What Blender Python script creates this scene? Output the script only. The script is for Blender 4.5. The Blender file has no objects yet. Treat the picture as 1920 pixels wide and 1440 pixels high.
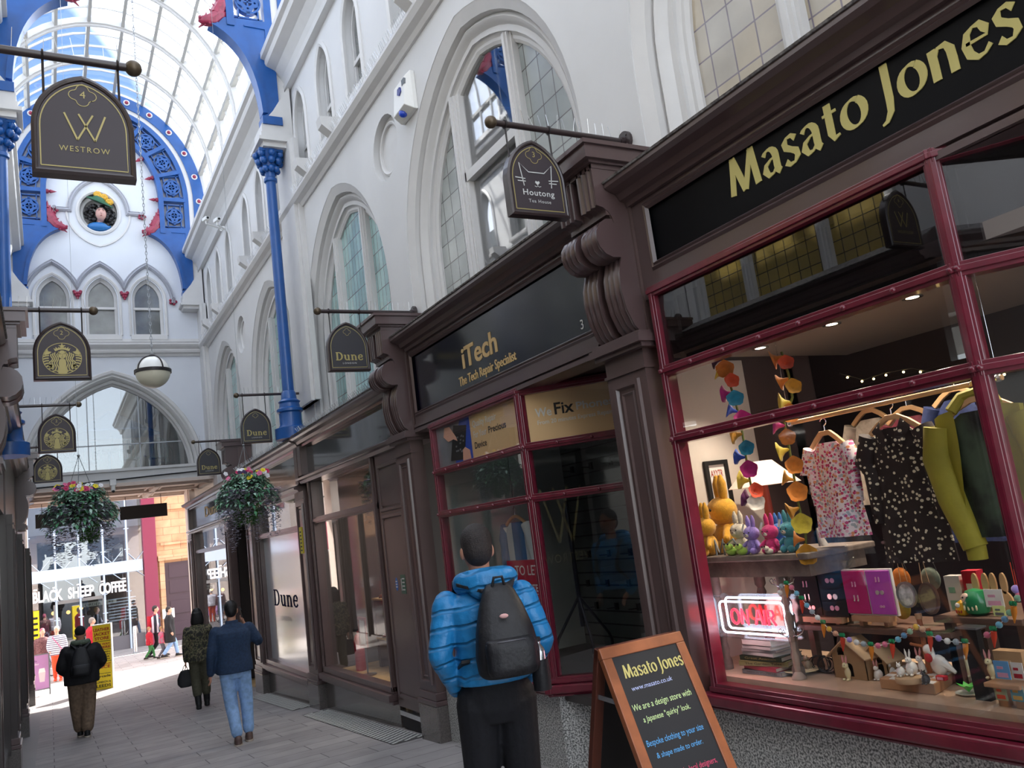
import bpy, bmesh, math, random
from mathutils import Vector as V, Matrix
from mathutils.geometry import tessellate_polygon
C = bpy.context.scene.collection
SC = bpy.context.scene
PI = math.pi
sin, cos = math.sin, math.cos
R = math.radians

# ---------------------------------------------------------------- camera
FPX = 1540.0
YAW, PITCH, ROLL = R(30.239), R(9.607), R(-7.443)
EYE = V((0, 0, 1.65))
fw = V((sin(YAW)*cos(PITCH), cos(YAW)*cos(PITCH), sin(PITCH)))
rt = V((cos(YAW), -sin(YAW), 0))
up = rt.cross(fw)
r2 = rt*cos(ROLL) + up*sin(ROLL)
u2 = -rt*sin(ROLL) + up*cos(ROLL)
cam = bpy.data.cameras.new('camera')
cam.sensor_width = 36.0
cam.lens = FPX/1920*36
cam.clip_start = 0.05
cam.clip_end = 400
camo = bpy.data.objects.new('camera', cam)
C.objects.link(camo)
camo.matrix_world = Matrix((( r2.x, u2.x, -fw.x, EYE.x), (r2.y, u2.y, -fw.y, EYE.y), (r2.z, u2.z, -fw.z, EYE.z), (0, 0, 0, 1)))
SC.camera = camo

# ---------------------------------------------------------------- light
SC.view_settings.view_transform = 'Standard'
SC.view_settings.look = 'None'
SC.view_settings.gamma = 1
SC.view_settings.use_curve_mapping = False
SC.view_settings.exposure = 0.68
W = bpy.data.worlds.new('sky')
SC.world = W
W.use_nodes = True
nt = W.node_tree
bg = nt.nodes['Background']
sky = nt.nodes.new('ShaderNodeTexSky')
sky.sky_type = 'NISHITA'
sky.sun_disc = False
sky.sun_elevation = R(42)
sky.sun_rotation = R(48)
sky.altitude = 50
sky.air_density = 0.9
sky.dust_density = 2.2
sky.ozone_density = 1.0
mixw = nt.nodes.new('ShaderNodeMix')
mixw.data_type = 'RGBA'
mixw.inputs[0].default_value = 0.42
mixw.inputs[7].default_value = (7.5, 7.35, 7.1, 1)
nt.links.new(sky.outputs[0], mixw.inputs[6])
# bright cloud over most of the sky with one clear blue gap beyond the gable
tcw = nt.nodes.new('ShaderNodeTexCoord'); dot = nt.nodes.new('ShaderNodeVectorMath'); dot.operation = 'DOT_PRODUCT'
dot.inputs[1].default_value = (r2*((-60-960)/FPX) - u2*((325-720)/FPX) + fw).normalized()
nzw = nt.nodes.new('ShaderNodeTexNoise'); nzw.inputs['Scale'].default_value = 9; nzw.inputs['Detail'].default_value = 5
add = nt.nodes.new('ShaderNodeMath'); add.operation = 'MULTIPLY_ADD'; add.inputs[1].default_value = .012
gap = nt.nodes.new('ShaderNodeMapRange'); gap.inputs[1].default_value = .983; gap.inputs[2].default_value = .988
mixb = nt.nodes.new('ShaderNodeMix'); mixb.data_type = 'RGBA'; mixb.inputs[7].default_value = (.34, .72, 1.55, 1)
nt.links.new(tcw.outputs['Generated'], dot.inputs[0]); nt.links.new(tcw.outputs['Generated'], nzw.inputs['Vector'])
nt.links.new(nzw.outputs[0], add.inputs[0]); nt.links.new(dot.outputs['Value'], add.inputs[2]); nt.links.new(add.outputs[0], gap.inputs[0])
nt.links.new(gap.outputs[0], mixb.inputs[0]); nt.links.new(mixw.outputs[2], mixb.inputs[6]); nt.links.new(mixb.outputs[2], bg.inputs[0])
bg.inputs[1].default_value = 0.46
sun = bpy.data.lights.new('sun', 'SUN')
sun.energy = 9.0
sun.angle = R(0.8)
sun.color = (1.0, .95, .88)
suno = bpy.data.objects.new('sun', sun)
C.objects.link(suno)
sd = V((-.72*cos(R(42)), -.69*cos(R(42)), -sin(R(42))))
suno.rotation_euler = sd.to_track_quat('-Z', 'Y').to_euler()
suno.location = (10, 30, 20)

# ---------------------------------------------------------------- helpers
def FZ(y):                      # the arcade floor falls towards the street
    return -.05*min(max(y, -6), 22.8)

def lin(h):
    if not isinstance(h, str): return (*h, 1)
    h = h.lstrip('#')
    c = [int(h[i:i+2], 16)/255 for i in (0, 2, 4)]
    return (*[x/12.92 if x <= .04045 else ((x+.055)/1.055)**2.4 for x in c], 1)

class Fr:                       # a local frame: origin, u, v, n
    def __init__(s, o, u=(1, 0, 0), v=(0, 0, 1)):
        s.o = V(o); s.u = V(u).normalized(); s.v = V(v).normalized(); s.n = s.u.cross(s.v)
    def __call__(s, a, b, c=0.0):
        return s.o + s.u*a + s.v*b + s.n*c
    def at(s, a, b, c=0.0):
        f = Fr(s(a, b, c), s.u, s.v); return f
    def rot(s, ang):            # turned in its own plane
        return Fr(s.o, s.u*cos(ang)+s.v*sin(ang), -s.u*sin(ang)+s.v*cos(ang))
def FR(x, y=0, z=0): return Fr((x, y, z), (0, -1, 0))     # right wall, facing -x
def FL(x, y=0, z=0): return Fr((x, y, z), (0, 1, 0))      # left wall, facing +x
def FG(y, x=0, z=0): return Fr((x, y, z), (1, 0, 0))      # facing -y
W0 = Fr((0, 0, 0), (1, 0, 0), (0, 1, 0))                  # plan: n = up

def ray(px, py):
    return (r2*((px-960)/FPX) - u2*((py-720)/FPX) + fw)
def atx(px, py, x):
    d = ray(px, py); return EYE + d*((x-EYE.x)/d.x)
def aty(px, py, y):
    d = ray(px, py); return EYE + d*((y-EYE.y)/d.y)
def atz(px, py, z):
    d = ray(px, py); return EYE + d*((z-EYE.z)/d.z)

class MB:
    def __init__(s): s.v = []; s.f = []; s.m = []; s.mi = 0
    def add(s, vs, fs):
        o = len(s.v); s.v += [tuple(v) for v in vs]
        s.f += [tuple(i+o for i in f) for f in fs]; s.m += [s.mi]*len(fs); return s
    def box(s, x0, x1, y0, y1, z0, z1):
        return s.fbox(W0, x0, x1, y0, y1, z0, z1)
    def fbox(s, F, a0, a1, b0, b1, c0, c1):
        p = [F(a, b, c) for c in (c0, c1) for b in (b0, b1) for a in (a0, a1)]
        return s.add(p, [(0, 2, 3, 1), (4, 5, 7, 6), (0, 1, 5, 4), (2, 6, 7, 3), (0, 4, 6, 2), (1, 3, 7, 5)])
    def bar(s, p, q, w, h=None, n=(0, 0, 1)):              # a rectangular bar from p to q
        p, q = V(p), V(q); d = (q-p).normalized(); n = V(n)
        a = d.cross(n)
        if a.length < 1e-4: a = d.cross(V((1, 0, 0)))
        a.normalize(); b = a.cross(d); h = h or w
        vs = [e + a*i*w/2 + b*j*h/2 for e in (p, q) for i, j in ((-1, -1), (1, -1), (1, 1), (-1, 1))]
        return s.add(vs, [(0, 1, 2, 3), (7, 6, 5, 4), (0, 4, 5, 1), (1, 5, 6, 2), (2, 6, 7, 3), (3, 7, 4, 0)])
    def plate(s, F, loops, c0, c1, back=True):             # outline with holes, thickness along n
        loops = [[(p[0], p[1]) for p in l] for l in loops]
        tri = tessellate_polygon([[V((a, b, 0)) for a, b in l] for l in loops])
        flat = [p for l in loops for p in l]; n = len(flat)
        vs = [F(a, b, c1) for a, b in flat] + [F(a, b, c0) for a, b in flat]
        fs = []
        for t in tri:
            (x0, y0), (x1, y1), (x2, y2) = [flat[i] for i in t]
            if (x1-x0)*(y2-y0)-(x2-x0)*(y1-y0) < 0: t = t[::-1]
            fs.append(tuple(t))
            if back: fs.append(tuple(i+n for i in t[::-1]))
        k = 0
        if abs(c1-c0) > 1e-6:
            for l in loops:
                m = len(l)
                for i in range(m):
                    a, b = k+i, k+(i+1) % m
                    fs.append((a, a+n, b+n, b))
                k += m
        return s.add(vs, fs)
    def loft(s, rings, closed=True, cap=True):
        n = len(rings[0]); vs = [p for r in rings for p in r]; fs = []
        for k in range(len(rings)-1):
            for i in range(n if closed else n-1):
                j = (i+1) % n
                fs.append((k*n+i, k*n+j, (k+1)*n+j, (k+1)*n+i))
        if cap and closed:
            fs.append(tuple(range(n))[::-1]); fs.append(tuple((len(rings)-1)*n+i for i in range(n)))
        return s.add(vs, fs)
    def tube(s, path, r, seg=8, cap=True, closed=False):
        path = [V(p) for p in path]; n = len(path)
        rs = r if isinstance(r, (list, tuple)) else [r]*n
        rings = []; prev = None
        for i, p in enumerate(path):
            if closed: d = path[(i+1) % n]-path[i-1]
            else: d = path[min(i+1, n-1)]-path[max(i-1, 0)]
            d.normalize()
            if prev is None:
                a = d.cross(V((0, 0, 1)))
                if a.length < .05: a = d.cross(V((1, 0, 0)))
            else: a = prev - d*prev.dot(d)
            a.normalize(); prev = a; b = d.cross(a)
            rings.append([p + (a*cos(2*PI*k/seg) + b*sin(2*PI*k/seg))*rs[i] for k in range(seg)])
        if closed: rings.append(rings[0])
        return s.loft(rings, True, cap and not closed)
    def cyl(s, p, q, r, seg=16): return s.tube([p, q], r, seg)
    def lathe(s, prof, F, seg=16):                          # profile (radius, height); axis = F.n
        rings = [[F(r*cos(2*PI*k/seg), r*sin(2*PI*k/seg), h) for k in range(seg)] for r, h in prof]
        return s.loft(rings)
    def sph(s, c, r, seg=12, ring=8, M=None):
        if not isinstance(r, (tuple, list)): r = (r, r, r)
        c = V(c); rings = []
        for i in range(ring+1):
            t = PI*i/ring; t = min(max(t, .02), PI-.02)
            row = []
            for k in range(seg):
                p = V((r[0]*sin(t)*cos(2*PI*k/seg), r[1]*sin(t)*sin(2*PI*k/seg), -r[2]*cos(t)))
                row.append(c + (M @ p if M else p))
            rings.append(row)
        return s.loft(rings)
    def sweep(s, F, path, prof, closed=False):              # profile (outward, along n) along a path in the plane of F
        n = len(path); rings = []
        for i, p in enumerate(path):
            p = V(p[:2]); a = V(path[i-1][:2]) if (i or closed) else None
            b = V(path[(i+1) % n][:2]) if (i < n-1 or closed) else None
            d1 = (p-a).normalized() if a else None; d2 = (b-p).normalized() if b else None
            if d1 is None: d1 = d2
            if d2 is None: d2 = d1
            n1 = V((-d1.y, d1.x)); n2 = V((-d2.y, d2.x)); m = n1+n2
            m = m/max(.35, m.length_squared/2)
            rings.append([F(p.x+m.x*q[0], p.y+m.y*q[0], q[1]) for q in prof])
        if closed: rings.append(rings[0])
        return s.loft(rings, True, not closed)
    def obj(s, name, mats, parent=None, smooth=False, bevel=0, parts=None):
        me = bpy.data.meshes.new(name)
        me.from_pydata(s.v, [], s.f)
        if not isinstance(mats, (list, tuple)): mats = [mats]
        for m in mats: me.materials.append(m)
        if len(mats) > 1: me.polygons.foreach_set('material_index', s.m)
        bm = bmesh.new(); bm.from_mesh(me)
        if smooth != 'raw':
            bmesh.ops.recalc_face_normals(bm, faces=bm.faces)
        if smooth:
            for f in bm.faces: f.smooth = True
            for e in bm.edges:
                if len(e.link_faces) == 2 and e.calc_face_angle(0) > .7: e.smooth = False
        bm.to_mesh(me); bm.free()
        return link(me, name, parent, bevel)
def link(me, name, parent=None, bevel=0):
    o = bpy.data.objects.new(name, me); C.objects.link(o)
    if parent is not None: adopt(o, parent)
    if bevel:
        b = o.modifiers.new('bevel', 'BEVEL'); b.width = bevel; b.segments = 2; b.limit_method = 'ANGLE'
    return o
def wmat(o):
    m = Matrix.LocRotScale(o.location, o.rotation_euler, o.scale)
    if o.parent: m = wmat(o.parent) @ o.matrix_parent_inverse @ m
    return m
def adopt(o, p):
    o.parent = p; o.matrix_parent_inverse = wmat(p).inverted()
def tag(o, label=None, cat=None, group=None, kind=None):
    if label: o['label'] = label
    if cat: o['category'] = cat
    if group: o['group'] = group
    if kind: o['kind'] = kind
    return o
def thing(name, label, cat, loc=(0, 0, 0), group=None):
    o = bpy.data.objects.new(name, None); C.objects.link(o); o.location = loc; o.empty_display_size = .05
    return tag(o, label, cat, group)
def struct(o): o['kind'] = 'structure'; return o
def kids(o): return [c for c in bpy.data.objects if c.parent == o]
def dup(o, dl=(0, 0, 0), label=None, group=None, parent=None, rot=None):   # a thing with its parts and sub-parts
    c = o.copy(); C.objects.link(c)
    if parent is not None: c.parent = parent
    else:
        c.location = o.location + V(dl)
        if rot is not None: c.rotation_euler = rot
    if label: c['label'] = label
    if group: c['group'] = group
    for k in list(o.children): dup(k, parent=c)
    return c

def arch(w, hs, ha, n=14, hb=0.0):                         # pointed arch outline, bottom left over the apex to bottom right
    rise = ha-hs; cx = (rise*rise-w*w)/(2*w); r = w+cx
    t1 = math.atan2(rise, -cx)
    L = [(cx+r*cos(PI+(t1-PI)*i/n), hs+r*sin(PI+(t1-PI)*i/n)) for i in range(n+1)]
    L = [(a, hs+abs(b-hs)) for a, b in L]
    return [(-w, hb)] + L + [(-a, b) for a, b in L[-2::-1]] + [(w, hb)]
def shift(l, da, db=0.0): return [(a+da, b+db) for a, b in l]
def circ(r, a=0.0, b=0.0, n=24, r2_=None, t0=0.0):
    return [(a+r*cos(t0+2*PI*i/n), b+(r2_ or r)*sin(t0+2*PI*i/n)) for i in range(n)]
def rect(a0, a1, b0, b1): return [(a0, b0), (a1, b0), (a1, b1), (a0, b1)]
def quatre(r):                                             # quatrefoil outline
    out = []
    for k in range(4):
        t = PI/2*k
        for i in range(-7, 8):
            p = t + i*.215
            out.append((r*.55*cos(t)+r*.45*cos(p)*1.0, r*.55*sin(t)+r*.45*sin(p)))
    return out

_txt = {}
def text(mb, F, s, h, w=None, align='C', depth=.004, bold=0.0, c=0.0, shear=0.0, space=1.0):
    """letters as geometry: cap height h, squeezed or stretched to width w when given"""
    key = (s, bold, shear, space)
    if key not in _txt:
        cu = bpy.data.curves.new('txt', 'FONT'); cu.body = s; cu.size = 1; cu.offset = bold; cu.resolution_u = 3; cu.shear = shear; cu.space_character = space
        o = bpy.data.objects.new('txt', cu)
        me = bpy.data.meshes.new_from_object(o)
        _txt[key] = ([v.co.copy() for v in me.vertices], [tuple(p.vertices) for p in me.polygons])
        bpy.data.objects.remove(o); bpy.data.curves.remove(cu); bpy.data.meshes.remove(me)
    vs, fs = _txt[key]
    x0 = min(v.x for v in vs); x1 = max(v.x for v in vs); sy = h/.73; sx = sy if w is None else w/(x1-x0)
    off = {'C': -(x0+x1)/2, 'L': -x0, 'R': -x1}[align]
    P = [F((v.x+off)*sx, v.y*sy, c+depth) for v in vs]
    mb.add(P, fs)
    if depth > .002:
        cnt = {}
        for f in fs:
            for i in range(len(f)):
                e = (f[i], f[(i+1) % len(f)]); k = (min(e), max(e)); cnt.setdefault(k, []).append(e)
        rim = [e[0] for e in cnt.values() if len(e) == 1]
        n = len(vs)
        mb.add(P+[F((v.x+off)*sx, v.y*sy, c) for v in vs], [(b, a, a+n, b+n) for a, b in rim])
    return mb
def nib(mb, F, paths, W=.16, w0=.05, ang=R(25), depth=.004, c=0.0, slab=None):
    """lettering drawn with a broad pen: stroke width follows the direction"""
    k = 0
    for path in paths:
        pts = [V(p) for p in path]
        L = []; Rr = []
        for i, p in enumerate(pts):
            d = (pts[min(i+1, len(pts)-1)]-pts[max(i-1, 0)]).normalized()
            t = math.atan2(d.y, d.x)
            hw = (w0 + (W-w0)*abs(sin(t-ang))**1.4)/2
            nn = V((-d.y, d.x))*hw
            L.append(p+nn); Rr.append(p-nn)
        top = c+depth+k*.0003; k += 1
        vs = [F(q.x, q.y, top) for q in L]+[F(q.x, q.y, top) for q in Rr]+[F(q.x, q.y, c) for q in L]+[F(q.x, q.y, c) for q in Rr]
        n = len(pts); fs = []
        for i in range(n-1):
            fs += [(i, i+n, i+n+1, i+1), (i, i+1, i+1+2*n, i+2*n), (i+n+1, i+n, i+3*n, i+3*n+1)]
        fs += [(0, 2*n, 3*n, n), (n-1, 2*n-1, 4*n-1, 3*n-1)]
        mb.add(vs, fs)
    return mb
def bez(*p, n=10):
    """points on a cubic through control points p0 p1 p2 p3"""
    p = [V(q) for q in p]
    return [p[0]*(1-t)**3+3*p[1]*t*(1-t)**2+3*p[2]*t*t*(1-t)+p[3]*t**3 for t in [i/n for i in range(n+1)]]
def arc(cx, cy, rx, ry, a0, a1, n=14): return [(cx+rx*cos(R(a0+(a1-a0)*i/n)), cy+ry*sin(R(a0+(a1-a0)*i/n))) for i in range(n+1)]
# glyph skeletons: unit = x-height 1, cap height 1.42; (advance, strokes)
GL = {
 'M': (1.72, [[(.14, 0), (.26, .7), (.36, 1.42)], [(.34, 1.40), (.56, .75), (.80, .02)], [(.80, .02), (1.05, .7), (1.32, 1.42)], [(1.30, 1.42), (1.38, .7), (1.46, 0)]]),
 'a': (1.0, [arc(.40, .62, .30, .33, 150, 0, 8)+[(.70, .3), (.72, .1), (.82, .0)], [(.70, .60), (.45, .56), (.2, .42), (.14, .22), (.28, .02), (.48, .04), (.70, .22)]]),
 's': (.84, [[(.66, .84), (.5, .98), (.28, .96), (.16, .8), (.2, .64), (.42, .5), (.62, .38), (.66, .2), (.5, .02), (.28, .0), (.12, .14)]]),
 't': (.72, [[(.30, 1.26), (.30, .8), (.30, .25), (.40, .03), (.62, .1)], [(.06, .92), (.62, .94)]]),
 'o': (1.12, [arc(.54, .49, .40, .45, 60, 420, 24)]),
 'J': (.78, [[(.44, 1.42), (.44, .9), (.44, .3), (.40, -.1), (.20, -.36), (.02, -.42)]]),
 'n': (1.14, [[(.20, .96), (.22, .5), (.22, 0)], [(.22, .66), (.42, .92), (.66, .92), (.80, .72), (.82, .4), (.82, 0)]]),
 'e': (.98, [[(.14, .53), (.78, .53), (.77, .74), (.62, .94), (.42, .94), (.22, .82), (.13, .5), (.2, .2), (.42, .03), (.64, .06), (.84, .24)]]),
 'D': (1.45, [[(.34, 0), (.34, .7), (.34, 1.42)], [(.1, 1.36), (.62, 1.36)]+arc(.62, .71, .55, .65, 80, -80, 12)+[(.62, .06), (.1, .06)]]),
 'u': (1.25, [[(.05, .92), (.3, .92)], [(.28, .94), (.28, .4), (.4, .1), (.62, .06), (.84, .22)], [(.62, .92), (.9, .92)], [(.88, .94), (.88, .5), (.88, 0)], [(.86, .04), (1.12, .04)]]),
 'N': (1.28, [[(.05, .92), (.3, .92)], [(.28, .94), (.28, .4), (.28, 0)], [(.08, .04), (.50, .04)], [(.28, .62), (.45, .9), (.7, .9), (.86, .7), (.88, .4), (.88, 0)], [(.68, .04), (1.1, .04)]]),
 ' ': (.62, []),
}
def flared(mb, F, s, w, h, depth=.005, W=.25, w0=.085, c=0.0, ang=R(15)):
    """words in a flared roman; w = total width, h = x-height"""
    tot = sum(GL[ch][0] for ch in s); sx = w/tot; x = 0; k = 0
    for ch in s:
        adv, st = GL[ch]
        sub = MB(); G = Fr((0, 0, 0), (1, 0, 0), (0, 1, 0))
        nib(sub, G, [[(p[0]+x, p[1]) for p in q] for q in st], W, w0, ang, depth, 0)
        mb.add([F(v[0]*sx, v[1]*h, c+v[2]) for v in sub.v], sub.f)
        x += adv
    return mb

# ---------------------------------------------------------------- materials
def mat(name, col, rough=.5, metal=0.0, n=None, bump=None, emit=None, coat=0.0, spec=.5, col2=None, alpha=None, sheen=0.0):
    """n=(scale, contrast): soft variation of colour; bump=(scale, strength)"""
    m = bpy.data.materials.new(name); m.use_nodes = True
    t = m.node_tree; b = t.nodes['Principled BSDF']
    b.inputs['Base Color'].default_value = lin(col); b.inputs['Roughness'].default_value = rough
    b.inputs['Metallic'].default_value = metal; b.inputs['Specular IOR Level'].default_value = spec
    b.inputs['Coat Weight'].default_value = coat; b.inputs['Coat Roughness'].default_value = .12
    if sheen: b.inputs['Sheen Weight'].default_value = sheen
    if emit: b.inputs['Emission Color'].default_value = lin(emit[0]); b.inputs['Emission Strength'].default_value = emit[1]
    tc = t.nodes.new('ShaderNodeTexCoord')
    if n:
        z = t.nodes.new('ShaderNodeTexNoise'); z.inputs['Scale'].default_value = n[0]; z.inputs['Detail'].default_value = 5
        t.links.new(tc.outputs['Object'], z.inputs['Vector'])
        x = t.nodes.new('ShaderNodeMix'); x.data_type = 'RGBA'
        c1 = lin(col); k = n[1]
        x.inputs[6].default_value = (*[v*(1-k) for v in c1[:3]], 1)
        x.inputs[7].default_value = lin(col2) if col2 else (*[min(1, v*(1+k)) for v in c1[:3]], 1)
        rr = t.nodes.new('ShaderNodeMapRange'); rr.inputs[1].default_value = .35; rr.inputs[2].default_value = .65
        t.links.new(z.outputs[0], rr.inputs[0]); t.links.new(rr.outputs[0], x.inputs[0]); t.links.new(x.outputs[2], b.inputs['Base Color'])
    if bump:
        z = t.nodes.new('ShaderNodeTexNoise'); z.inputs['Scale'].default_value = bump[0]; z.inputs['Detail'].default_value = 4
        t.links.new(tc.outputs['Object'], z.inputs['Vector'])
        p = t.nodes.new('ShaderNodeBump'); p.inputs['Strength'].default_value = bump[1]; p.inputs['Distance'].default_value = .02
        t.links.new(z.outputs[0], p.inputs['Height']); t.links.new(p.outputs[0], b.inputs['Normal'])
    return m
def nodes(m): return m.node_tree, m.node_tree.nodes['Principled BSDF'], m.node_tree.nodes['Texture Coordinate']
def uvz(t, tc, a, b, off=(0, 0)):
    """object coordinates (a, b axes) as a flat texture vector"""
    s = t.nodes.new('ShaderNodeSeparateXYZ'); c = t.nodes.new('ShaderNodeCombineXYZ')
    t.links.new(tc.outputs['Object'], s.inputs[0]); t.links.new(s.outputs[a], c.inputs[0]); t.links.new(s.outputs[b], c.inputs[1]); return c
def brick(m, a, b, w, h, mortar, cm, c2=None, off=.5, sq=1.0, bumpy=.3):
    t, bs, tc = nodes(m)
    k = t.nodes.new('ShaderNodeTexBrick'); k.offset = off
    k.inputs['Scale'].default_value = 1; k.inputs['Brick Width'].default_value = w; k.inputs['Row Height'].default_value = h
    k.inputs['Mortar Size'].default_value = mortar; k.inputs['Mortar Smooth'].default_value = .1
    c1 = bs.inputs['Base Color'].default_value[:]
    k.inputs['Color1'].default_value = c1; k.inputs['Color2'].default_value = lin(c2) if c2 else c1; k.inputs['Mortar'].default_value = lin(cm)
    t.links.new(uvz(t, tc, a, b).outputs[0], k.inputs['Vector'])
    src = k.outputs[0]
    z = t.nodes.new('ShaderNodeTexNoise'); z.inputs['Scale'].default_value = 3; z.inputs['Detail'].default_value = 8
    t.links.new(tc.outputs['Object'], z.inputs['Vector'])
    x = t.nodes.new('ShaderNodeMix'); x.data_type = 'RGBA'; x.blend_type = 'OVERLAY'; x.inputs[0].default_value = .35
    t.links.new(src, x.inputs[6]); t.links.new(z.outputs[0], x.inputs[7]); t.links.new(x.outputs[2], bs.inputs['Base Color'])
    if bumpy:
        p = t.nodes.new('ShaderNodeBump'); p.inputs['Strength'].default_value = bumpy; p.inputs['Distance'].default_value = .01; p.invert = True
        t.links.new(k.outputs[1], p.inputs['Height']); t.links.new(p.outputs[0], bs.inputs['Normal'])
    return m
def glass(name, tint=(1, 1, 1), refl=1.0, mul=.94, rough=0.0, haze=0.0, hazecol=(.8, .85, .85)):
    """a pane: clear transmission plus a Fresnel mirror"""
    m = bpy.data.materials.new(name); m.use_nodes = True; t = m.node_tree; t.nodes.remove(t.nodes['Principled BSDF'])
    tr = t.nodes.new('ShaderNodeBsdfTransparent'); tr.inputs[0].default_value = (*[c*mul for c in tint], 1)
    gl = t.nodes.new('ShaderNodeBsdfGlossy'); gl.inputs['Roughness'].default_value = rough; gl.inputs[0].default_value = (1, 1, 1, 1)
    geo = t.nodes.new('ShaderNodeNewGeometry'); mr = t.nodes.new('ShaderNodeMapRange'); mr.inputs[3].default_value = 1.5; mr.inputs[4].default_value = 1/1.5
    t.links.new(geo.outputs['Backfacing'], mr.inputs[0])
    fr = t.nodes.new('ShaderNodeFresnel'); t.links.new(mr.outputs[0], fr.inputs[0])
    ml = t.nodes.new('ShaderNodeMath'); ml.operation = 'MULTIPLY'; ml.use_clamp = True; ml.inputs[1].default_value = 1.8*refl
    t.links.new(fr.outputs[0], ml.inputs[0])
    mx = t.nodes.new('ShaderNodeMixShader'); t.links.new(ml.outputs[0], mx.inputs[0]); 
    src = tr.outputs[0]
    if haze:
        df = t.nodes.new('ShaderNodeBsdfTranslucent'); df.inputs[0].default_value = (*hazecol, 1)
        d2 = t.nodes.new('ShaderNodeBsdfDiffuse'); d2.inputs[0].default_value = (*hazecol, 1)
        m0 = t.nodes.new('ShaderNodeMixShader'); m0.inputs[0].default_value = .5; t.links.new(df.outputs[0], m0.inputs[1]); t.links.new(d2.outputs[0], m0.inputs[2])
        m1 = t.nodes.new('ShaderNodeMixShader'); m1.inputs[0].default_value = haze; t.links.new(src, m1.inputs[1]); t.links.new(m0.outputs[0], m1.inputs[2]); src = m1.outputs[0]
    t.links.new(src, mx.inputs[1]); t.links.new(gl.outputs[0], mx.inputs[2])
    t.links.new(mx.outputs[0], t.nodes['Material Output'].inputs[0]); return m

m_white = mat('white_painted_render', '#d2d2d2', .55, n=(1.3, .03), bump=(9, .06))
m_white2 = mat('white_moulding_paint', '#cfcecd', .45, n=(5, .02))
m_gable = mat('pale_gable_render', '#d3d7de', .55, n=(1.1, .03), bump=(9, .05))
m_grey = mat('grey_hood_paint', '#a9abb4', .5)
m_blue = mat('royal_blue_paint', '#0e4f96', .38, n=(6, .08), coat=.25)
m_red = mat('crimson_paint', '#8e2442', .4, n=(20, .2), coat=.2)
m_brown = mat('chocolate_brown_gloss', '#5b4947', .34, n=(3, .06), coat=.3)
m_brown2 = mat('chocolate_brown_moulding', '#564545', .3, coat=.35)
m_maroon = mat('maroon_gloss', '#681a2c', .3, n=(12, .15), coat=.5)
m_black = mat('black_board', '#06070c', .5, spec=.15); m_navyb = mat('gloss_navy_board', '#05081a', .16, coat=.15)
m_dark = mat('matt_black', '#101013', .6)
m_iron = mat('dark_iron', '#2a2425', .45, metal=.3)
m_bronze = mat('bronze_knob', '#5d5142', .4, metal=.5)
m_gold = mat('gold_leaf', '#a99c62', .45, metal=.2)
m_cream = mat('pale_gold_lettering', '#cfc378', .5)
m_lead = mat('grey_metal', '#8b8f93', .4, metal=.7)
m_steel = mat('bright_steel', '#c9ccd0', .25, metal=.9)
m_signb = mat('aubergine_sign_face', '#352c32', .5, n=(4, .05))
m_signg = mat('charcoal_sign_face', '#302f35', .5)
m_granite = mat('speckled_granite', '#8f8f8d', .4, coat=.15)
def _gr(m, c1, c2, sc):
    t, b, tc = nodes(m)
    z = t.nodes.new('ShaderNodeTexNoise'); z.inputs['Scale'].default_value = sc; z.inputs['Detail'].default_value = 3
    t.links.new(tc.outputs['Object'], z.inputs['Vector'])
    r = t.nodes.new('ShaderNodeValToRGB'); r.color_ramp.elements[0].color = lin(c1); r.color_ramp.elements[1].color = lin(c2)
    r.color_ramp.elements[0].position = .40; r.color_ramp.elements[1].position = .60
    t.links.new(z.outputs[0], r.inputs[0]); t.links.new(r.outputs[0], b.inputs['Base Color'])
_gr(m_granite, '#626261', '#dcdcd8', 85)
m_plinth = mat('dark_polished_granite', '#5f5956', .16, coat=.6, n=(60, .2))
m_floor = brick(mat('sandstone_paving', '#a19c9a', .62), 0, 1, .95, .34, .006, '#5b5857', '#938e8d', .43, bumpy=.25)
m_street = brick(mat('pale_street_paving', '#a39d98', .7), 0, 1, .62, .31, .006, '#77706c', '#b0a8a4', .5)
m_wglass = glass('window_glass')
m_sglass = glass('shop_glass', refl=.62, mul=.98)
m_tglass = glass('dark_transom_glass', tint=(.5, .5, .52), refl=1.3)
m_rglass = glass('roof_glass', tint=(.9, .95, 1.0), refl=.5, mul=.9, haze=.05, hazecol=(.85, .9, 1))
m_rglass2 = glass('roof_glass_blue', tint=(.30, .45, .72), refl=.8, mul=.8)
m_galglass = glass('gallery_glass', tint=(.85, .9, .92), refl=1.6)
def leaded(name, c1, c2, lead, w=.2, h=.24, rough=.25, a=1, b=2):
    m = mat(name, c1, rough, coat=.4, spec=.8)
    brick(m, a, b, w, h, .006, lead, c2, 0.0, bumpy=.3)
    return m
m_leadT = leaded('teal_leaded_glass', '#a3c6c3', '#86aaaa', '#5b4a4c', .13, .26)
m_leadG = leaded('grey_leaded_glass', '#8d9492', '#a3a8a4', '#4a4546')
m_leadW = leaded('amber_leaded_glass', '#b3a489', '#a7a39c', '#6d6470')
m_leadY = leaded('yellow_leaded_glass', '#b59a4a', '#a8914e', '#3a322a', .16, .16)
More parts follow.
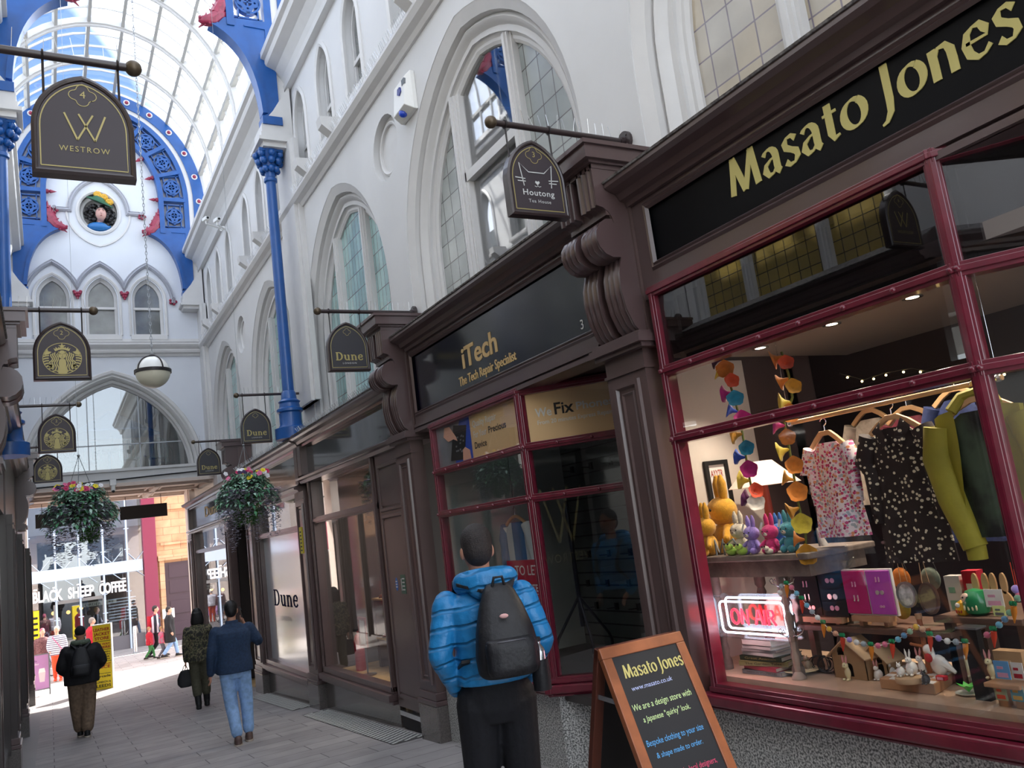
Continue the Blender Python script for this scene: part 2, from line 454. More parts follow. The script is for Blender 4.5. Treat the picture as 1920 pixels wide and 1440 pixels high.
# ---------------------------------------------------------------- shell
XR, XL, XC = 3.7, -.7, 1.5
BAYS = [2.3, 6.55, 10.75, 15.05, 19.5]
YG = 21.9
def sheet(name, pts, m):
    mb = MB(); n = len(pts)//2
    for i in range(n-1): mb.add([pts[2*i], pts[2*i+1], pts[2*i+3], pts[2*i+2]], [(0, 1, 2, 3)])
    return struct(mb.obj(name, m))
mb = MB()
ys = [-5, 0, 5, 10, 15, 20, 22.8]
for a, b in zip(ys, ys[1:]): mb.add([(-1.2, a, FZ(a)), (4.8, a, FZ(a)), (4.8, b, FZ(b)), (-1.2, b, FZ(b))], [(0, 1, 2, 3)])
mb.add([(-1.2, 22.8, FZ(25)), (4.8, 22.8, FZ(25)), (4.8, 25.4, FZ(25)), (-1.2, 25.4, FZ(25))], [(0, 1, 2, 3)])
struct(mb.obj('floor', m_floor))
mb = MB(); z = FZ(25)
mb.add([(-25, 25.4, z), (28, 25.4, z), (28, 33.2, z), (-25, 33.2, z)], [(0, 1, 2, 3)])
struct(mb.obj('floor_street', m_street))
m_kerb = mat('grey_street_flags', '#8b8887', .7, n=(3, .15))
mb = MB(); mb.add([(-25, 33.2, z+.01), (28, 33.2, z+.01), (28, 36.5, z+.01), (-25, 36.5, z+.01)], [(0, 1, 2, 3)])
struct(mb.obj('floor_street_far_side', m_kerb))

def run(prof, y0, y1, side, name, m, kind=True, parent=None):
    """a moulding along the arcade; prof = (out from the wall, z)"""
    f = (lambda o: XR-o) if side > 0 else (lambda o: XL+o)
    mb = MB(); mb.loft([[(f(o), y, zz) for o, zz in prof] for y in (y0, y1)])
    o = mb.obj(name, m, parent)
    return struct(o) if kind and parent is None else o

def wall(side):
    F = FR(XR) if side > 0 else FL(XL)
    sg = -1 if side > 0 else 1
    nm = 'right' if side > 0 else 'left'
    a0, a1 = sorted((sg*-5, sg*YG))
    mb = MB()
    holes = [shift(arch(1.78, 4.65, 6.72, hb=3.35), sg*y) for y in BAYS]
    rl = (8.65, 17.4)
    holes += [circ(.40, sg*y, 6.32) for y in rl]
    mb.plate(F, [rect(a0, a1, 3.1, 7.12)]+holes, -.3, 0)
    struct(mb.obj('wall_'+nm, m_white, smooth=True))
    mb = MB()
    for y in rl:
        mb.plate(F, [circ(.42, sg*y, 6.32)], -.12, -.09)
        mb.sweep(F, circ(.31, sg*y, 6.32), [(-.025, -.09), (-.02, -.06), (0, -.05), (.02, -.06), (.025, -.09)], True)
    struct(mb.obj('trim_roundels_'+nm, m_white2, smooth=True))
    # upper storey
    ws = [y+d for y in BAYS for d in (-1.28, 0, 1.28)]
    mb = MB()
    mb.plate(F, [rect(a0, a1, 7.12, 9.5)]+[shift(arch(.30, 8.45, 8.98, hb=7.52, n=8), sg*y) for y in ws], -.25, -.04)
    struct(mb.obj('wall_upper_'+nm, m_white, smooth=True))
    mb = MB()
    for y in ws:
        mb.sweep(F, shift(arch(.30, 8.45, 8.98, hb=7.52, n=8), sg*y), [(-.01, -.06), (-.01, -.02), (.03, 0), (.075, -.02), (.075, -.06)])
        mb.fbox(F, sg*y-.36, sg*y+.36, 7.44, 7.52, -.2, .02)
    struct(mb.obj('trim_small_windows_'+nm, m_white2, smooth=True))
    for i, y in enumerate(ws):
        if side < 0 and not 8 < y < 15: continue
        e = thing('window_%d' % ((1 if side > 0 else 40)+i), None, None, F(sg*y, 7.5, -.2)); struct(e)
        f = MB()
        f.sweep(F, shift(arch(.29, 8.45, 8.96, hb=7.52, n=8), sg*y), [(-.05, -.2), (-.05, -.15), (0, -.15), (0, -.2)])
        f.fbox(F, sg*y-.28, sg*y+.28, 8.06, 8.12, -.19, -.14); f.fbox(F, sg*y-.28, sg*y+.28, 7.52, 7.58, -.2, -.15)
        f.obj('sash', m_white2, e)
        g = MB(); g.plate(F, [shift(arch(.29, 8.45, 8.96, hb=7.52, n=8), sg*y)], -.19, -.185); g.obj('pane', m_darkpane, e)
    # mouldings
    run([(-.05, 7.02), (.03, 7.02), (.06, 7.07), (.13, 7.10), (.17, 7.16), (.17, 7.20), (.12, 7.23), (.02, 7.3), (-.05, 7.3)], -5, YG, side, 'trim_string_'+nm, m_white2)
    run([(-.1, 9.2), (.06, 9.2), (.08, 9.26), (.06, 9.3), (.1, 9.38), (.2, 9.5), (.34, 9.56), (.36, 9.6), (.36, 9.66), (.42, 9.68), (.42, 9.78), (-.1, 9.78)], -5, YG, side, 'trim_cornice_'+nm, m_white2)
    for y in BAYS:
        for d in (-.64, .64):
            if side > 0 or 6 < y < 16:
                b = MB(); Y = y+d
                f = (lambda o: XR-o) if side > 0 else (lambda o: XL+o)
                b.loft([[(f(o), q, zz) for o, zz in [(0, 7.16), (.12, 7.16), (.3, 7.3), (.32, 7.42), (.0, 7.44)]] for q in (Y-.09, Y+.09)])
                struct(b.obj('trim_corbel_'+nm, m_white2))
m_darkpane = mat('dark_sash_pane', '#6f7270', .08, coat=.6, n=(2, .3))
m_room = mat('upper_room_plaster', '#b9bcba', .7)
wall(1); wall(-1)
mb = MB(); mb.box(6.5, 6.6, -5, 22, 3, 9.6); mb.box(3.95, 6.5, -5, 22, 3.0, 3.1); mb.box(3.95, 6.5, -5, 22, 7.1, 7.2)
mb.box(3.95, 6.5, 8.6, 8.7, 3.1, 7.1); mb.box(3.95, 6.5, 4.4, 4.5, 3.1, 7.1)
struct(mb.obj('wall_upper_rooms', m_room))
mb = MB(); mb.box(-3, -2.9, -5, 22, 3, 9.6); mb.box(-2.9, -.95, -5, 22, 3.0, 3.1)
struct(mb.obj('wall_upper_rooms_left', m_room))

def big_window(i, y, side, pane, clear=False):
    F = (FR(XR, y) if side > 0 else FL(XL, y))
    e = thing('window_%d' % i, None, None, F(0, 3.5, -.25)); struct(e)
    path = arch(1.48, 4.65, 6.40, hb=3.35)
    m = MB()
    m.sweep(F, path, [(0, -.27), (.0, -.22), (.03, -.20), (.03, -.17), (.085, -.17), (.1, -.155), (.12, -.12), (.15, -.1), (.18, -.12), (.19, -.14), (.2, -.06), (.32, 0), (.33, -.27)])
    m.obj('arch_moulding', m_white2, e, smooth=True)
    f = MB()
    inner = arch(1.48, 4.65, 6.40, hb=3.35)
    f.sweep(F, inner, [(-.06, -.3), (-.06, -.24), (-.03, -.22), (0.01, -.22), (0.01, -.3)])
    f.obj('frame', m_white2, e)
    # heights of the arch at the mullions
    def top(a):
        pts = [p for p in inner]; best = 3.4
        for p, q in zip(pts, pts[1:]):
            if (p[0]-a)*(q[0]-a) <= 0 and p[0] != q[0]: best = max(best, p[1]+(q[1]-p[1])*(a-p[0])/(q[0]-p[0]))
        return best
    for a in (-.6, .6):
        t = top(a)
        b = MB(); b.fbox(F, a-.075, a+.075, 3.35, t, -.29, -.2); b.fbox(F, a-.05, a+.05, 3.35, t, -.2, -.17); b.fbox(F, a-.02, a+.02, 3.35, t, -.17, -.15)
        b.obj('mullion', m_white2, e)
    L = [p for p in inner if p[0] < -.6]; Mi = [p for p in inner if -.6 <= p[0] <= .6]; Rr = [p for p in inner if p[0] > .6]
    for nm, pl in (('side_pane', L+[(-.6, top(-.6)), (-.6, 3.35)]), ('centre_pane', [(-.6, 3.35), (-.6, top(-.6))]+Mi+[(.6, top(.6)), (.6, 3.35)]), ('side_pane', [(.6, 3.35), (.6, top(.6))]+Rr)):
        q = MB(); q.plate(F, [pl[::-1]], -.275, -.265)
        q.obj(nm, m_wglass if clear and nm == 'centre_pane' else pane, e)
    if clear:
        b = MB(); b.fbox(F, -.56, .56, 5.2, 5.3, -.28, -.2)
        for a in (-.56, .5): b.fbox(F, a, a+.06, 3.35, top(.55)-.02, -.28, -.21)
        b.obj('casement', m_white2, e)
big_window(21, BAYS[0], 1, m_leadW); big_window(22, BAYS[1], 1, m_leadG, True)
for k in (2, 3, 4): big_window(21+k, BAYS[k], 1, m_leadT)
for k in range(5): big_window(31+k, BAYS[k], -1, m_leadY if k < 2 else m_leadG)

# white pilaster and bracket behind each column
def pier(side, y):
    f = (lambda o: XR-o) if side > 0 else (lambda o: XL+o)
    mb = MB()
    x0, x1 = sorted((f(0), f(.13))); mb.box(x0, x1, y-.42, y+.42, 3.9, 8.2)
    x0, x1 = sorted((f(0), f(.08))); mb.box(x0, x1, y-.5, y+.5, 3.9, 8.2)
    for o, q, za, zb in ((.50, .27, 8.12, 8.2), (.57, .34, 8.2, 8.26), (.52, .29, 8.26, 8.36)):
        x0, x1 = sorted((f(0), f(o))); mb.box(x0, x1, y-q, y+q, za, zb)
    mb.loft([[(f(o), yy, zz) for o, zz in [(0, 8.36), (.5, 8.36), (.5, 8.5), (.3, 8.75), (.0, 9.25)]] for yy in (y-.27, y+.27)])
    struct(mb.obj('trim_pier_'+('right' if side > 0 else 'left'), m_white2))
YT = 12.65
pier(1, YT); pier(-1, YT); pier(1, YG-.1); pier(-1, YG-.1)
def column(side):
    x = XC + side*(XR-XC-.36) - (.07 if side < 0 else 0); y = YT
    e = thing('cast_iron_column', 'slender royal blue iron column with leafy capital against the %s wall' % ('right' if side > 0 else 'left'), 'column', (x, y, 3.5))
    F = Fr((x, y, 0), (1, 0, 0), (0, 1, 0))
    MB().lathe([(.09, 3.95), (.085, 5.5), (.08, 7.6), (.105, 7.62), (.105, 7.67), (.08, 7.69)], F, 20).obj('shaft', m_blue, e, smooth=True)
    MB().lathe([(.25, 3.37), (.25, 3.54), (.19, 3.56), (.17, 3.6), (.17, 3.78), (.2, 3.8), (.2, 3.84), (.16, 3.87), (.15, 3.93), (.17, 3.96), (.12, 4.0), (.11, 4.1), (.09, 4.13)], F, 20).obj('base', m_blue, e, smooth=True)
    b = MB(); b.lathe([(.08, 7.69), (.09, 7.8), (.13, 7.95), (.2, 8.08), (.22, 8.12)], F, 16)
    for k in range(8):
        t = k*PI/4; d = V((cos(t), sin(t), 0)); 
        for q, zz, r in ((.12, 7.82, .055), (.17, 7.95, .06), (.21, 8.05, .055)):
            b.sph((x+d.x*q, y+d.y*q, zz), (r, r, r*1.1), 8, 6)
    b.box(x-.19, x+.19, y-.19, y+.19, 8.08, 8.13)
    b.obj('capital', m_blue, e, smooth=True)
column(1); column(-1)

# ---------------------------------------------------------------- gable wall
G = FG(YG)
mb = MB()
gw = [.29, 1.345, 2.40]
holes = [shift(arch(1.9, 4.0, 6.62, hb=3.9, n=18), XC)]+[shift(arch(.36, 8.45, 9.0, hb=7.5, n=8), x) for x in gw]+[circ(.52, 1.37, 10.72, r2_=.6)]
ell = lambda a, b, t: (XC+a*cos(t), 11.15+b*sin(t))
top = [ell(2.6, 3.0, PI*i/24) for i in range(25)]
mb.plate(G, [[(XL-.4, 3.82), (XR+.4, 3.82)]+top]+holes, -.35, 0)
struct(mb.obj('wall_gable', m_gable, smooth=True))
mb = MB(); mb.plate(G, [circ(.6, 1.37, 10.72)], -.32, -.3); mb.sweep(G, circ(.52, 1.37, 10.72, r2_=.6, n=32), [(0, -.02), (.0, .03), (.05, .05), (.09, .02), (.09, -.02)], True)
mb.sweep(G, circ(.44, 1.37, 10.72, r2_=.5, n=32), [(0, -.3), (0, -.12), (.04, -.1), (.09, -.12), (.09, -.3)], True)
vv = arch(.72, 10.72, 11.62, hb=10.72, n=10)[1:-1]
mb.sweep(G, shift(vv, 1.37), [(-.02, 0), (-.02, .03), (.02, .03), (.02, 0)])
mb.sweep(G, shift([(-a, 21.44-b) for a, b in vv], 1.37), [(-.02, 0), (-.02, .03), (.02, .03), (.02, 0)])
struct(mb.obj('trim_roundel_gable', m_white2, smooth=True))
mb = MB()
mb.sweep(G, [(.42, 10.73), (.72, 10.73)]+shift(arch(.66, 10.73, 11.62, hb=10.73, n=10)[1:-1], 1.385)+[(2.05, 10.73), (2.33, 10.73)], [(-.045, 0), (-.045, .06), (-.01, .1), (.03, .07), (.05, .09), (.07, 0)])
for i, x in enumerate(gw):
    pass
hp = []
for i, x in enumerate(gw):
    a = shift(arch(.60, 8.35, 9.35, hb=8.45, n=10), x)
    a = [p for p in a[1:-1] if (i == 0 or p[0] > (gw[i]+gw[i-1])/2) and (i == 2 or p[0] < (gw[i]+gw[i+1])/2)]
    hp += a
    if i < 2: hp.append(((gw[i]+gw[i+1])/2, 8.72))
mb.sweep(G, hp, [(-.05, 0), (-.05, .06), (-.01, .11), (.02, .07), (.05, .09), (.07, 0)])
struct(mb.obj('trim_hood_gable', m_grey, smooth=True))
for i, x in enumerate(gw):
    e = thing('window_%d' % (61+i), None, None, G(x, 7.5, -.15)); struct(e)
    ap = shift(arch(.33, 8.45, 8.96, hb=7.5, n=8), x)
    f = MB(); f.sweep(G, ap, [(-.04, -.2), (-.04, -.12), (0, -.1), (.04, -.04), (.06, .02), (.1, .04), (.12, .03), (.12, -.2)])
    f.obj('surround', m_white2, e, smooth=True)
    f = MB(); f.fbox(G, x-.33, x+.33, 8.2, 8.26, -.18, -.1); f.fbox(G, x-.33, x+.33, 7.5, 7.56, -.18, -.1); f.obj('sash', m_white2, e)
    g = MB(); g.plate(G, [ap], -.18, -.175); g.obj('pane', m_darkpane, e)
mb = MB()
prof = [(0, 6.95), (.04, 6.95), (.06, 7.0), (.12, 7.03), (.14, 7.08), (.1, 7.12), (.16, 7.17), (.2, 7.22), (.2, 7.27), (.0, 7.32)]
mb.loft([[(x, YG-o, zz) for o, zz in prof] for x in (XL, XR)])
mb.loft([[(x, YG-o, zz) for o, zz in [(0, 3.82), (.1, 3.82), (.1, 4.08), (.14, 4.1), (.14, 4.16), (0, 4.18)]] for x in (XL, XR)])
mb.box(XL, XR, YG-.05, YG, 7.32, 7.4)
for x in gw: mb.box(x-.42, x+.42, YG-.07, YG, 7.38, 7.5)
struct(mb.obj('trim_string_gable', m_white2))
e = thing('window_70', None, None, G(XC, 4.1, -.2)); struct(e)
mb = MB(); mb.sweep(G, shift(arch(1.70, 4.0, 6.28, hb=4.1, n=18), XC), [(-.02, -.3), (-.02, -.2), (.02, -.16), (.03, -.1), (.08, -.06), (.1, -.1), (.12, -.02), (.17, .03), (.2, 0), (.24, .05), (.3, .06), (.33, .0), (.33, -.3)])
mb.obj('arch_moulding', m_white2, e, smooth=True)
g = MB(); g.plate(G, [shift(arch(1.70, 4.0, 6.28, hb=4.1, n=18), XC)], -.25, -.24); g.obj('pane', m_galglass, e)
mb = MB()
for x, h in ((.93, 6.0), (2.07, 6.0)): mb.fbox(G, x-.012, x+.012, 4.15, h, -.27, -.23)
mb.fbox(G, -.15, 3.15, 4.78, 4.81, -.27, -.23)
mb.obj('glazing_bar', m_lead, e)
# gallery behind the glass and passage below it
m_gall = mat('gallery_wall', '#77777a', .7, n=(1, .1))
m_soff = mat('cream_soffit', '#d8c7bc', .55, n=(4, .04))
mb = MB(); mb.box(XL-.5, XR+.5, 26.2, 26.3, 4.0, 7.3); mb.box(XL-.5, XR+.5, 22.25, 26.3, 7.2, 7.3); mb.box(XL-.5, XL-.4, 22.25, 26.2, 4.0, 7.2); mb.box(XR+.4, XR+.5, 22.25, 26.2, 4.0, 7.2)
struct(mb.obj('wall_gallery', m_gall))
mb = MB(); z0 = 3.78
mb.box(XL-.5, XR+.5, 22.0, 25.5, z0, 4.06)
for x in (XL, .45, 2.35, XR-.1): mb.box(x, x+.14, 22.0, 25.5, z0-.09, z0)
for y in (22.05, 23.6, 25.3): mb.box(XL, XR, y, y+.16, z0-.09, z0)
for x0, x1 in ((XL+.14, .45), (.59, 2.35), (2.49, XR-.1)):
    for y0, y1 in ((22.2, 23.6), (23.76, 25.3)):
        mb.sweep(Fr((0, 0, 0), (1, 0, 0), (0, -1, 0)), [(x0+.12, -y0-.12), (x1-.12, -y0-.12), (x1-.12, -y1+.12), (x0+.12, -y1+.12)], [(0, -z0+0), (.0, -z0+.05), (.04, -z0+.05), (.06, -z0)], True)
struct(mb.obj('ceiling_passage', m_soff))
mb = MB(); mb.box(XL, XR, YG-.12, YG-.02, 3.74, 3.82); struct(mb.obj('trim_beam_passage', m_soff))

# ---------------------------------------------------------------- glazed roof
RA, RB, RZ = 2.5, 2.93, 11.15
def sec(t, d=0.0):                                     # t in [-.35, 1.35] over the section: legs then ellipse
    if t < 0: return (XC+RA+d, RZ+t*4.0)
    if t > 1: return (XC-RA-d, RZ+(1-t)*4.0)
    return (XC+(RA+d)*cos(PI*t), RZ+(RB+d)*sin(PI*t))
ts = [-.34, -.17]+[i/24 for i in range(25)]+[1.17, 1.34]
roof = thing('ceiling', None, None, (XC, 10, 9.6)); struct(roof)
ribs = [YG-.05-1.55*i for i in range(16)]
for y in ribs:
    mb = MB(); mb.loft([[(*sec(t, d)[:1], yy, sec(t, d)[1]) for d, yy in ((-.1, y-.07), (-.1, y+.07), (.03, y+.07), (.03, y-.07))] for t in ts])
    mb.loft([[(sec(t, d)[0], yy, sec(t, d)[1]) for d, yy in ((-.15, y-.03), (-.15, y+.03), (-.1, y+.03), (-.1, y-.03))] for t in ts])
    mb.obj('rib', m_white2, roof)
mb = MB()
for y0, y1 in zip(ribs[1:], ribs):
    for k in (1, 2):
        y = y0+(y1-y0)*k/3
        mb.loft([[(sec(t, d)[0], yy, sec(t, d)[1]) for d, yy in ((-.03, y-.012), (-.03, y+.012), (.02, y+.012), (.02, y-.012))] for t in ts])
mb.obj('glazing_bar', m_white2, roof)
m_purl = mat('shaded_purlin_white', '#a9a8a4', .5)  # white purlins greyed, their shade mixed into the base colour
for k, t in enumerate([-.34, -.02]+[i/11 for i in range(1, 11)]+[1.02, 1.34]):
    x, zz = sec(t)
    n = V((x-XC, 0, zz-RZ)); n.normalize() if 0 <= t <= 1 else None
    if not 0 <= t <= 1: n = V((1, 0, 0))
    mb = MB(); mb.bar((x-n.x*.03, -2, zz-n.z*.03), (x-n.x*.03, YG, zz-n.z*.03), .07, .12, n); mb.obj('purlin', m_purl, roof)
mb = MB()
pts = [sec(t, .015) for t in ts]
for y0, y1 in zip(ribs[1:], ribs): mb.loft([[(x, y, zz) for x, zz in pts] for y in (y0+.07, y1-.07)], closed=False)
mb.obj('glass', m_rglass, roof, smooth='raw')

# ---------------------------------------------------------------- blue trusses
m_tr = m_blue
def ring(mb, F, A, B, a, b, c0, c1, leg, n=40):
    o = [ell(A, B, PI*i/n) for i in range(n+1)]; i_ = [ell(a, b, PI*i/n) for i in range(n+1)]
    o = [(o[0][0], leg)]+o+[(o[-1][0], leg)]; i_ = [(i_[0][0], leg)]+i_+[(i_[-1][0], leg)]
    vs = [F(p[0], p[1], c) for c in (c1, c0) for l in (o, i_) for p in l]; m = len(o); fs = []
    for k in range(m-1):
        fs += [(k, k+1, m+k+1, m+k), (2*m+k+1, 2*m+k, 3*m+k, 3*m+k+1), (k+1, k, 2*m+k, 2*m+k+1), (m+k, m+k+1, 3*m+k+1, 3*m+k)]
    mb.add(vs, fs)
def truss(y, label, T=.16):
    F = FG(y)
    e = thing('roof_truss', label, 'roof truss', F(XC, 9, 0))
    mb = MB(); ring(mb, F, 2.42, 2.86, 2.14, 2.58, -.05, T, 9.75); mb.obj('outer_band', m_tr, e, smooth=True)
    mb = MB(); ring(mb, F, 2.14, 2.58, 2.02, 2.46, -.03, T-.04, 8.95); mb.obj('white_band', m_white2, e, smooth=True)
    mb = MB(); ring(mb, F, 2.02, 2.46, 1.90, 2.34, -.02, T-.01, 10.2); ring(mb, F, 1.40, 1.84, 1.28, 1.72, -.02, T+.02, 10.2)
    mb.obj('tracery_rim', m_tr, e, smooth=True)
    # studs
    for k in range(-1, 14):
        t = k/12.2
        p = ell(2.28, 2.72, PI*t) if 0 <= t <= 1 else ((XC+2.28, 10.45) if t < 0 else (XC-2.28, 10.45))
        s = MB(); s.lathe([(.075, T), (.08, T+.02), (.06, T+.03)], F.at(p[0], p[1]), 12); w = s.obj('stud_rim', m_white2, e, smooth=True)
        s = MB(); s.sph(F(p[0], p[1], T+.03), (.05, .05, .05), 10, 6); s.obj('stud', m_red, e, smooth=True)
    # tracery panels
    N = 9; cen = []
    for k in range(N):
        t = (k+.5)/N; c = ell(1.65, 2.09, PI*t); c2 = ell(1.65, 2.09, PI*(t+.01)); tg = V((c2[0]-c[0], c2[1]-c[1])).normalized()
        cen.append((c, tg, .3 if 2 <= k <= 6 else .34))
    for sx in (1, -1): cen.append(((XC+sx*1.65, 10.72), V((0, 1)), .33))
    for c, tg, hl in cen:
        P = Fr(F(*c), F.u*tg.x+F.v*tg.y, -F.u*tg.y+F.v*tg.x)
        mb = MB(); w = .23; d0, d1 = .02, T-.04
        mb.plate(P, [circ(.215, n=24), circ(.18, n=24)[::-1]], d0, d1)
        q = quatre(.19); mb.plate(P, [q, circ(.075, n=14), circ(.02, .12, 0, 8), circ(.02, -.12, 0, 8), circ(.02, 0, .12, 8), circ(.02, 0, -.12, 8)], d0, d1)
        for s in (-1, 1):
            mb.fbox(P, s*.30-.012, s*.30+.012, -w, w, d0, d1); mb.fbox(P, -hl, hl, s*.155-.012, s*.155+.012, d0, d1-.02) if False else None
            for r in (-1, 1):
                mb.fbox(P, *sorted((s*.15, s*hl)), r*.16-.012, r*.16+.012, d0, d1)
            mb.fbox(P, *sorted((s*.20, s*.24)), -.03, .03, d0, d1)
        mb.fbox(P, -.012, .012, -.075, .075, d0, d1); mb.fbox(P, -.075, .075, -.012, .012, d0, d1)
        mb.obj('tracery_panel', m_tr, e, smooth=True)
    for k in range(N+1):
        mb = MB()
        t = k/N; c = ell(1.65, 2.09, PI*t); c2 = ell(1.65, 2.09, PI*(t+.01)); tg = V((c2[0]-c[0], c2[1]-c[1])).normalized()
        P = Fr(F(*c), F.u*tg.x+F.v*tg.y, -F.u*tg.y+F.v*tg.x)
        mb.fbox(P, -.05, .05, -.28, .28, -.01, T+.01); mb.obj('tracery_divider', m_tr, e)
        if k in (0, 1, 2, 3, 6, 7, 8, 9):
            s = MB(); Q = Fr(P(0, .37, .08), P.n, P.u); s.lathe([(.02, -.02), (.06, .0), (.06, .05), (.03, .07), (.05, .1), (.0, .24)], Q, 8); s.obj('finial', m_red, e, smooth=True)
    for sx in (1, -1):
        mir = lambda pts: [(XC+sx*(a-XC), b) for a, b in pts]
        o = [(XC+1.02, 10.2), (XC+1.06, 10.32), (XC+1.9, 10.38), (XC+2.02, 10.38), (XC+2.02, 8.62), (XC+1.78, 8.62)]
        o += [tuple(v) for v in bez((XC+1.78, 8.7), (XC+1.74, 9.5), (XC+1.5, 10.0), (XC+1.02, 10.2), n=12)][:-1]
        hole = [(XC+1.62, 10.2), (XC+1.86, 10.2), (XC+1.86, 9.75)]
        o, h = mir(o), mir(hole)
        mb = MB(); mb.plate(F, [o], -.02, T)
        path = mir([tuple(v) for v in bez((XC+1.78, 8.7), (XC+1.74, 9.5), (XC+1.5, 10.0), (XC+1.02, 10.2), n=12)])
        mb.sweep(F, path, [(-.04, -.04), (-.04, T+.04), (.04, T+.04), (.04, -.04)])
        mb.sweep(F, mir([(XC+1.55, 10.24), (XC+1.9, 10.24), (XC+1.9, 9.6)]), [(-.015, T), (-.015, T+.02), (.015, T+.02), (.015, T)])
        mb.fbox(F, *sorted((XC+sx*1.72, XC+sx*2.04)), 8.5, 8.64, -.06, T+.06)
        mb.obj('bracket', m_tr, e, smooth=True)
        d = MB(); X = lambda a: XC+sx*a
        d.tube([F(X(1.30), 10.42, .1), F(X(1.16), 10.36, .12), F(X(1.05), 10.24, .14), F(X(.94), 10.2, .16), F(X(.84), 10.2, .16)], [.05, .1, .11, .09, .035], 8)
        d.tube([F(X(1.12), 10.36, .12), F(X(1.22), 10.55, .1), F(X(1.28), 10.75, .08), F(X(1.31), 10.92, .06)], [.1, .11, .07, .01], 8)
        for k in range(5):
            d.tube([F(X(1.10+.04*k), 10.38+.08*k, .14), F(X(1.02+.06*k), 10.44+.11*k, .14)], [.05, .008], 6)
        for k in range(5):
            t = 10.12+.05*k
            d.tube([F(X(.98), 10.2, .15), F(X(.85+.04*k), 10.1+.03*(k % 2), .1+.04*k)], [.04, .008], 6)
        d.tube([F(X(.96), 10.26, .14), F(X(.98), 10.38, .12)], [.04, .008], 6)
        d.sph(F(X(.86), 10.22, .2), .03, 8, 6)
        d.obj('dragon', m_red, e, smooth=True)
    return e
truss(YT-.08, 'blue pierced roof truss with red dragons in mid air near the column')
truss(YG-.02, 'blue pierced roof truss with red dragons set against the pale gable')
# red grape bosses and scroll ends on the hood moulds
def boss(x, zz, scroll):
    e = MB()
    if scroll:
        for k in range(5): e.sph(G(x+.07*cos(k*1.25), zz-.03+.06*sin(k*1.25), .05), .04, 8, 6)
        o = e.obj('scroll_boss', m_red, smooth=True)
        s = MB(); s.tube([G(x+.055*(1-i/16)*cos(i*.6), zz+.03+.055*(1-i/16)*sin(i*.6), .1) for i in range(15)], .012, 6); s.obj('scroll', m_grey, o, smooth=True)
    else:
        for i, j, r in ((-1, 0, .045), (0, 0, .045), (1, 0, .045), (-.5, -1, .04), (.5, -1, .04), (0, -2, .035), (-1.4, .7, .04), (1.4, .7, .04)): e.sph(G(x+i*.05, zz+j*.06, .06), r, 8, 6)
        o = e.obj('grape_boss', m_red, smooth=True)
    return o
for (x, zz, sc), l in zip(((-.3, 8.42, 1), (.82, 8.56, 0), (1.87, 8.56, 0), (3.0, 8.42, 1), (.38, 10.72, 1), (2.37, 10.70, 1)),
    ('red leafy scroll at the left end of the wavy grey hood', 'red grape boss between the left and middle gable windows', 'red grape boss between the middle and right gable windows', 'red leafy scroll at the right end of the wavy grey hood', 'red scroll boss left of the portrait roundel', 'red scroll boss right of the portrait roundel')):
    tag(boss(x, zz, sc), l, 'carved boss', 'red bosses on the gable')
# portrait head in the roundel
m_skin0 = mat('painted_face', '#cfa298', .5); m_hairk = mat('painted_black_curls', '#1d1a1c', .45)
m_hatg = mat('painted_green_hat', '#1f5a3f', .45); m_feath = mat('painted_yellow_plumes', '#d2a12c', .5); m_bodice = mat('painted_blue_bodice', '#2c72b4', .45)
e = thing('portrait_bust', 'painted plaster bust of a curly haired lady in a green plumed hat', 'sculpture', G(1.37, 10.3, -.2))
mb = MB(); mb.sph(G(1.42, 10.66, .08), (.125, .13, .165), 16, 12); mb.sph(G(1.42, 10.56, .0), (.08, .1, .08), 12, 8); mb.cyl(G(1.40, 10.58, -.05), G(1.39, 10.4, -.08), .07, 12)
mb.sph(G(1.425, 10.645, .21), (.02, .03, .045), 8, 6); mb.sph(G(1.42, 10.575, .185), (.035, .02, .012), 8, 6)
for s in (-1, 1): mb.sph(G(1.42+s*.045, 10.70, .19), (.024, .02, .012), 8, 6)
hd = mb.obj('head', m_skin0, e, smooth=True)
mb = MB()
for q in (-1, 1): mb.sph(G(1.42+q*.045, 10.70, .20), (.014, .01, .007), 8, 6); mb.bar(G(1.42+q*.02, 10.735, .2), G(1.42+q*.075, 10.735, .19), .008)
mb.obj('painted_eye', m_hairk, hd); mb = MB(); mb.sph(G(1.42, 10.575, .195), (.028, .012, .008), 8, 6); mb.obj('painted_lip', m_red, hd, smooth=True)
mb = MB(); random.seed(4)
for k in range(150):
    t = random.uniform(0, 2*PI); r = random.uniform(.15, .34)
    if abs(t-3*PI/2) < .7 and r < .26: continue
    mb.sph(G(1.40+r*1.02*cos(t), 10.66+r*.92*sin(t), random.uniform(-.08, .10)-r*.25), random.uniform(.035, .055), 7, 5)
mb.obj('hair', m_hairk, e, smooth=True)
mb = MB(); mb.loft([[G(1.40+.30*cos(t)*k, 10.94+.05*sin(t)*k-.14*cos(t)*k*.9+h, .12-.16*sin(t)*k) for t in [2*PI*i/20 for i in range(20)]] for k, h in ((1, 0), (1, .03), (.5, .09), (.35, .16))]); mb.obj('hat', m_hatg, e, smooth=True)
mb = MB()
for cx, cz in ((1.36, 11.16), (1.50, 11.10), (1.62, 10.98)):
    for k in range(7): mb.sph(G(cx+.05*cos(k), cz+.035*sin(k), .12), (.05, .05, .06), 8, 6)
mb.obj('plume', m_feath, e, smooth=True)
mb = MB(); mb.sph(G(1.38, 10.36, -.08), (.28, .16, .13), 18, 10); mb.obj('bodice', m_bodice, e, smooth=True)
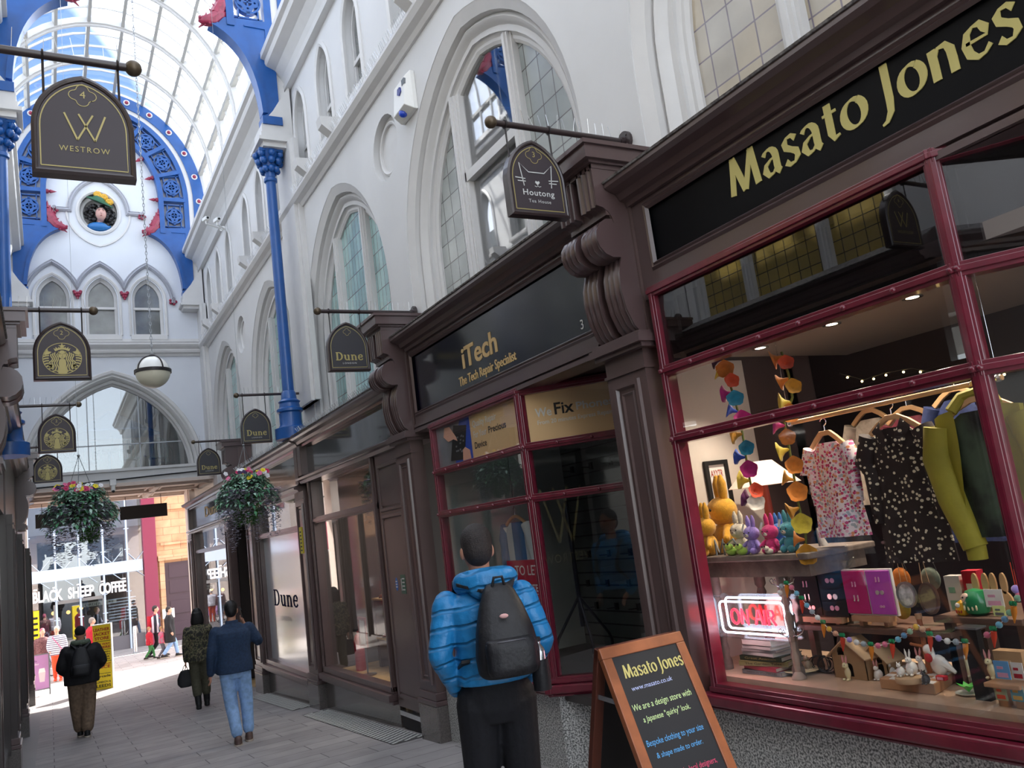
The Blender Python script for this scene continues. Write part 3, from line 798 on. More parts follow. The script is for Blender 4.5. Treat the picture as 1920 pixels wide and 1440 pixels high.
# ---------------------------------------------------------------- shopfronts
XS = 3.45                                                # face of the right-hand shops
SX = lambda side, o: XS-o if side > 0 else XC*2-XS+o     # o = out from the shop face
def sbox(mb, side, o0, o1, y0, y1, z0, z1):
    a, b = sorted((SX(side, o0), SX(side, o1))); return mb.box(a, b, y0, y1, z0, z1)
def console(side, y, label, w=.46):
    e = thing('console_bracket', label, 'bracket', (SX(side, 0), y, 2.76), 'scrolled brackets between the shops')
    h = w/2
    mb = MB(); sbox(mb, side, -.24, .02, y-h, y+h, 2.76, 3.92); sbox(mb, side, -.24, .2, y-h+.02, y+h-.02, 3.56, 3.92)
    mb.obj('body', m_brown, e)
    prof = [(.26, 3.92), (.26, 3.62)]+[(.26-.12*sin(t), 3.62-.12*(1-cos(t))) for t in (.4, .8, 1.2, 1.57)]
    prof += [(.165+.135*cos(t), 3.40+.135*sin(t)) for t in [R(95-25*k) for k in range(9)]]
    prof += [(.125, 3.27), (.16, 3.16), (.165, 3.05), (.145, 2.92), (.10, 2.81), (.05, 2.76), (-.05, 2.76), (-.05, 3.92)]
    for s in (-1, 1):
        mb = MB(); y0, y1 = sorted((y+s*.035, y+s*(h-.015))); n = 10
        rings = []
        for k in range(n+1):
            yy = y0+(y1-y0)*k/n; d = .010 if k in (0, 1, 3, 4, 6, 7, 9, 10) else -.006
            rings.append([(SX(side, o+d if o > 0 else o), yy, zz) for o, zz in prof])
        mb.loft(rings); mb.obj('scroll', m_brown2, e, smooth=True)
    mb = MB()
    for o, q, z0, z1 in ((.27, .03, 3.88, 3.91), (.30, .05, 3.91, 3.93), (.34, .08, 3.93, 4.02), (.36, .1, 4.02, 4.05)): sbox(mb, side, -.24, o, y-h-q+.04, y+h+q-.04, z0, z1)
    mb.obj('cap', m_brown2, e)
    mb = MB()
    for o, q, z0, z1 in ((.12, .03, 2.66, 2.69), (.15, .05, 2.69, 2.74), (.13, .035, 2.74, 2.765)): sbox(mb, side, -.3, o, y-h-q, y+h+q, z0, z1)
    mb.obj('ledge', m_brown2, e)
    return e
m_bdark = mat('shade_darkened_brown_gloss', '#2e2424', .35, coat=.3)  # brown gloss darkened: the left shops' shade is put into its colour
def pilaster(side, y0, y1, label, top=2.66, plinth=.36, o=.07):
    zf = FZ(y0)-.03; zp = FZ((y0+y1)/2)+plinth
    e = thing('pilaster', label, 'pilaster', (SX(side, 0), (y0+y1)/2, zf), 'brown panelled pilasters')
    mb = MB(); sbox(mb, side, -.08, o+.03, y0-.03, y1+.03, zf, zp); mb.obj('plinth', m_plinth, e, bevel=.01)
    mb = MB(); sbox(mb, side, -.08, o, y0, y1, zp, top)
    F = FR(SX(1, o)) if side > 0 else FL(SX(-1, o)); s = -1 if side > 0 else 1
    a0, a1 = sorted((s*(y0+.09), s*(y1-.09)))
    mb.sweep(F, rect(a0, a1, zp+.22, top-.2), [(-.02, 0), (-.015, .022), (.015, .022), (.025, .0)], True)
    mb.sweep(F, rect(a0+.06, a1-.06, zp+.28, top-.26), [(-.01, 0), (0, .012), (.012, 0)], True)
    sbox(mb, side, 0, o+.015, y0-.01, y1+.01, top-.13, top-.11)
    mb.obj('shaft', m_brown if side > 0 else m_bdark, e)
    mb = MB(); sbox(mb, side, -.2, o+.035, y0-.035, y1+.035, zp, zp+.05); sbox(mb, side, -.2, o+.02, y0-.02, y1+.02, zp+.05, zp+.13); mb.obj('base', m_brown2, e, bevel=.008)
    return e
def cornice(side, y0, y1, label, lead=True, z=3.62):
    e = thing('shop_cornice', label, 'cornice', (SX(side, 0), (y0+y1)/2, z))
    mb = MB(); p = [(-.25, z), (.03, z), (.04, z+.03), (.08, z+.04), (.1, z+.08), (.16, z+.10), (.19, z+.12), (.19, z+.155), (.13, z+.16), (-.25, z+.34)]
    mb.loft([[(SX(side, o), y, zz) for o, zz in p] for y in (y0, y1)]); mb.obj('moulding', m_brown2, e)
    if lead:
        mb = MB(); p = [(.20, z+.15), (.205, z+.162), (.13, z+.17), (-.25, z+.35), (-.25, z+.34), (.13, z+.158)]
        mb.loft([[(SX(side, o), y, zz) for o, zz in p] for y in (y0, y1)]); mb.obj('lead_capping', m_leadcap, e)
    return e
m_plast0 = mat('white_panel', '#e6e6e3', .4)
m_leadcap = mat('weathered_lead', '#55504f', .6, n=(30, .35), col2='#8a8786')
m_bwall = mat('brown_backboard', '#2c2224', .45, coat=.2)
def spikes(y0, y1, x, z, label, step=.035):
    mb = MB(); random.seed(int(y0*10)); y = y0
    while y < y1:
        for s in (-1, 0, 1):
            a = s*.06+random.uniform(-.01, .01); mb.bar((x, y, z), (x+a, y+random.uniform(-.01, .01), z+.10), .0028)
        y += step
    return tag(mb.obj('bird_spikes', m_steel, smooth='raw'), label, 'bird spikes', kind='stuff')

# --- boards with names
def fascia(side, y0, y1, z0, z1, label, o=0.0):
    s = -1 if side > 0 else 1
    F = FR(SX(1, 0)) if side > 0 else FL(SX(-1, 0)); a0, a1 = sorted((s*y0, s*y1))
    e = thing('shop_fascia', label, 'shop sign', F((a0+a1)/2, z0))
    mb = MB(); mb.fbox(F, a0, a1, z0, z1, -.10, -.02); mb.obj('board', m_black if y0 < 0 else m_navyb, e)
    mb = MB(); mb.plate(F, [rect(a0-.4 if y1 < 4 else a0-.03, a1+.03, z0-.17, z1+.13), rect(a0, a1, z0, z1)], -.2, .0)
    mb.sweep(F, rect(a0, a1, z0, z1), [(-.005, -.02), (-.005, .0), (.012, .018), (.025, .01), (.035, .022), (.05, .0)], True)
    mb.fbox(F, a0-.02, a1+.02, z0-.115, z0-.085, -.01, .025)
    mb.fbox(F, a0-.02, a1+.02, z0-.17, z0-.135, -.01, .03)
    mb.obj('surround', m_brown2, e)
    return e, F
e, F = fascia(1, -4.6, 3.93, 3.14, 3.59, 'long black fascia with a pale gold shop name over the near window')
mb = MB(); flared(mb, F.at(-3.19, 3.32, -.02), 'Masato', .945, .152, .006, W=.29, w0=.07); mb.obj('lettering', m_cream, e)
mb = MB(); flared(mb, F.at(-2.2, 3.32, -.02), 'Jones', .68, .152, .006, W=.29, w0=.07); mb.obj('lettering', m_cream, e)
cornice(1, -4.6, 4.06, 'brown cornice with weathered lead top over the black fascia nearest the viewer')
e, F = fascia(1, 4.62, 8.02, 2.90, 3.59, 'glossy navy black fascia of the phone repair shop')
mb = MB(); mb.mi = 0
text(mb, F.at(-6.82, 3.15, -.02), 'iTech', .205, .70, 'L', .006, bold=.018); text(mb, F.at(-6.94, 3.0, -.02), 'The Tech Repair Specialist', .088, 1.12, 'L', .005, bold=.01)
mb.obj('lettering', mat('tan_lettering', '#d0b07a', .5), e)
mb = MB(); text(mb, F.at(-4.82, 2.99, -.02), '3', .075, None, 'C', .004); mb.obj('house_number', m_white2, e)
cornice(1, 4.52, 8.06, 'brown cornice with weathered lead top over the phone shop fascia')
console(1, 4.28, 'double scroll brown bracket between the near window and the phone shop')
console(1, 8.31, 'double scroll brown bracket at the far end of the phone shop fascia')
console(1, 17.45, 'double scroll brown bracket farthest along on the right')
pilaster(1, 4.08, 4.50, 'brown panelled pilaster right of the phone shop, under the largest bracket')
pilaster(1, 8.10, 8.53, 'brown panelled pilaster between the phone shop and the panelled door')
pilaster(1, 12.45, 12.95, 'brown pilaster with a yellow sticker between two shoe shop windows', 2.55)
pilaster(1, 16.15, 16.75, 'brown pilaster behind the man in navy', 2.5)
pilaster(1, 18.6, 19.0, 'slim brown pilaster between doorway and end window', 2.5)
pilaster(1, 23.9, 24.5, 'brown end pilaster at the street corner', 2.5)
# granite returns
def riser(y0, y1, z, name='granite_stall_riser', label='', m=None, side=1, o=-.02):
    mb = MB(); sbox(mb, side, -.14, o, y0, y1, FZ(y1)-.03, z); return tag(mb.obj(name, m or m_granite, bevel=.006), label, 'stall riser')
Zs = .54
riser(1.99, 4.06, Zs-.06, label='speckled grey granite base under the gift shop window')
riser(5.84, 8.07, .34, label='speckled grey granite base under the phone shop window')
def frame_window(name, label, F, a0, a1, z0, zt, rails, posts, panes, cat='shop window', rivets=True, sill=True, m=None, w=.055, transom_dark=None):
    """maroon glazed front: a runs along F.u; rails = heights; posts = positions"""
    m = m or m_maroon
    e = thing(name, label, cat, F((a0+a1)/2, z0))
    for a in [a0]+posts+[a1]:
        mb = MB(); mb.fbox(F, a-w/2, a+w/2, z0, zt, -.05, .035); mb.fbox(F, a-w/4, a+w/4, z0, zt, .035, .045); mb.obj('post', m, e, bevel=.004)
    for zz in [z0, zt]+rails:
        mb = MB(); mb.fbox(F, a0-w/2, a1+w/2, zz-w*.6, zz+w*.6, -.04, .04); mb.fbox(F, a0-w/2, a1+w/2, zz-w*.25, zz+w*.25, .04, .052)
        if rivets and zz in rails:
            n = max(2, int((a1-a0)/.27)); 
            for k in range(n+1): mb.sph(F(a0+(a1-a0)*k/n, zz, .052), (.016, .016, .016), 8, 5)
        mb.obj('rail', m, e, bevel=.003)
    if sill:
        mb = MB(); mb.fbox(F, a0-.08, a1+.06, z0-.085, z0-.02, -.1, .10); mb.fbox(F, a0-.06, a1+.04, z0-.11, z0-.085, -.1, .075); mb.obj('sill', m, e, bevel=.012)
    hs = sorted([z0]+rails+[zt]); xs = [a0]+posts+[a1]
    for i, (za, zb) in enumerate(zip(hs, hs[1:])):
        for xa, xb in zip(xs, xs[1:]):
            g = MB(); g.plate(F, [rect(xa, xb, za, zb)], -.006, 0)
            g.obj('pane', panes[i] if isinstance(panes, (list, tuple)) else panes, e)
    return e
F = FR(XS)
frame_window('shop_window', 'large maroon framed gift shop window full of clothes and toys', F, -3.955, -2.0, Zs, 3.0, [2.04, 2.475], [], [m_sglass, m_sglass, m_tglass])
Fm = Fr((XS, 2.0, 0), (sin(R(32)), -cos(R(32)), 0))
frame_window('shop_window', 'angled side pane of the gift shop window turning into its doorway', Fm, .0, 1.5, Zs, 3.0, [2.04, 2.475], [], [m_sglass, m_sglass, m_tglass], sill=False)
mb = MB(); mb.fbox(Fm, 0, 1.5, -.2, Zs-.03, -.25, -.02); tag(mb.obj('granite_stall_riser', m_granite), 'speckled granite base under the angled gift shop pane', 'stall riser')
mb = MB(); mb.box(3.66, 5.4, -4, 1.99, 3.0, 3.1); mb.box(XS, 4.4, 1.9, 8.1, 2.72, 2.80) if False else None
struct(mb.obj('ceiling_lobby', m_bwall))
mb = MB(); sbox(mb, 1, -.17, -.16, 2.0, 3.93, 2.50, 3.0); struct(mb.obj('wall_transom_back', m_bwall))
mb = MB(); mb.fbox(Fm, .02, 1.5, 2.5, 3.0, -.17, -.16); struct(mb.obj('wall_transom_back_side', m_bwall))
# display box of the gift shop
m_cream_w = mat('cream_display_wall', '#d9cfc6', .7, n=(2, .05)); m_dispfl = mat('pale_wood_boards', '#c2a58a', .5, n=(6, .12))
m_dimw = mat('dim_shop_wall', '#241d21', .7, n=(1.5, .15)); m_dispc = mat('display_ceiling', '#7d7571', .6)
mb = MB(); mb.box(3.5, 4.5, 4.33, 4.39, .3, 2.62); struct(mb.obj('wall_display_side', m_cream_w))
mb = MB(); mb.box(5.3, 5.4, -2, 4.39, -.2, 2.9); struct(mb.obj('wall_display_back', m_dimw))
mb = MB(); mb.box(3.5, 4.3, 1.0, 4.33, .52, .60); struct(mb.obj('floor_display', m_dispfl))
mb = MB(); mb.box(3.52, 5.4, -1.5, 4.04, 2.58, 2.66); struct(mb.obj('ceiling_display', m_dispc))
mb = MB(); mb.box(3.62, 3.66, 2.0, 3.94, 2.49, 2.58); struct(mb.obj('trim_display_bulkhead', m_dark))
m_spot = mat('downlight_lens', '#fff3d8', .3, emit=('#ffe9c0', 14))
for i, y in enumerate((3.78, 3.2, 2.66, 2.1)):
    e = thing('downlight', ['recessed downlight at the far end of the display ceiling', 'second recessed downlight from the far end of the display ceiling', 'third recessed downlight from the far end of the display ceiling', 'recessed downlight nearest the viewer'][i], 'light', (4.12, y, 2.58), 'downlights over the gift shop display')
    Q = Fr((4.12, y, 2.58), (1, 0, 0), (0, -1, 0))
    MB().lathe([(.035, .0), (.055, .0), (.055, .006), (.036, .004)], Q, 20).obj('bezel', m_steel, e, smooth=True)
    MB().lathe([(.0, .001), (.036, .001), (.034, .004), (.0, .005)], Q, 16).obj('lens', m_spot, e)
    l = bpy.data.lights.new('downlight', 'SPOT'); l.energy = 48; l.spot_size = R(115); l.spot_blend = .6; l.color = (1, .86, .68); l.shadow_soft_size = .04
    lo = bpy.data.objects.new('lamp_beam', l); C.objects.link(lo); lo.location = (4.12, y, 2.565); lo.rotation_euler = (0, R(14), 0)
# phone shop
frame_window('shop_window', 'maroon framed phone shop window behind the man in the blue jacket', F, -7.62, -5.84, .40, 2.72, [1.835, 2.255], [], [m_sglass, m_sglass, m_sglass])
Fi = Fr((XS, 5.84, 0), (sin(R(45)), -cos(R(45)), 0))
frame_window('shop_window', 'maroon framed phone shop pane turning into the recessed doorway', Fi, .0, .86, .40, 2.72, [1.835, 2.255], [], [m_sglass, m_sglass, m_sglass])
mb = MB(); mb.fbox(Fi, .0, .9, -.4, .34, -.3, -.02); tag(mb.obj('granite_stall_riser', m_granite), 'speckled granite base under the pane turning into the doorway', 'stall riser')
mb = MB(); mb.box(XS+.21, 5.6, 4.54, 8.1, 2.76, 2.86); struct(mb.obj('ceiling_phone_shop', m_bwall))
m_slat = brick(mat('slatwall_panel', '#59605f', .5), 1, 2, 30, .13, .008, '#15181a', None, 0)
mb = MB(); mb.box(5.0, 5.1, 4.4, 8.0, -.5, 2.8); struct(mb.obj('wall_phone_shop_back', m_slat))
m_paleg = mat('pale_green_wall', '#b9c3bd', .7)
mb = MB(); mb.box(3.5, 5.0, 7.72, 7.8, -.5, 2.8); struct(mb.obj('wall_phone_shop_side', m_paleg))
mb = MB(); mb.box(3.5, 5.0, 5.0, 7.75, .24, .30); struct(mb.obj('floor_phone_shop', mat('dark_vinyl_floor', '#3b3634', .4)))
mb = MB(); mb.box(3.55, 5.6, 4.40, 4.52, -.4, 2.8); mb.box(4.06, 4.11, 5.05, 5.24, -.4, 2.8) ; struct(mb.obj('wall_doorway_side', m_brown))
e = thing('door_1', None, None, (4.3, 4.85, -.2)); struct(e)
mb = MB(); mb.fbox(FG(5.05), 4.1, 4.9, -.2, 2.05, -.06, 0); mb.obj('leaf', m_maroon, e)
mb = MB(); mb.box(3.75, 4.6, 4.55, 5.25, FZ(5)-.02, FZ(5)+.13); tag(mb.obj('doorstep', mat('pale_concrete_step', '#a6a6a4', .7, n=(8, .1)), bevel=.01), 'pale concrete doorstep behind the chalkboard', 'step')
e = thing('door_bell', 'white door bell on the maroon doorway frame', 'door bell', Fi(.87, 1.5, .04))
mb = MB(); mb.fbox(Fi, .85, .885, 1.44, 1.56, .04, .06); mb.obj('case', m_white2, e, bevel=.006); mb = MB(); mb.sph(Fi(.868, 1.485, .06), .010, 8, 6); mb.obj('button', m_dark, e)

# --- shoe shop, first bay: panelled doors then a window
def panelled(y0, y1, label):
    e = thing('panelled_door', label, 'door', (XS, (y0+y1)/2, FZ(9)))
    mb = MB(); mb.fbox(F, -y1, -y0, -.22, 2.66, -.12, -.0); mb.obj('leaf', m_brown, e)
    for za, zb in ((-.1, 1.93), (2.0, 2.52)):
        mb = MB(); mb.fbox(F, -y1+.09, -y0-.09, za+.05, zb-.05, -.01, .012)
        mb.sweep(F, rect(-y1+.09, -y0-.09, za, zb), [(-.02, 0), (-.01, .02), (.02, .02), (.03, 0)], True); mb.obj('panel', m_brown, e)
    mb = MB(); mb.fbox(F, -y1+.05, -y0-.02, FZ(9)-.0, -.31, -.1, -.01); mb.obj('threshold', m_dark, e); mb = MB(); mb.fbox(F, -y1+.05, -y0-.02, -.31, -.26, -.1, .012); mb.obj('sill_bar', m_steel, e)
    return e
panelled(8.58, 9.42, 'tall brown panelled door with two small safety stickers')
for a, za, h, w, c, lab, k in ((-9.06, 1.15, .10, .08, '#2a68b4', 'small blue oval safety sticker on the brown door', 0), (-8.86, 1.15, .17, .14, '#1d5a45', 'small green safety notice on the brown door', 1)):
    e = thing('safety_sticker', lab, 'sticker', F(a, za-.08, .013))
    mb = MB(); mb.plate(F, [circ(w*.45, a, za, 20, h*.75) if k == 0 else rect(a-w/2, a+w/2, za-h*.62, za+h*.62)], .012, .015); mb.obj('sheet', mat('sticker_'+c[1:], c, .4), e)
    mb = MB()
    for j in range(4 if k else 3):
        q = za+.06-.04*j if k else za+.03-.03*j; mb.fbox(F, a-(.02 if k else .022), a+(.05 if k else .022), q-.007, q+.007, .015, .017)
    if k:
        mb.fbox(F, a-.052, a-.04, za-.07, za+.06, .015, .017)
    mb.obj('print', m_white2, e)
m_brn = m_brown2
def bwin(name, label, y0, y1, z0, zt, rails, panes, cat='shop window', m=None):
    e = thing(name, label, cat, F(-(y0+y1)/2, z0))
    for a in (-y1, -y0):
        mb = MB(); s = 1 if a == -y1 else -1
        mb.fbox(F, *sorted((a, a+s*.09)), z0, zt, -.12, .0); mb.fbox(F, *sorted((a, a+s*.05)), z0, zt, 0, .03); mb.obj('jamb', m_brown, e, bevel=.005)
    for zz in rails:
        mb = MB(); mb.fbox(F, -y1, -y0, zz-.045, zz+.045, -.09, -.01); mb.fbox(F, -y1, -y0, zz-.02, zz+.02, -.01, .01); mb.obj('rail', m_brown2, e)
    mb = MB(); mb.fbox(F, -y1-.02, -y0+.02, z0-.1, z0-.02, -.1, .09); mb.fbox(F, -y1-.02, -y0+.02, z0-.14, z0-.1, -.1, .05); mb.fbox(F, -y1, -y0, z0-.02, z0+.06, -.1, .03); mb.obj('sill', m_brown2, e, bevel=.008)
    hs = [z0]+rails+[zt]
    for i, (za, zb) in enumerate(zip(hs, hs[1:])):
        g = MB(); g.plate(F, [rect(-y1+.05, -y0-.05, za, zb)], -.085, -.08); g.obj('pane', panes[i], e)
    return e
m_frost = mat('frosted_window_vinyl', '#dfe4ea', .10, coat=1.0, spec=1.0); m_frost.node_tree.nodes['Principled BSDF'].inputs['Coat IOR'].default_value = 2.0
bwin('shop_window', 'shoe shop window showing shoes, beside the panelled door', 9.5, 12.35, -.08, 2.66, [2.08], [m_sglass, m_wglass])
bwin('shop_window', 'shoe shop window covered in pale frosted vinyl with dark lettering', 13.05, 16.1, -.25, 2.6, [2.02], [m_frost, m_wglass])
bwin('shop_window', 'end window by the street with dark posts', 19.1, 23.8, -.55, 2.5, [2.0], [m_wglass, m_wglass])
riser(9.45, 12.42, -.2, label='dark polished base under the shoe window beside the panelled door', m=m_plinth)
riser(12.98, 16.12, -.38, label='dark polished base under the frosted shoe shop window', m=m_plinth)
riser(19.0, 23.9, -.68, label='dark polished base under the end window by the street', m=m_plinth)
e = thing('window_lettering', 'dark navy shoe shop name on the frosted pane', 'lettering', F(-14.6, .7, -.08))
mb = MB(); flared(mb, F.at(-15.55, .765, -.08), 'DuNe', 1.72, .2, .003, W=.26, w0=.11, ang=R(0)); mb.obj('name', mat('navy_vinyl', '#10163a', .9, spec=.1), e)
mb = MB(); text(mb, F.at(-14.75, .52, -.08), 'LONDON', .085, .75, 'C', .002, space=1.3); mb.obj('city', mat('grey_vinyl', '#6f7378', .4), e)
# architrave, glazed frieze and cornice over the shoe shop
def over(y0, y1, z, label, gl):
    e = thing('glazed_frieze', label, 'shop frieze', F(-(y0+y1)/2, z))
    mb = MB(); p = [(-.2, z), (.05, z), (.07, z+.04), (.12, z+.05), (.13, z+.08), (.05, z+.11), (.02, z+.13), (-.2, z+.13)]
    mb.loft([[(SX(1, o), y, zz) for o, zz in p] for y in (y0, y1)]); mb.obj('architrave', m_brown2, e)
    for a in (y0+.03, y1-.03):
        mb = MB(); mb.fbox(F, -a-.09, -a+.09, z+.13, 3.25, -.15, .06); mb.obj('pier', m_brown, e, bevel=.006)
    g = MB(); g.plate(F, [rect(-y1, -y0, z+.12, 3.25)], -.05, -.045); g.obj('pane', gl, e)
    return e
m_frieze = mat('dark_frieze_glass', '#14161a', .05, coat=1.0, spec=1.0)
over(8.56, 12.6, 2.66, 'dark glazed frieze over the panelled door and shoe window', m_frieze)
over(12.75, 17.2, 2.55, 'dark glazed frieze over the frosted window', m_frieze)
over(17.7, 24.4, 2.5, 'dark glazed frieze over the end window with gold letters', m_frieze)
cornice(1, 8.6, 12.55, 'brown cornice with bird spikes over the panelled door', z=3.22)
cornice(1, 12.55, 17.2, 'brown stepped cornice over the frosted window', z=3.20)
cornice(1, 17.72, 24.5, 'brown cornice over the end window by the street', z=3.16)
spikes(8.8, 12.2, XS-.12, 3.37, 'fine steel bird spikes along the cornice by the blue column'); spikes(13.0, 17.0, XS-.12, 3.35, 'fine steel bird spikes along the far cornice')
mb = MB(); mb.box(XS-.03, XR+.1, 8.55, 24.6, 3.34, 3.38); mb.box(XS+.27, XR+.1, -4, 24.6, 3.2, 3.34); struct(mb.obj('wall_above_shops', m_leadcap))
mb = MB(); text(mb, F.at(-21.2, 2.82, -.04), 'Dune', .26, 1.9, 'C', .004, bold=.02); tag(mb.obj('gold_letters', m_gold), 'gold shop letters behind the end frieze glass', 'lettering')
# interiors of the shoe shop
m_int = mat('shoe_shop_wall', '#4c4442', .7); m_woodf = mat('light_wood_floor', '#c9a877', .45, n=(4, .15))
mb = MB(); mb.box(5.2, 5.3, 8.6, 24, -1.2, 2.7); mb.box(3.6, 5.2, 12.5, 12.6, -1.2, 2.7); mb.box(3.6, 5.2, 9.3, 9.4, -1.2, 2.7); mb.box(3.6, 5.2, 16.4, 16.5, -1.2, 2.7); mb.box(3.6, 5.2, 18.9, 19.0, -1.2, 2.7); struct(mb.obj('wall_shoe_shop', m_int))
mb = MB(); mb.box(3.54, 5.2, 9.4, 12.5, -.28, -.12); mb.box(3.54, 5.2, 16.5, 18.9, -.95, -.85); mb.box(3.54, 5.2, 19, 24, -1.2, -.7); struct(mb.obj('floor_shoe_shop', m_woodf))
mb = MB(); mb.box(3.61, 5.3, 8.6, 24, 2.7, 2.76); struct(mb.obj('ceiling_shoe_shop', m_int))
mb = MB(); mb.box(XS+.02, 3.62, 24.45, 24.6, -1.3, 3.8); mb.box(XS+.02, 9, 24.6, 25.3, 3.8, 12); mb.box(4.2, 9, 24.6, 25.3, -1.3, 3.8); mb.box(XS, 4.2, 24.6, 25.3, -1.3, 3.8); struct(mb.obj('wall_street_front_right', m_soff))
mb = MB(); mb.box(-9, -.45, 24.6, 25.3, -1.3, 12); struct(mb.obj('wall_street_front_left', m_soff))
mb = MB(); mb.box(-.5, 3.5, 24.9, 25.3, 3.8, 12); struct(mb.obj('wall_street_front_middle', m_soff))

# --- left shops, seen edge on (and in the reflections)
console(-1, 8.31, 'brown scroll bracket at the left edge below the starred coffee signs')
console(-1, 17.45, 'brown scroll bracket at the far left beside the small coffee signs')
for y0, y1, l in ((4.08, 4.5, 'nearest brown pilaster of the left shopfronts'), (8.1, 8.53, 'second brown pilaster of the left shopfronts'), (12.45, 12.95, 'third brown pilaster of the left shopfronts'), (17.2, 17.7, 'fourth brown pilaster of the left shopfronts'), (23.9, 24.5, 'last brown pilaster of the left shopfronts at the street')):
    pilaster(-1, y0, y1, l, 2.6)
for y0, y1, l in ((-4.6, 4.06, 'brown cornice of the nearest left shop'), (4.52, 8.06, 'brown cornice of the second left shop'), (8.56, 17.2, 'long brown cornice of the coffee shop on the left'), (17.7, 24.5, 'brown cornice of the last left shop')):
    cornice(-1, y0, y1, l)
G2 = FL(SX(-1, 0))
for i, (y0, y1) in enumerate(((-4.6, 4.06), (4.52, 8.06), (8.56, 12.42), (12.98, 17.2), (17.7, 23.9))):
    e = thing('shopfront', ['nearest left shopfront of brown boards and dark glass', 'second left shopfront of brown boards and dark glass', 'third left shopfront of brown boards and dark glass', 'fourth left shopfront of brown boards and dark glass', 'last left shopfront of brown boards by the street'][i], 'shopfront', G2((y0+y1)/2, -.5))
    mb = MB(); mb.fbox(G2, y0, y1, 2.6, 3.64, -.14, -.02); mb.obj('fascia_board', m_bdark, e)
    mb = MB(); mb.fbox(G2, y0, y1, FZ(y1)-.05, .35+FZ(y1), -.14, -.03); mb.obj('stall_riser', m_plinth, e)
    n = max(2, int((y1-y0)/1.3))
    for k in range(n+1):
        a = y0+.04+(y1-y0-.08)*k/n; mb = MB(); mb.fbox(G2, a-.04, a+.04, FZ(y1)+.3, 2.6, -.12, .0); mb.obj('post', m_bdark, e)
    g = MB(); g.plate(G2, [rect(y0, y1, FZ(y1)+.3, 2.6)], -.09, -.08); g.obj('pane', m_frieze, e)
mb = MB(); mb.box(-1.1, -.72, -4.6, 24, 3.2, 3.9); struct(mb.obj('wall_above_left_shops', m_white))
# light metal ribbed strips at the foot of the shops
m_tile = mat('white_mosaic_strip', '#9b9a98', .5); 
def mosaic(y0, y1, x0, x1, label):
    e = thing('mosaic_strip', label, 'floor strip', ((x0+x1)/2, (y0+y1)/2, FZ((y0+y1)/2)))
    mb = MB(); mb.add([(x0, y0, FZ(y0)+.006), (x1, y0, FZ(y0)+.006), (x1, y1, FZ(y1)+.006), (x0, y1, FZ(y1)+.006)], [(0, 1, 2, 3)]); mb.obj('bed', mat('dark_strip_bed', '#5b5958', .5), e)
    mb = MB(); n = int((y1-y0)/.10); k = 0
    for i in range(n):
        for j in range(5):
            y = y0+.05+i*.10; x = x0+(x1-x0)*(j+.5)/5; d = .035; s = (x1-x0)/5*.46
            y += .05*(j % 2)
            if y+d < y1: mb.fbox(Fr((x, y, FZ(y)+.007), (1, .45, 0), (-.45, 1, -.05)), -s, s, -.014, .014, -.002, .004)
    o = mb.obj('tile', m_tileW, e, smooth='raw'); o['kind'] = 'stuff'
m_tileW = mat('white_strip_tile', '#d6d6d2', .45)
mosaic(8.62, 12.3, XS-.40, XS-.04, 'white chevron patterned floor strip below the panelled door and shoe window'); mosaic(13.0, 16.1, XS-.36, XS-.04, 'white chevron patterned floor strip below the frosted window')
m_tact = mat('grey_grating', '#8f8d8c', .55)
e = thing('floor_grating', 'long grey ribbed floor grating along the left shops', 'floor grating', (-.33, 12, FZ(12)))
for i in range(14):
    y0 = 6+i*1.15; mb = MB(); y1 = y0+1.13
    for k in range(9):
        x = -.44+k*.024; mb.add([(x, y0, FZ(y0)+.012), (x+.016, y0, FZ(y0)+.012), (x+.016, y1, FZ(y1)+.012), (x, y1, FZ(y1)+.012)], [(0, 1, 2, 3)])
    mb.add([(-.46, y0, FZ(y0)+.004), (-.22, y0, FZ(y0)+.004), (-.22, y1, FZ(y1)+.004), (-.46, y1, FZ(y1)+.004)], [(0, 1, 2, 3)])
    mb.add([(-.46, y0, FZ(y0)+.013), (-.22, y0, FZ(y0)+.013), (-.22, y0+.03, FZ(y0)+.013), (-.46, y0+.03, FZ(y0)+.013)], [(0, 1, 2, 3)])
    mb.obj('grating_panel', m_tact, e, smooth='raw')

# contents of the shoe shop window
e = thing('added_fill_panel', 'added square light panel brightening the shoe shop', 'light', (4.4, 10.9, 2.68)); mb = MB(); mb.box(4.1, 4.7, 10.6, 11.2, 2.675, 2.70); mb.obj('frame', m_plast0, e); mb = MB(); mb.box(4.14, 4.66, 10.64, 11.16, 2.668, 2.675); mb.obj('diffuser', mat('fill_panel_glow', '#ffffff', .4, emit=('#fff2e2', 5)), e)  # added panel, an unseen source put in to brighten this window
l = bpy.data.lights.new('panel', 'AREA'); l.energy = 20; l.size = .5; l.color = (1, .94, .86); lo = bpy.data.objects.new('fill_panel_beam', l); C.objects.link(lo); lo.location = (4.4, 10.9, 2.66)
m_shoe = [mat('shoe_'+c[1:], c, .45) for c in ('#1c1a1e', '#8a2f33', '#c9b79b', '#d8d6d4', '#5a3a2c')]
def shelfS(y0, y1, z, l):
    e = thing('shoe_shelf', l, 'shelf', (4.3, (y0+y1)/2, -.12)); mb = MB(); mb.box(4.1, 4.5, y0, y1, z-.025, z); mb.obj('board', m_woodf, e)
    for y in (y0+.03, y1-.03): mb = MB(); mb.box(4.12, 4.48, y-.015, y+.015, -.12, z-.025); mb.obj('side', m_brown, e)
shelfS(9.9, 11.9, .85, 'upper pale shelf of shoes in the shoe shop window'); shelfS(9.95, 11.85, .30, 'lower pale shelf of shoes in the shoe shop window')
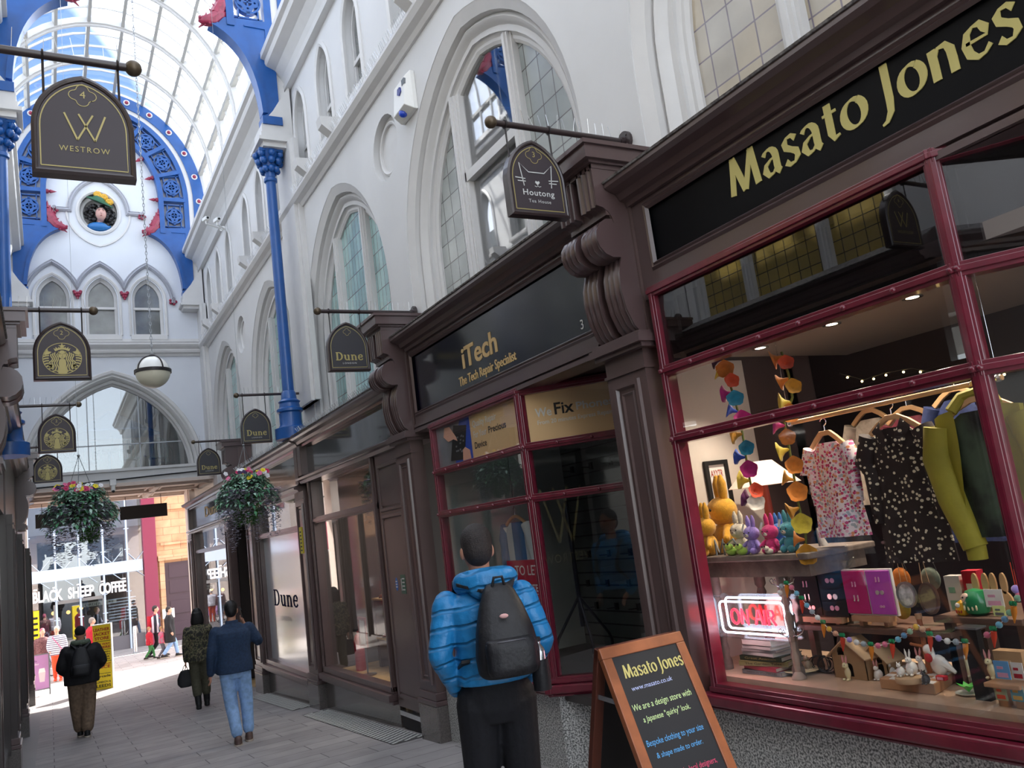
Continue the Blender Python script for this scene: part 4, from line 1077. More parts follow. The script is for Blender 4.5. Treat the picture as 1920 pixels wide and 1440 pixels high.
def shoe(x, y, z, m, l):
    e = thing('shoe', l, 'shoe', (x, y, z), 'shoes on the window shelves'); mb = MB(); mb.loft([[(x+.13*a*cos(t)+o, y+.045*a*sin(t), z+zz) for t in [2*PI*i/14 for i in range(14)]] for zz, a, o in ((.012, 1, 0), (.04, .98, 0), (.07, .72, .03), (.105, .5, .06))]); mb.obj('upper', m, e, smooth=True); mb = MB(); mb.loft([[(x+.135*cos(t), y+.048*sin(t), z+zz) for t in [2*PI*i/14 for i in range(14)]] for zz in (0.001, .014)]); mb.obj('sole', m_dark, e)
nm = ['black', 'dark red', 'cream', 'pale grey', 'brown']
for r, z in enumerate((.85, .30)):
    for i in range(5): shoe(4.25, 10.15+i*.37, z, m_shoe[(i+r*2) % 5], nm[(i+r*2) % 5]+' shoe on the '+('upper', 'lower')[r]+' shelf of the shoe shop window')
e = thing('fire_extinguisher', 'red fire extinguisher standing in the shoe shop window', 'extinguisher', (3.85, 11.9, -.12)); Q = Fr((3.85, 11.9, -.12), (1, 0, 0), (0, 1, 0)); MB().lathe([(.07, 0), (.075, .02), (.075, .42), (.05, .49), (.025, .51), (.025, .55)], Q, 16).obj('cylinder', mat('extinguisher_red', '#b3162a', .35, coat=.4), e, smooth=True); mb = MB(); mb.box(3.78, 3.92, 11.89, 11.91, .42, .46); mb.tube([Q(.03, 0, .53), Q(.10, 0, .45), Q(.10, 0, .25)], .012, 6); mb.obj('handle', m_dark, e)
e = thing('notice_stand', 'red framed notice standing in the shoe shop window', 'notice', (3.8, 11.35, -.12)); mb = MB(); mb.plate(F.at(-11.35, 0, -.3), [rect(-.16, .16, .25, .66), rect(-.12, .12, .29, .62)], 0, .02); mb.obj('notice_frame', m_shoe[1], e); mb = MB(); mb.fbox(F.at(-11.35, 0, -.3), -.12, .12, .29, .62, .0, .008); mb.obj('sheet', m_plast0, e); mb = MB(); mb.cyl((3.76, 11.35, -.12), (3.76, 11.35, .26), .012, 8); mb.cyl((3.76, 11.35, -.12), (3.76, 11.35, -.105), .12, 16); mb.obj('post', m_lead, e)
e = thing('sticker', 'yellow sticker with dark print on the pilaster between the shoe shop windows', 'sticker', F(-12.72, 1.62, .07)); mb = MB(); mb.fbox(F, -12.79, -12.65, 1.62, 2.02, .07, .088); mb.obj('sheet', mat('yellow_sticker', '#d9c72a', .5), e); mb = MB()
for k in range(6): mb.fbox(F, -12.76, -12.68, 1.66+.055*k, 1.68+.055*k, .088, .09)
mb.obj('print', m_dark, e)
e = thing('window_monogram', 'large gold W on the nearest left shop window, seen mirrored in the phone shop glass', 'lettering', (SX(-1, 0)-.07, 3.02, 1.3)); P = FL(SX(-1, 0)-.075); mb = MB()
for a, b in (((2.68, 2.08), (2.92, 1.31)), ((2.92, 1.31), (3.14, 2.08)), ((2.90, 2.08), (3.14, 1.31)), ((3.14, 1.31), (3.36, 2.08))): nib(mb, P, [[a, b]], .035, .035, 0, .003)
mb.obj('monogram', m_gold, e); mb = MB(); text(mb, P.at(3.02, 1.05), 'WESTROW', .12, .8, 'C', .002, space=1.2); mb.obj('lettering', m_gold, e)

mb = MB(); mb.box(4.3, 5.4, -2, 4.39, -.25, -.15); mb.box(4.28, 4.32, 1.0, 4.33, -.2, .595); struct(mb.obj('floor_gift_shop', m_bdark))
# ---------------------------------------------------------------- hanging signs
m_greyl = mat('pale_sign_print', '#c9cccb', .5)
def stroke(mb, F, pts, w, c=.0015, d=.0015): return nib(mb, F, [pts], w, w, 0, d, c)
def siren(mb, F, r):
    """crowned figure with wavy hair in a ring"""
    S = lambda pts: [(a*r, b*r) for a, b in pts]
    stroke(mb, F, S([(1.0*cos(t), .93*sin(t)) for t in [2*PI*i/48 for i in range(49)]]), .035*r)
    mb.plate(F, [S([(-.17, -.10), (-.20, -.3), (-.17, -.55), (-.25, -.78), (-.22, -.9), (.22, -.9), (.25, -.78), (.17, -.55), (.20, -.3), (.17, -.10), (.10, -.02), (-.10, -.02)])], .0015, .003)
    mb.plate(F, [S(circ(.21, 0, .24, 22, .25))], .0015, .003)
    mb.plate(F, [S([(-.36, .43), (-.16, .52), (0, .54), (.16, .52), (.36, .43), (.44, .62), (.33, .57), (.34, .70), (.22, .60), (.17, .70), (.10, .62), (-.10, .62), (-.17, .70), (-.22, .60), (-.34, .70), (-.33, .57), (-.44, .62)])], .0015, .003)
    st = []
    for i in range(10): q = .20 if i % 2 == 0 else .085; st.append((q*sin(i*PI/5), .73+q*cos(i*PI/5)))
    mb.plate(F, [S(st[::-1])], .0015, .0035)
    for s in (-1, 1):
        for k in range(4):
            x0 = .25+.10*k; pts = []
            top = .42-.05*k
            for i in range(22):
                y = top-i*(top+.80-.07*k)/21; pts.append((s*(x0+.045*sin(i*.62+.3)+(.02*k if i > 10 else 0)-(.10 if k == 0 and y > .3 else 0)), y))
            stroke(mb, F, S(pts), .062*r)
        mb.plate(F, [S([(s*a, b) for a, b in ([(.98-.02, .16), (.86, .14), (.70, .36), (.78, .35), (.78, .58), (.88, .40), (.94, .42)])][::(1 if s > 0 else -1)])], .0015, .003) if False else mb.plate(F, [S([(s*a, b) for a, b in [(.93, .20), (.90, .42), (.75, .60), (.72, .44), (.54, .40), (.68, .26)]])], .0015, .003)
        for k in range(7):
            y = .12-.15*k; xo = .985*math.sqrt(max(0, 1-(y/.93)**2)); ln = .30-.012*k
            stroke(mb, F, S([(s*(xo-ln), y+.06), (s*(xo-ln*.5), y+.05), (s*xo, y)]), .075*r)
        mb.plate(F, [S([(s*a, b) for a, b in [(.58, -.36), (.74, -.38), (.70, -.5), (.56, -.56), (.44, -.46)]])], .0015, .003)
def features(mb, F, r):
    for s in (-1, 1): stroke(mb, F, [(s*.06*r, .26*r), (s*.11*r, .29*r), (s*.16*r, .26*r)], .022*r, .003, .001)
    stroke(mb, F, [(-.05*r, .09*r), (0, .075*r), (.05*r, .09*r)], .022*r, .003, .001); stroke(mb, F, [(.0, .26*r), (.015*r, .17*r), (-.01*r, .16*r)], .015*r, .003, .001)
def sign(side, y, xb, zb, xc, z0, w, h, face, label, draw, num=None, rx=(-.17, .17), spike=True):
    F = FG(y)
    wallx = XR if side > 0 else XL
    e = thing('hanging_sign', label, 'hanging sign', (wallx, y, zb), 'pointed signs hanging on bars along the arcade')
    mb = MB(); mb.cyl((xb, y, zb), (wallx, y, zb), .021, 14); mb.obj('bar', m_sbar, e, smooth=True)
    mb = MB(); mb.sph((xb, y, zb), .042, 16, 10); mb.obj('knob', m_bronze, e, smooth=True)
    mb = MB(); mb.cyl((wallx, y, zb), (wallx-side*.025, y, zb), .075, 20); mb.cyl((wallx-side*.02, y, zb), (wallx-side*.06, y, zb), .032, 14)
    for k in range(4): mb.sph((wallx-side*.025, y+.052*cos(k*PI/2+.8), zb+.052*sin(k*PI/2+.8)), .009, 6, 4)
    mb.obj('wall_plate', m_sbar, e, smooth=True)
    P = F.at(xc, z0, .032)
    for a in rx:
        mb = MB(); mb.cyl((xc+a, y, zb-.005), (xc+a, y, z0+h*.60), .006, 8); mb.tube([(xc+a, y+.027*cos(t), zb+.027*sin(t)) for t in [2*PI*i/14 for i in range(14)]], .006, 6, closed=True); mb.obj('rod', m_iron, e, smooth=True)
    out = arch(w/2, h*.46, h, 10); inn = arch(w/2-.022, h*.46, h-.030, 10, .022)
    mb = MB(); mb.plate(P, [out[::-1]], -.064, -.006)
    mb.sweep(P, out, [(-.026, -.006), (-.022, .004), (-.012, .008), (.002, .0), (.002, -.064), (-.01, -.064)], True); mb.obj('frame', m_sbar, e)
    mb = MB(); mb.plate(P, [inn[::-1]], -.006, -.001); mb.obj('face', face, e)
    mb = MB(); l = arch(w/2-.036, h*.46, h-.046, 12, .038); nib(mb, P, [l+[l[0]]], .0055, .0055, 0, .001, .0)
    q = [(a, b*.92+h*.80) for a, b in quatre(.062 if num else .042)]; nib(mb, P, [q+q[:2]], .0035, .0035, 0, .001, .0)
    if num: text(mb, P.at(0, h*.775), num, .04, None, 'C', .001)
    mb.obj('gilt_line', m_gold, e)
    draw(P, e)
    if spike:
        mb = MB(); random.seed(int(y*100))
        n = 16
        for i in range(n):
            x = xb+(wallx-xb)*(i+1)/(n+1); a = random.uniform(-.02, .02); mb.bar((x, y, zb+.018), (x+a, y+random.uniform(-.03, .03), zb+.12), .0022)
        o = mb.obj('bird_spike', m_steel, e, smooth='raw'); o['kind'] = 'stuff'
    return e
m_sbar = mat('dark_brown_sign_paint', '#332829', .35, coat=.3)
def d_houtong(P, e):
    mb = MB(); w = .0065
    stroke(mb, P, [(-.105, .20), (-.125, .36), (-.06, .30), (.06, .30), (.125, .36), (.105, .20)], w)
    for s in (-1, 1):
        stroke(mb, P, [(s*.09, .25), (s*.165, .255)], w); stroke(mb, P, [(s*.09, .232), (s*.15, .232)], w)
    mb.plate(P, [[(0, .212), (.018, .23), (.012, .242), (0, .236), (-.012, .242), (-.018, .23)]], .0, .002); stroke(mb, P, [(-.024, .205), (-.01, .2), (0, .208), (.01, .2), (.024, .205)], .004)
    mb.obj('cat_emblem', m_greyl, e)
    mb = MB(); text(mb, P.at(0, .138), 'Houtong', .042, .24, 'C', .002, bold=.012, space=1.1); text(mb, P.at(0, .088), 'Tea House', .024, .17, 'C', .002, space=1.15); mb.obj('lettering', m_greyl, e)
def d_dune(P, e):
    mb = MB(); flared(mb, P.at(-.152, .115), 'DuNe', .31, .062, .002, W=.28, w0=.14, ang=R(0)); mb.obj('lettering', m_gold, e)
    mb = MB(); text(mb, P.at(0, .075), 'LONDON', .018, .15, 'C', .001, space=1.3); mb.obj('small_lettering', m_greyl, e)
def d_west(P, e):
    mb = MB()
    for a, b in (((-.085, .325), (-.03, .185)), ((-.03, .185), (.042, .325)), ((-.022, .325), (.048, .185)), ((.048, .185), (.098, .325))): stroke(mb, P, [a, b], .0085)
    mb.obj('monogram', m_gold, e)
    mb = MB(); text(mb, P.at(0, .122), 'WESTROW', .030, .225, 'C', .002, space=1.25); mb.obj('lettering', m_gold, e)
def d_siren(P, e):
    mb = MB(); siren(mb, P.at(0, .195), .155); mb.obj('emblem', m_gold, e)
    mb = MB(); features(mb, P.at(0, .195), .155); mb.obj('emblem_face', m_signb, e)
sign(1, 4.28, 2.592, 4.235, 2.866, 3.595, .44, .53, m_signb, 'maroon hanging sign with a white cat outline nearest on the right', d_houtong, '3')
sign(1, 8.31, 2.575, 4.14, 2.866, 3.475, .455, .535, m_signg, 'largest of the charcoal hanging signs with gold shoe shop name, by the phone shop', d_dune)
sign(1, 12.9, 2.60, 4.14, 2.858, 3.38, .455, .535, m_signg, 'charcoal hanging sign with gold shoe shop name beside the blue column base', d_dune)
sign(1, 17.45, 2.615, 4.09, 2.885, 3.40, .455, .55, m_signg, 'smallest charcoal hanging sign, near the passage beam', d_dune)
sign(-1, 4.28, .463, 4.24, .218, 3.60, .455, .535, m_signb, 'big brown hanging sign with a gold W monogram at the upper left', d_west, '4')
sign(-1, 8.31, .438, 4.11, .168, 3.45, .46, .54, m_signb, 'largest of the three brown hanging signs with a gold crowned figure', d_siren, '2')
sign(-1, 12.9, .44, 4.09, .160, 3.42, .46, .545, m_signb, 'middle one of the three brown hanging signs with a gold crowned figure', d_siren, '2')
sign(-1, 17.45, .40, 4.17, .045, 3.495, .48, .53, m_signb, 'smallest of the three brown hanging signs with a gold crowned figure', d_siren, '2')

# ---------------------------------------------------------------- globe lamps
m_globeT = mat('opal_globe_top', '#efefec', .25, coat=.4); m_globeB = mat('cream_globe_bowl', '#d8d3bd', .3, coat=.4)
def globe(c, r, label, chain_top, lit=False):
    e = thing('globe_lamp', label, 'lamp', c, None); c = V(c); F = Fr(c, (1, 0, 0), (0, 1, 0))
    ang = [R(a) for a in range(-90, 91, 9)]
    mb = MB(); mb.lathe([(r*.97*cos(a), r*.95*sin(a)) for a in ang if a >= 0], F, 28); mb.obj('top_shade', m_globeT, e, smooth=True)
    mb = MB(); mb.lathe([(r*cos(a), r*sin(a)) for a in ang if a <= .01], F, 28); mb.obj('bowl', m_globeB, e, smooth=True)
    mb = MB(); mb.lathe([(r*1.01, -.025), (r*1.06, -.025), (r*1.06, .025), (r*1.01, .025)], F, 32); mb.obj('band', m_iron, e, smooth=True)
    mb = MB()
    for k in range(4):
        t = k*PI/2+.5; mb.tube([F(r*1.0*cos(a)*cos(t), r*1.0*cos(a)*sin(t), r*.98*sin(a)) for a in [R(q) for q in range(0, 86, 8)]], .012, 6)
    mb.obj('strap', m_iron, e, smooth=True)
    mb = MB(); mb.lathe([(.07, r*.93), (.075, r*.97), (.05, r*1.0), (.04, r*1.06), (.02, r*1.09)], F, 16); mb.obj('cap', m_iron, e, smooth=True)
    mb = MB(); zz = c.z+r*1.08; k = 0
    while zz < chain_top:
        n = 8; Q = Fr((c.x, c.y, zz+.035), (cos(k*PI/2), sin(k*PI/2), 0)); mb.tube([Q(.014*cos(2*PI*i/n), .036*sin(2*PI*i/n)) for i in range(n)], .0055, 5, closed=True); zz += .058; k += 1
    o = mb.obj('chain', m_lead, e, smooth=True); o['kind'] = 'stuff'
    return e
globe((1.5, 13.5, 4.675), .255, 'white globe lamp with a black band hanging on a long chain', 13.9)
globe(tuple(aty(203, 959, 22.5)), .25, 'small white globe lamp half hidden behind the left flower basket', 3.66)

# ---------------------------------------------------------------- hanging baskets
m_leafs = [mat('basket_leaf_'+n, c, .5, n=(30, .3), sheen=.2) for n, c in (('deep', '#37704f'), ('mid', '#55966a'), ('grey', '#9dbfae'))]
m_fern = mat('fern_green', '#3d6a2b', .6, n=(20, .3)); m_wist = mat('wisteria_bud', '#4a4380', .6, n=(70, .5), col2='#e8e4f2')
m_fl = [mat('petal_'+n, c, .5) for n, c in (('yellow', '#e8d21c'), ('pink', '#c62a63'), ('white', '#f0eef2'), ('purple', '#3a2450'), ('rose', '#e0709c'))]
def leaf(mb, p, d, L, wd, droop=.3):
    d = V(d).normalized(); s = d.cross(V((0, 0, 1)));
    if s.length < .1: s = V((1, 0, 0))
    s.normalize(); u = s.cross(d); p = V(p)
    m = p+d*L*.5+u*L*.08; t = p+d*L-V((0, 0, L*droop))
    mb.add([p, m+s*wd/2, t, m-s*wd/2, m-u*L*.06], [(0, 1, 4), (1, 2, 4), (2, 3, 4), (3, 0, 4)])
def basket(c, label, seed, hang):
    random.seed(seed); c = V(c); rnd = random.uniform
    e = thing('hanging_basket', label, 'flower basket', c, 'flower baskets hanging in the arcade')
    F = Fr(c, (1, 0, 0), (0, 1, 0))
    MB().lathe([(.0, -.32), (.10, -.29), (.17, -.2), (.2, -.06), (.2, .0), (.0, .02)], F, 18).obj('bowl', m_dark, e, smooth=True)
    for ci, m in enumerate(m_leafs):
        mb = MB()
        for k in range(330):
            t = rnd(0, 2*PI); a = rnd(.0, 1.0)
            r = .12+.28*a; zz = .07-.36*a*a+rnd(-.08, .06)
            p = c+V((r*cos(t), r*sin(t)*.85, zz)); leaf(mb, p, (cos(t+rnd(-.9, .9)), sin(t+rnd(-.9, .9)), rnd(-.6, .5)), rnd(.05, .095), rnd(.035, .055))
        for k in range(60):
            t = rnd(0, 2*PI); r = rnd(.3, .44); p = c+V((r*cos(t), r*sin(t), -rnd(.1, .45))); leaf(mb, p, (cos(t), sin(t), rnd(-1, .2)), rnd(.05, .09), .04)
        o = mb.obj('foliage', m, e, smooth='raw'); o['kind'] = 'stuff'
    for i in range(4):
        t = rnd(0, 6.28) if i else -1.5; mb = MB()
        for k in range(260):
            a = rnd(0, 1)**.8; w = .12*(1-a*.6)
            p = c+V((.17*cos(t)+rnd(-w, w), .2*sin(t)+rnd(-w, w), -.1-.48*a)); leaf(mb, p, (rnd(-1, 1), rnd(-1, 1), rnd(-1.4, -.3)), rnd(.03, .055), .012, .6)
        o = mb.obj('fern', m_fern, e, smooth='raw'); o['kind'] = 'stuff'
    for i in range(15):
        t = 2*PI*i/15+rnd(-.2, .2); r = rnd(.28, .40); L = rnd(.4, .75) if i % 3 else rnd(.7, .85)
        mb = MB(); n = int(L/.03)
        for k in range(n):
            z = -.14-k*.03; w = .056*(1-k/n*.7)+.014
            for j in range(5):
                q = rnd(0, 6.28); p = c+V((r*cos(t)+w*.5*cos(q), r*sin(t)+w*.5*sin(q), z+rnd(-.01, .01))); leaf(mb, p, (cos(q), sin(q), rnd(-.2, .5)), w*1.15, w*1.1, .1)
        o = mb.obj('wisteria_trail', m_wist, e, smooth='raw')
    for i in range(26):
        m = m_fl[[0, 1, 2, 4, 3, 0, 2, 1][i % 8]]; t = rnd(0, 6.28); r = rnd(.03, .3); p = c+V((r*cos(t), r*sin(t)*.8, .13-.5*r*r+rnd(0, .05)))
        if i < 12: t = -PI/2+rnd(-1.3, 1.3); p = c+V((.3*cos(t), .22*sin(t), .08+rnd(-.06, .05)))
        mb = MB(); nrm = V((rnd(-.4, .4), -.8, rnd(.2, .9))).normalized(); a = nrm.cross(V((0, 0, 1))).normalized(); b = a.cross(nrm); s = rnd(.024, .036)
        for k in range(5):
            q = 2*PI*k/5; ctr = p+(a*cos(q)+b*sin(q))*s*.6
            mb.loft([[ctr+(a*cos(x)+b*sin(x))*s*.62*rr+nrm*hh for x in [2*PI*i2/7 for i2 in range(7)]] for rr, hh in ((.2, -.004), (1, .004), (.4, .0))])
        mb.sph(p+nrm*.008, s*.25, 6, 4); mb.obj('flower', m, e, smooth=True)
    mb = MB(); h = c+V((0, 0, .52))
    for k in range(3): t = 2*PI*k/3+.4; mb.cyl(c+V((.19*cos(t), .19*sin(t), 0)), h, .004, 5)
    mb.cyl(h, (c.x, c.y, hang), .0022, 5); mb.sph(h, .018, 8, 6); mb.obj('hanger', m_lead, e, smooth=True)
    return e
basket((.385, 12, 2.72), 'hanging flower basket on the left with trailing purple wisteria', 3, 13.72)
basket((2.47, 12, 2.72), 'hanging flower basket beside the shoe shop pillar with pale wisteria', 8, 13.8)

# ---------------------------------------------------------------- cameras, alarm, cables
m_plast = mat('white_plastic', '#e6e6e3', .4); m_bluep = mat('blue_lens', '#1f49c8', .2, coat=.5)
e = thing('alarm_box', 'white alarm box with a blue light on the wall by the round panel', 'alarm', (XR, 7.75, 6.3))
F = FR(XR, 7.8, 6.28); mb = MB()
mb.loft([[F(a*s, b, c) for a, b in ((-.2, 0), (.2, 0), (.2, .46), (-.2, .46))] for s, c in ((1, 0), (1, .05))]+[[F(-.16, .05, .15), F(.16, .05, .15), F(.16, .40, .11), F(-.16, .40, .11)]]); mb.obj('case', m_plast, e, bevel=.008)
mb = MB(); mb.sph(F(0, .03, .1), (.05, .05, .05), 12, 8); mb.obj('blue_light', m_bluep, e, smooth=True)
mb = MB(); mb.plate(F, [[(-.02, .25), (.03, .22), (.08, .25), (.06, .31), (.0, .31)]], .12, .142); mb.obj('badge', mat('navy_badge', '#333a86', .4), e)
mb = MB()
for k in range(4): mb.fbox(F, .10+.02*k, .108+.02*k, .30, .37, .06, .128)
mb.obj('vent', m_lead, e)
def cctv(p, wallp, label):
    e = thing('security_camera', label, 'camera', wallp); p = V(p); w = V(wallp)
    mb = MB(); mb.cyl(w, p+V((0, 0, -.09)), .018, 8); mb.cyl(p+V((0, 0, -.1)), p, .016, 8); mb.cyl(w, w+(p-w).normalized()*.03, .05, 12); mb.obj('bracket', m_plast, e, smooth=True)
    mb = MB(); mb.bar(p+V((.02, -.12, 0)), p+V((-.02, .12, .03)), .09, .075); mb.obj('housing', m_plast, e, bevel=.01)
    mb = MB(); mb.cyl(p+V((.02, -.12, 0)), p+V((.022, -.135, 0)), .025, 12); mb.obj('lens', m_dark, e)
    return e
cctv(tuple(atx(386, 412, 3.27)), tuple(atx(417, 430, XR-.02)), 'white security camera on a bracket below the right cornice')
cctv(tuple(atx(407, 414, 3.4)), tuple(atx(419, 428, XR-.02)), 'second white security camera on the same bracket below the right cornice')
e = thing('security_camera', 'small white dome camera under the passage beam above the left basket', 'camera', tuple(aty(212, 905, YG-.12)))
p = aty(212, 912, YG-.2); mb = MB(); mb.box(p.x-.07, p.x+.07, YG-.26, YG-.10, p.z+.02, p.z+.16); mb.obj('box', m_plast, e, bevel=.01)
mb = MB(); mb.cyl(p+V((0, 0, .03)), p+V((0, 0, -.12)), .05, 12); mb.obj('barrel', m_plast, e, smooth=True); mb = MB(); mb.sph(p+V((0, -.03, -.12)), .035, 10, 6); mb.obj('lens', m_dark, e, smooth=True)
mb = MB(); mb.tube([(XL+.1, YG-.14, 3.84), (.6, YG-.14, 3.86), (1.2, YG-.14, 3.90), (1.6, YG-.14, 3.90), (2.4, YG-.14, 3.93), (XR-.3, YG-.14, 3.96)], .018, 6); tag(mb.obj('cable', m_dark, smooth=True), 'black cable running along the passage beam', 'cable')
mb = MB(); random.seed(2)
for y0, y1, x in ((5.0, 12.2, XR-.15), (13.1, 21.6, XR-.15)):
    y = y0
    while y < y1:
        for s in (-1, 1): mb.bar((x, y, 7.21), (x+s*.04, y+random.uniform(-.02, .02), 7.31), .003)
        y += .05
tag(mb.obj('bird_spikes', m_steel, smooth='raw'), 'fine bird spikes along the white ledge above the pointed windows', 'bird spikes', kind='stuff')
# boards hung at the mouth of the passage
for x0, x1, l in ((-.25, .75, 'left black hanging board at the mouth of the passage'), (1.75, 2.95, 'right black hanging board at the mouth of the passage')):
    e = thing('hanging_board', l, 'board', ((x0+x1)/2, 25.2, 3.1), 'black boards hung at the passage mouth')
    mb = MB(); mb.box(x0, x1, 25.0, 25.04, 3.12, 3.48); mb.obj('panel', m_dark, e)
    mb = MB()
    for x in (x0+.15, x1-.15): mb.cyl((x, 25.02, 3.46), (x, 25.02, 3.74), .008, 6)
    mb.obj('rod', m_iron, e)
# things in the gallery behind the arch glass
m_chair = mat('pale_chair_frame', '#b9b7ad', .5); m_umb = mat('pale_blue_canvas', '#8fb0dd', .7)
def chair(x, y, rz, label):
    e = thing('cafe_chair', label, 'chair', (x, y, 4.06), 'cafe chairs in the gallery'); 
    mb = MB(); mb.box(x-.2, x+.2, y-.2, y+.2, 4.50, 4.53); mb.obj('seat', m_chair, e)
    for a in (-.18, .18):
        for b in (-.18, .18): mb = MB(); mb.cyl((x+a, y+b, 4.06), (x+a, y+b, 4.5), .016, 6); mb.obj('leg', m_chair, e)
    mb = MB(); F = Fr((x, y, 4.5), (cos(rz), sin(rz), 0)); mb.sweep(F, [(-.19, 0)]+[(.19*-cos(PI*i/10), .3+.2*sin(PI*i/10)) for i in range(11)]+[(.19, 0)], [(-.012, .17), (-.012, .2), (.012, .2), (.012, .17)])
    for a in (-.09, 0, .09): mb.fbox(F, a-.012, a+.012, 0, .46, .175, .19)
    mb.obj('backrest', m_chair, e); e.location.z = 4.06; return e
chair(1.0, 23.0, .3, 'leftmost pale chair behind the gallery glass'); chair(1.9, 22.9, -.4, 'second pale chair behind the gallery glass'); chair(2.55, 23.0, .2, 'third pale chair behind the gallery glass'); chair(2.9, 24.2, PI, 'pale chair at the back of the gallery')
e = thing('cafe_table', 'small dark cafe table behind the gallery glass', 'table', (1.45, 23.3, 4.06)); F = Fr((1.45, 23.3, 4.06), (1, 0, 0), (0, 1, 0))
MB().lathe([(.36, .72), (.36, .75)], F, 24).obj('tabletop', m_iron, e); MB().lathe([(.2, 0), (.2, .02), (.03, .04), (.03, .72)], F, 14).obj('pedestal', m_blue, e)
e = thing('parasol', 'pale blue canvas parasol inside the gallery', 'parasol', (1.6, 24.4, 4.06)); F = Fr((1.6, 24.4, 4.06), (1, 0, 0), (0, 1, 0))
MB().lathe([(1.2, 1.3), (1.2, 1.34), (.6, 1.66), (.04, 1.98)], F, 6).obj('canopy', m_umb, e); MB().lathe([(.25, .0), (.25, .05), (.025, .07), (.025, 1.9)], F, 12).obj('pole', m_white2, e)
e = thing('wall_clock', 'open skeleton clock with roman hour marks behind the arch glass', 'clock', (.5, 22.3, 4.47)); F = FG(22.35, .52, 4.47)
mb = MB()
for r in (.27, .16): mb.sweep(F, circ(r, n=28), [(-.012, 0), (-.012, .02), (.012, .02), (.012, 0)], True)
mb.obj('ring', m_iron, e)
mb = MB()
for k in range(12): Q = F.rot(k*PI/6); mb.fbox(Q, -.012, .012, .17, .26, .0, .018)
mb.obj('hour_mark', m_iron, e); mb = MB(); mb.fbox(F, -.01, .2, -.01, .012, .02, .03); mb.fbox(F.rot(.2), -.012, .012, -.01, .15, .03, .04); mb.obj('hand', m_dark, e)
# ---------------------------------------------------------------- people
m_skin = mat('skin', '#c58f76', .5, n=(14, .06)); m_skin2 = mat('tan_skin', '#a97660', .5)
m_hairb = mat('short_dark_hair', '#2b2423', .6, n=(90, .4), bump=(160, .5)); m_hairk2 = mat('black_hair', '#141214', .5, n=(60, .4), bump=(90, .4))
m_hairw = mat('white_hair', '#dcd8d4', .6, bump=(90, .3)); m_hairg = mat('grey_hair', '#8d8680', .6, bump=(90, .3)); m_hairp = mat('pink_hair', '#a8526a', .6, bump=(90, .3)); m_hairbl = mat('fair_hair', '#a5825a', .6, bump=(90, .3))
m_eye = mat('eye', '#1c1614', .3)
def solid(mb, name, m, parent, vox=.012, it=4, fac=.5, dec=0):
    """one continuous skin grown over the pieces in mb"""
    me = bpy.data.meshes.new(name); me.from_pydata(mb.v, [], mb.f)
    bm = bmesh.new(); bm.from_mesh(me); bmesh.ops.recalc_face_normals(bm, faces=bm.faces); bm.to_mesh(me); bm.free()
    o = bpy.data.objects.new('tmp', me); C.objects.link(o)
    r = o.modifiers.new('r', 'REMESH'); r.mode = 'VOXEL'; r.voxel_size = vox; r.use_smooth_shade = True
    if it: s = o.modifiers.new('s', 'SMOOTH'); s.factor = fac; s.iterations = it
    dg = bpy.context.evaluated_depsgraph_get()
    me2 = bpy.data.meshes.new_from_object(o.evaluated_get(dg)); me2.name = name
    bpy.data.objects.remove(o); bpy.data.meshes.remove(me)
    me2.materials.clear(); me2.materials.append(m); me2.polygons.foreach_set('use_smooth', [True]*len(me2.polygons))
    return link(me2, name, parent)
class Body:
    def __init__(s, loc, ang, H, lean=0.0):
        s.o = V(loc); s.k = H/1.75; s.f = V((sin(R(ang)), cos(R(ang)), 0)); s.r = V((cos(R(ang)), -sin(R(ang)), 0)); s.lean = lean
    def __call__(s, x, y, z):
        y = y + max(0, z-.9)*s.lean
        return s.o + (s.r*x + s.f*y + V((0, 0, z)))*s.k
    def ring(s, c, rx, ry, n=20, tilt=0.0, p=2.4):
        out = []
        for i in range(n):
            t = 2*PI*i/n; a, b = cos(t), sin(t)
            q = (abs(a)**p+abs(b)**p)**(-1/p)
            out.append(s(c[0]+rx*a*q, c[1]+ry*b*q, c[2]+tilt*b*q))
        return out
    def limb(s, mb, pts, rs, seg=12, puff=0.0, n=6, step=.08):
        """tapering limb through local joints, each with its radius"""
        P = []; Q = []
        for i in range(len(pts)-1):
            a, b = V(pts[i]), V(pts[i+1]); m = max(2, int((b-a).length/(.012 if puff else .06)))
            for k in range(m + (1 if i == len(pts)-2 else 0)):
                t = k/m; P.append(a.lerp(b, t)); Q.append(rs[i]+(rs[i+1]-rs[i])*t)
        if puff:
            d = 0; 
            for i in range(len(P)):
                if i: d += (P[i]-P[i-1]).length
                Q[i] += puff*abs(sin(PI*d/step))**.5
        else:
            for _ in range(1): P = [P[0]]+[(P[i-1]+P[i]*2+P[i+1])/4 for i in range(1, len(P)-1)]+[P[-1]]
        mb.tube([s(*p) for p in P], [q*s.k for q in Q], seg)
        e0, e1 = s(*P[0]), s(*P[-1]); mb.sph(e0, Q[0]*s.k*.98, 10, 8); mb.sph(e1, Q[-1]*s.k*.98, 10, 8)
    def ball(s, mb, c, r, seg=14, ring=10):
        M = Matrix(((s.r.x, s.f.x, 0), (s.r.y, s.f.y, 0), (0, 0, 1)))
        mb.sph(s(*c), tuple(q*s.k for q in ((r,)*3 if not isinstance(r, (tuple, list)) else r)), seg, ring, M)
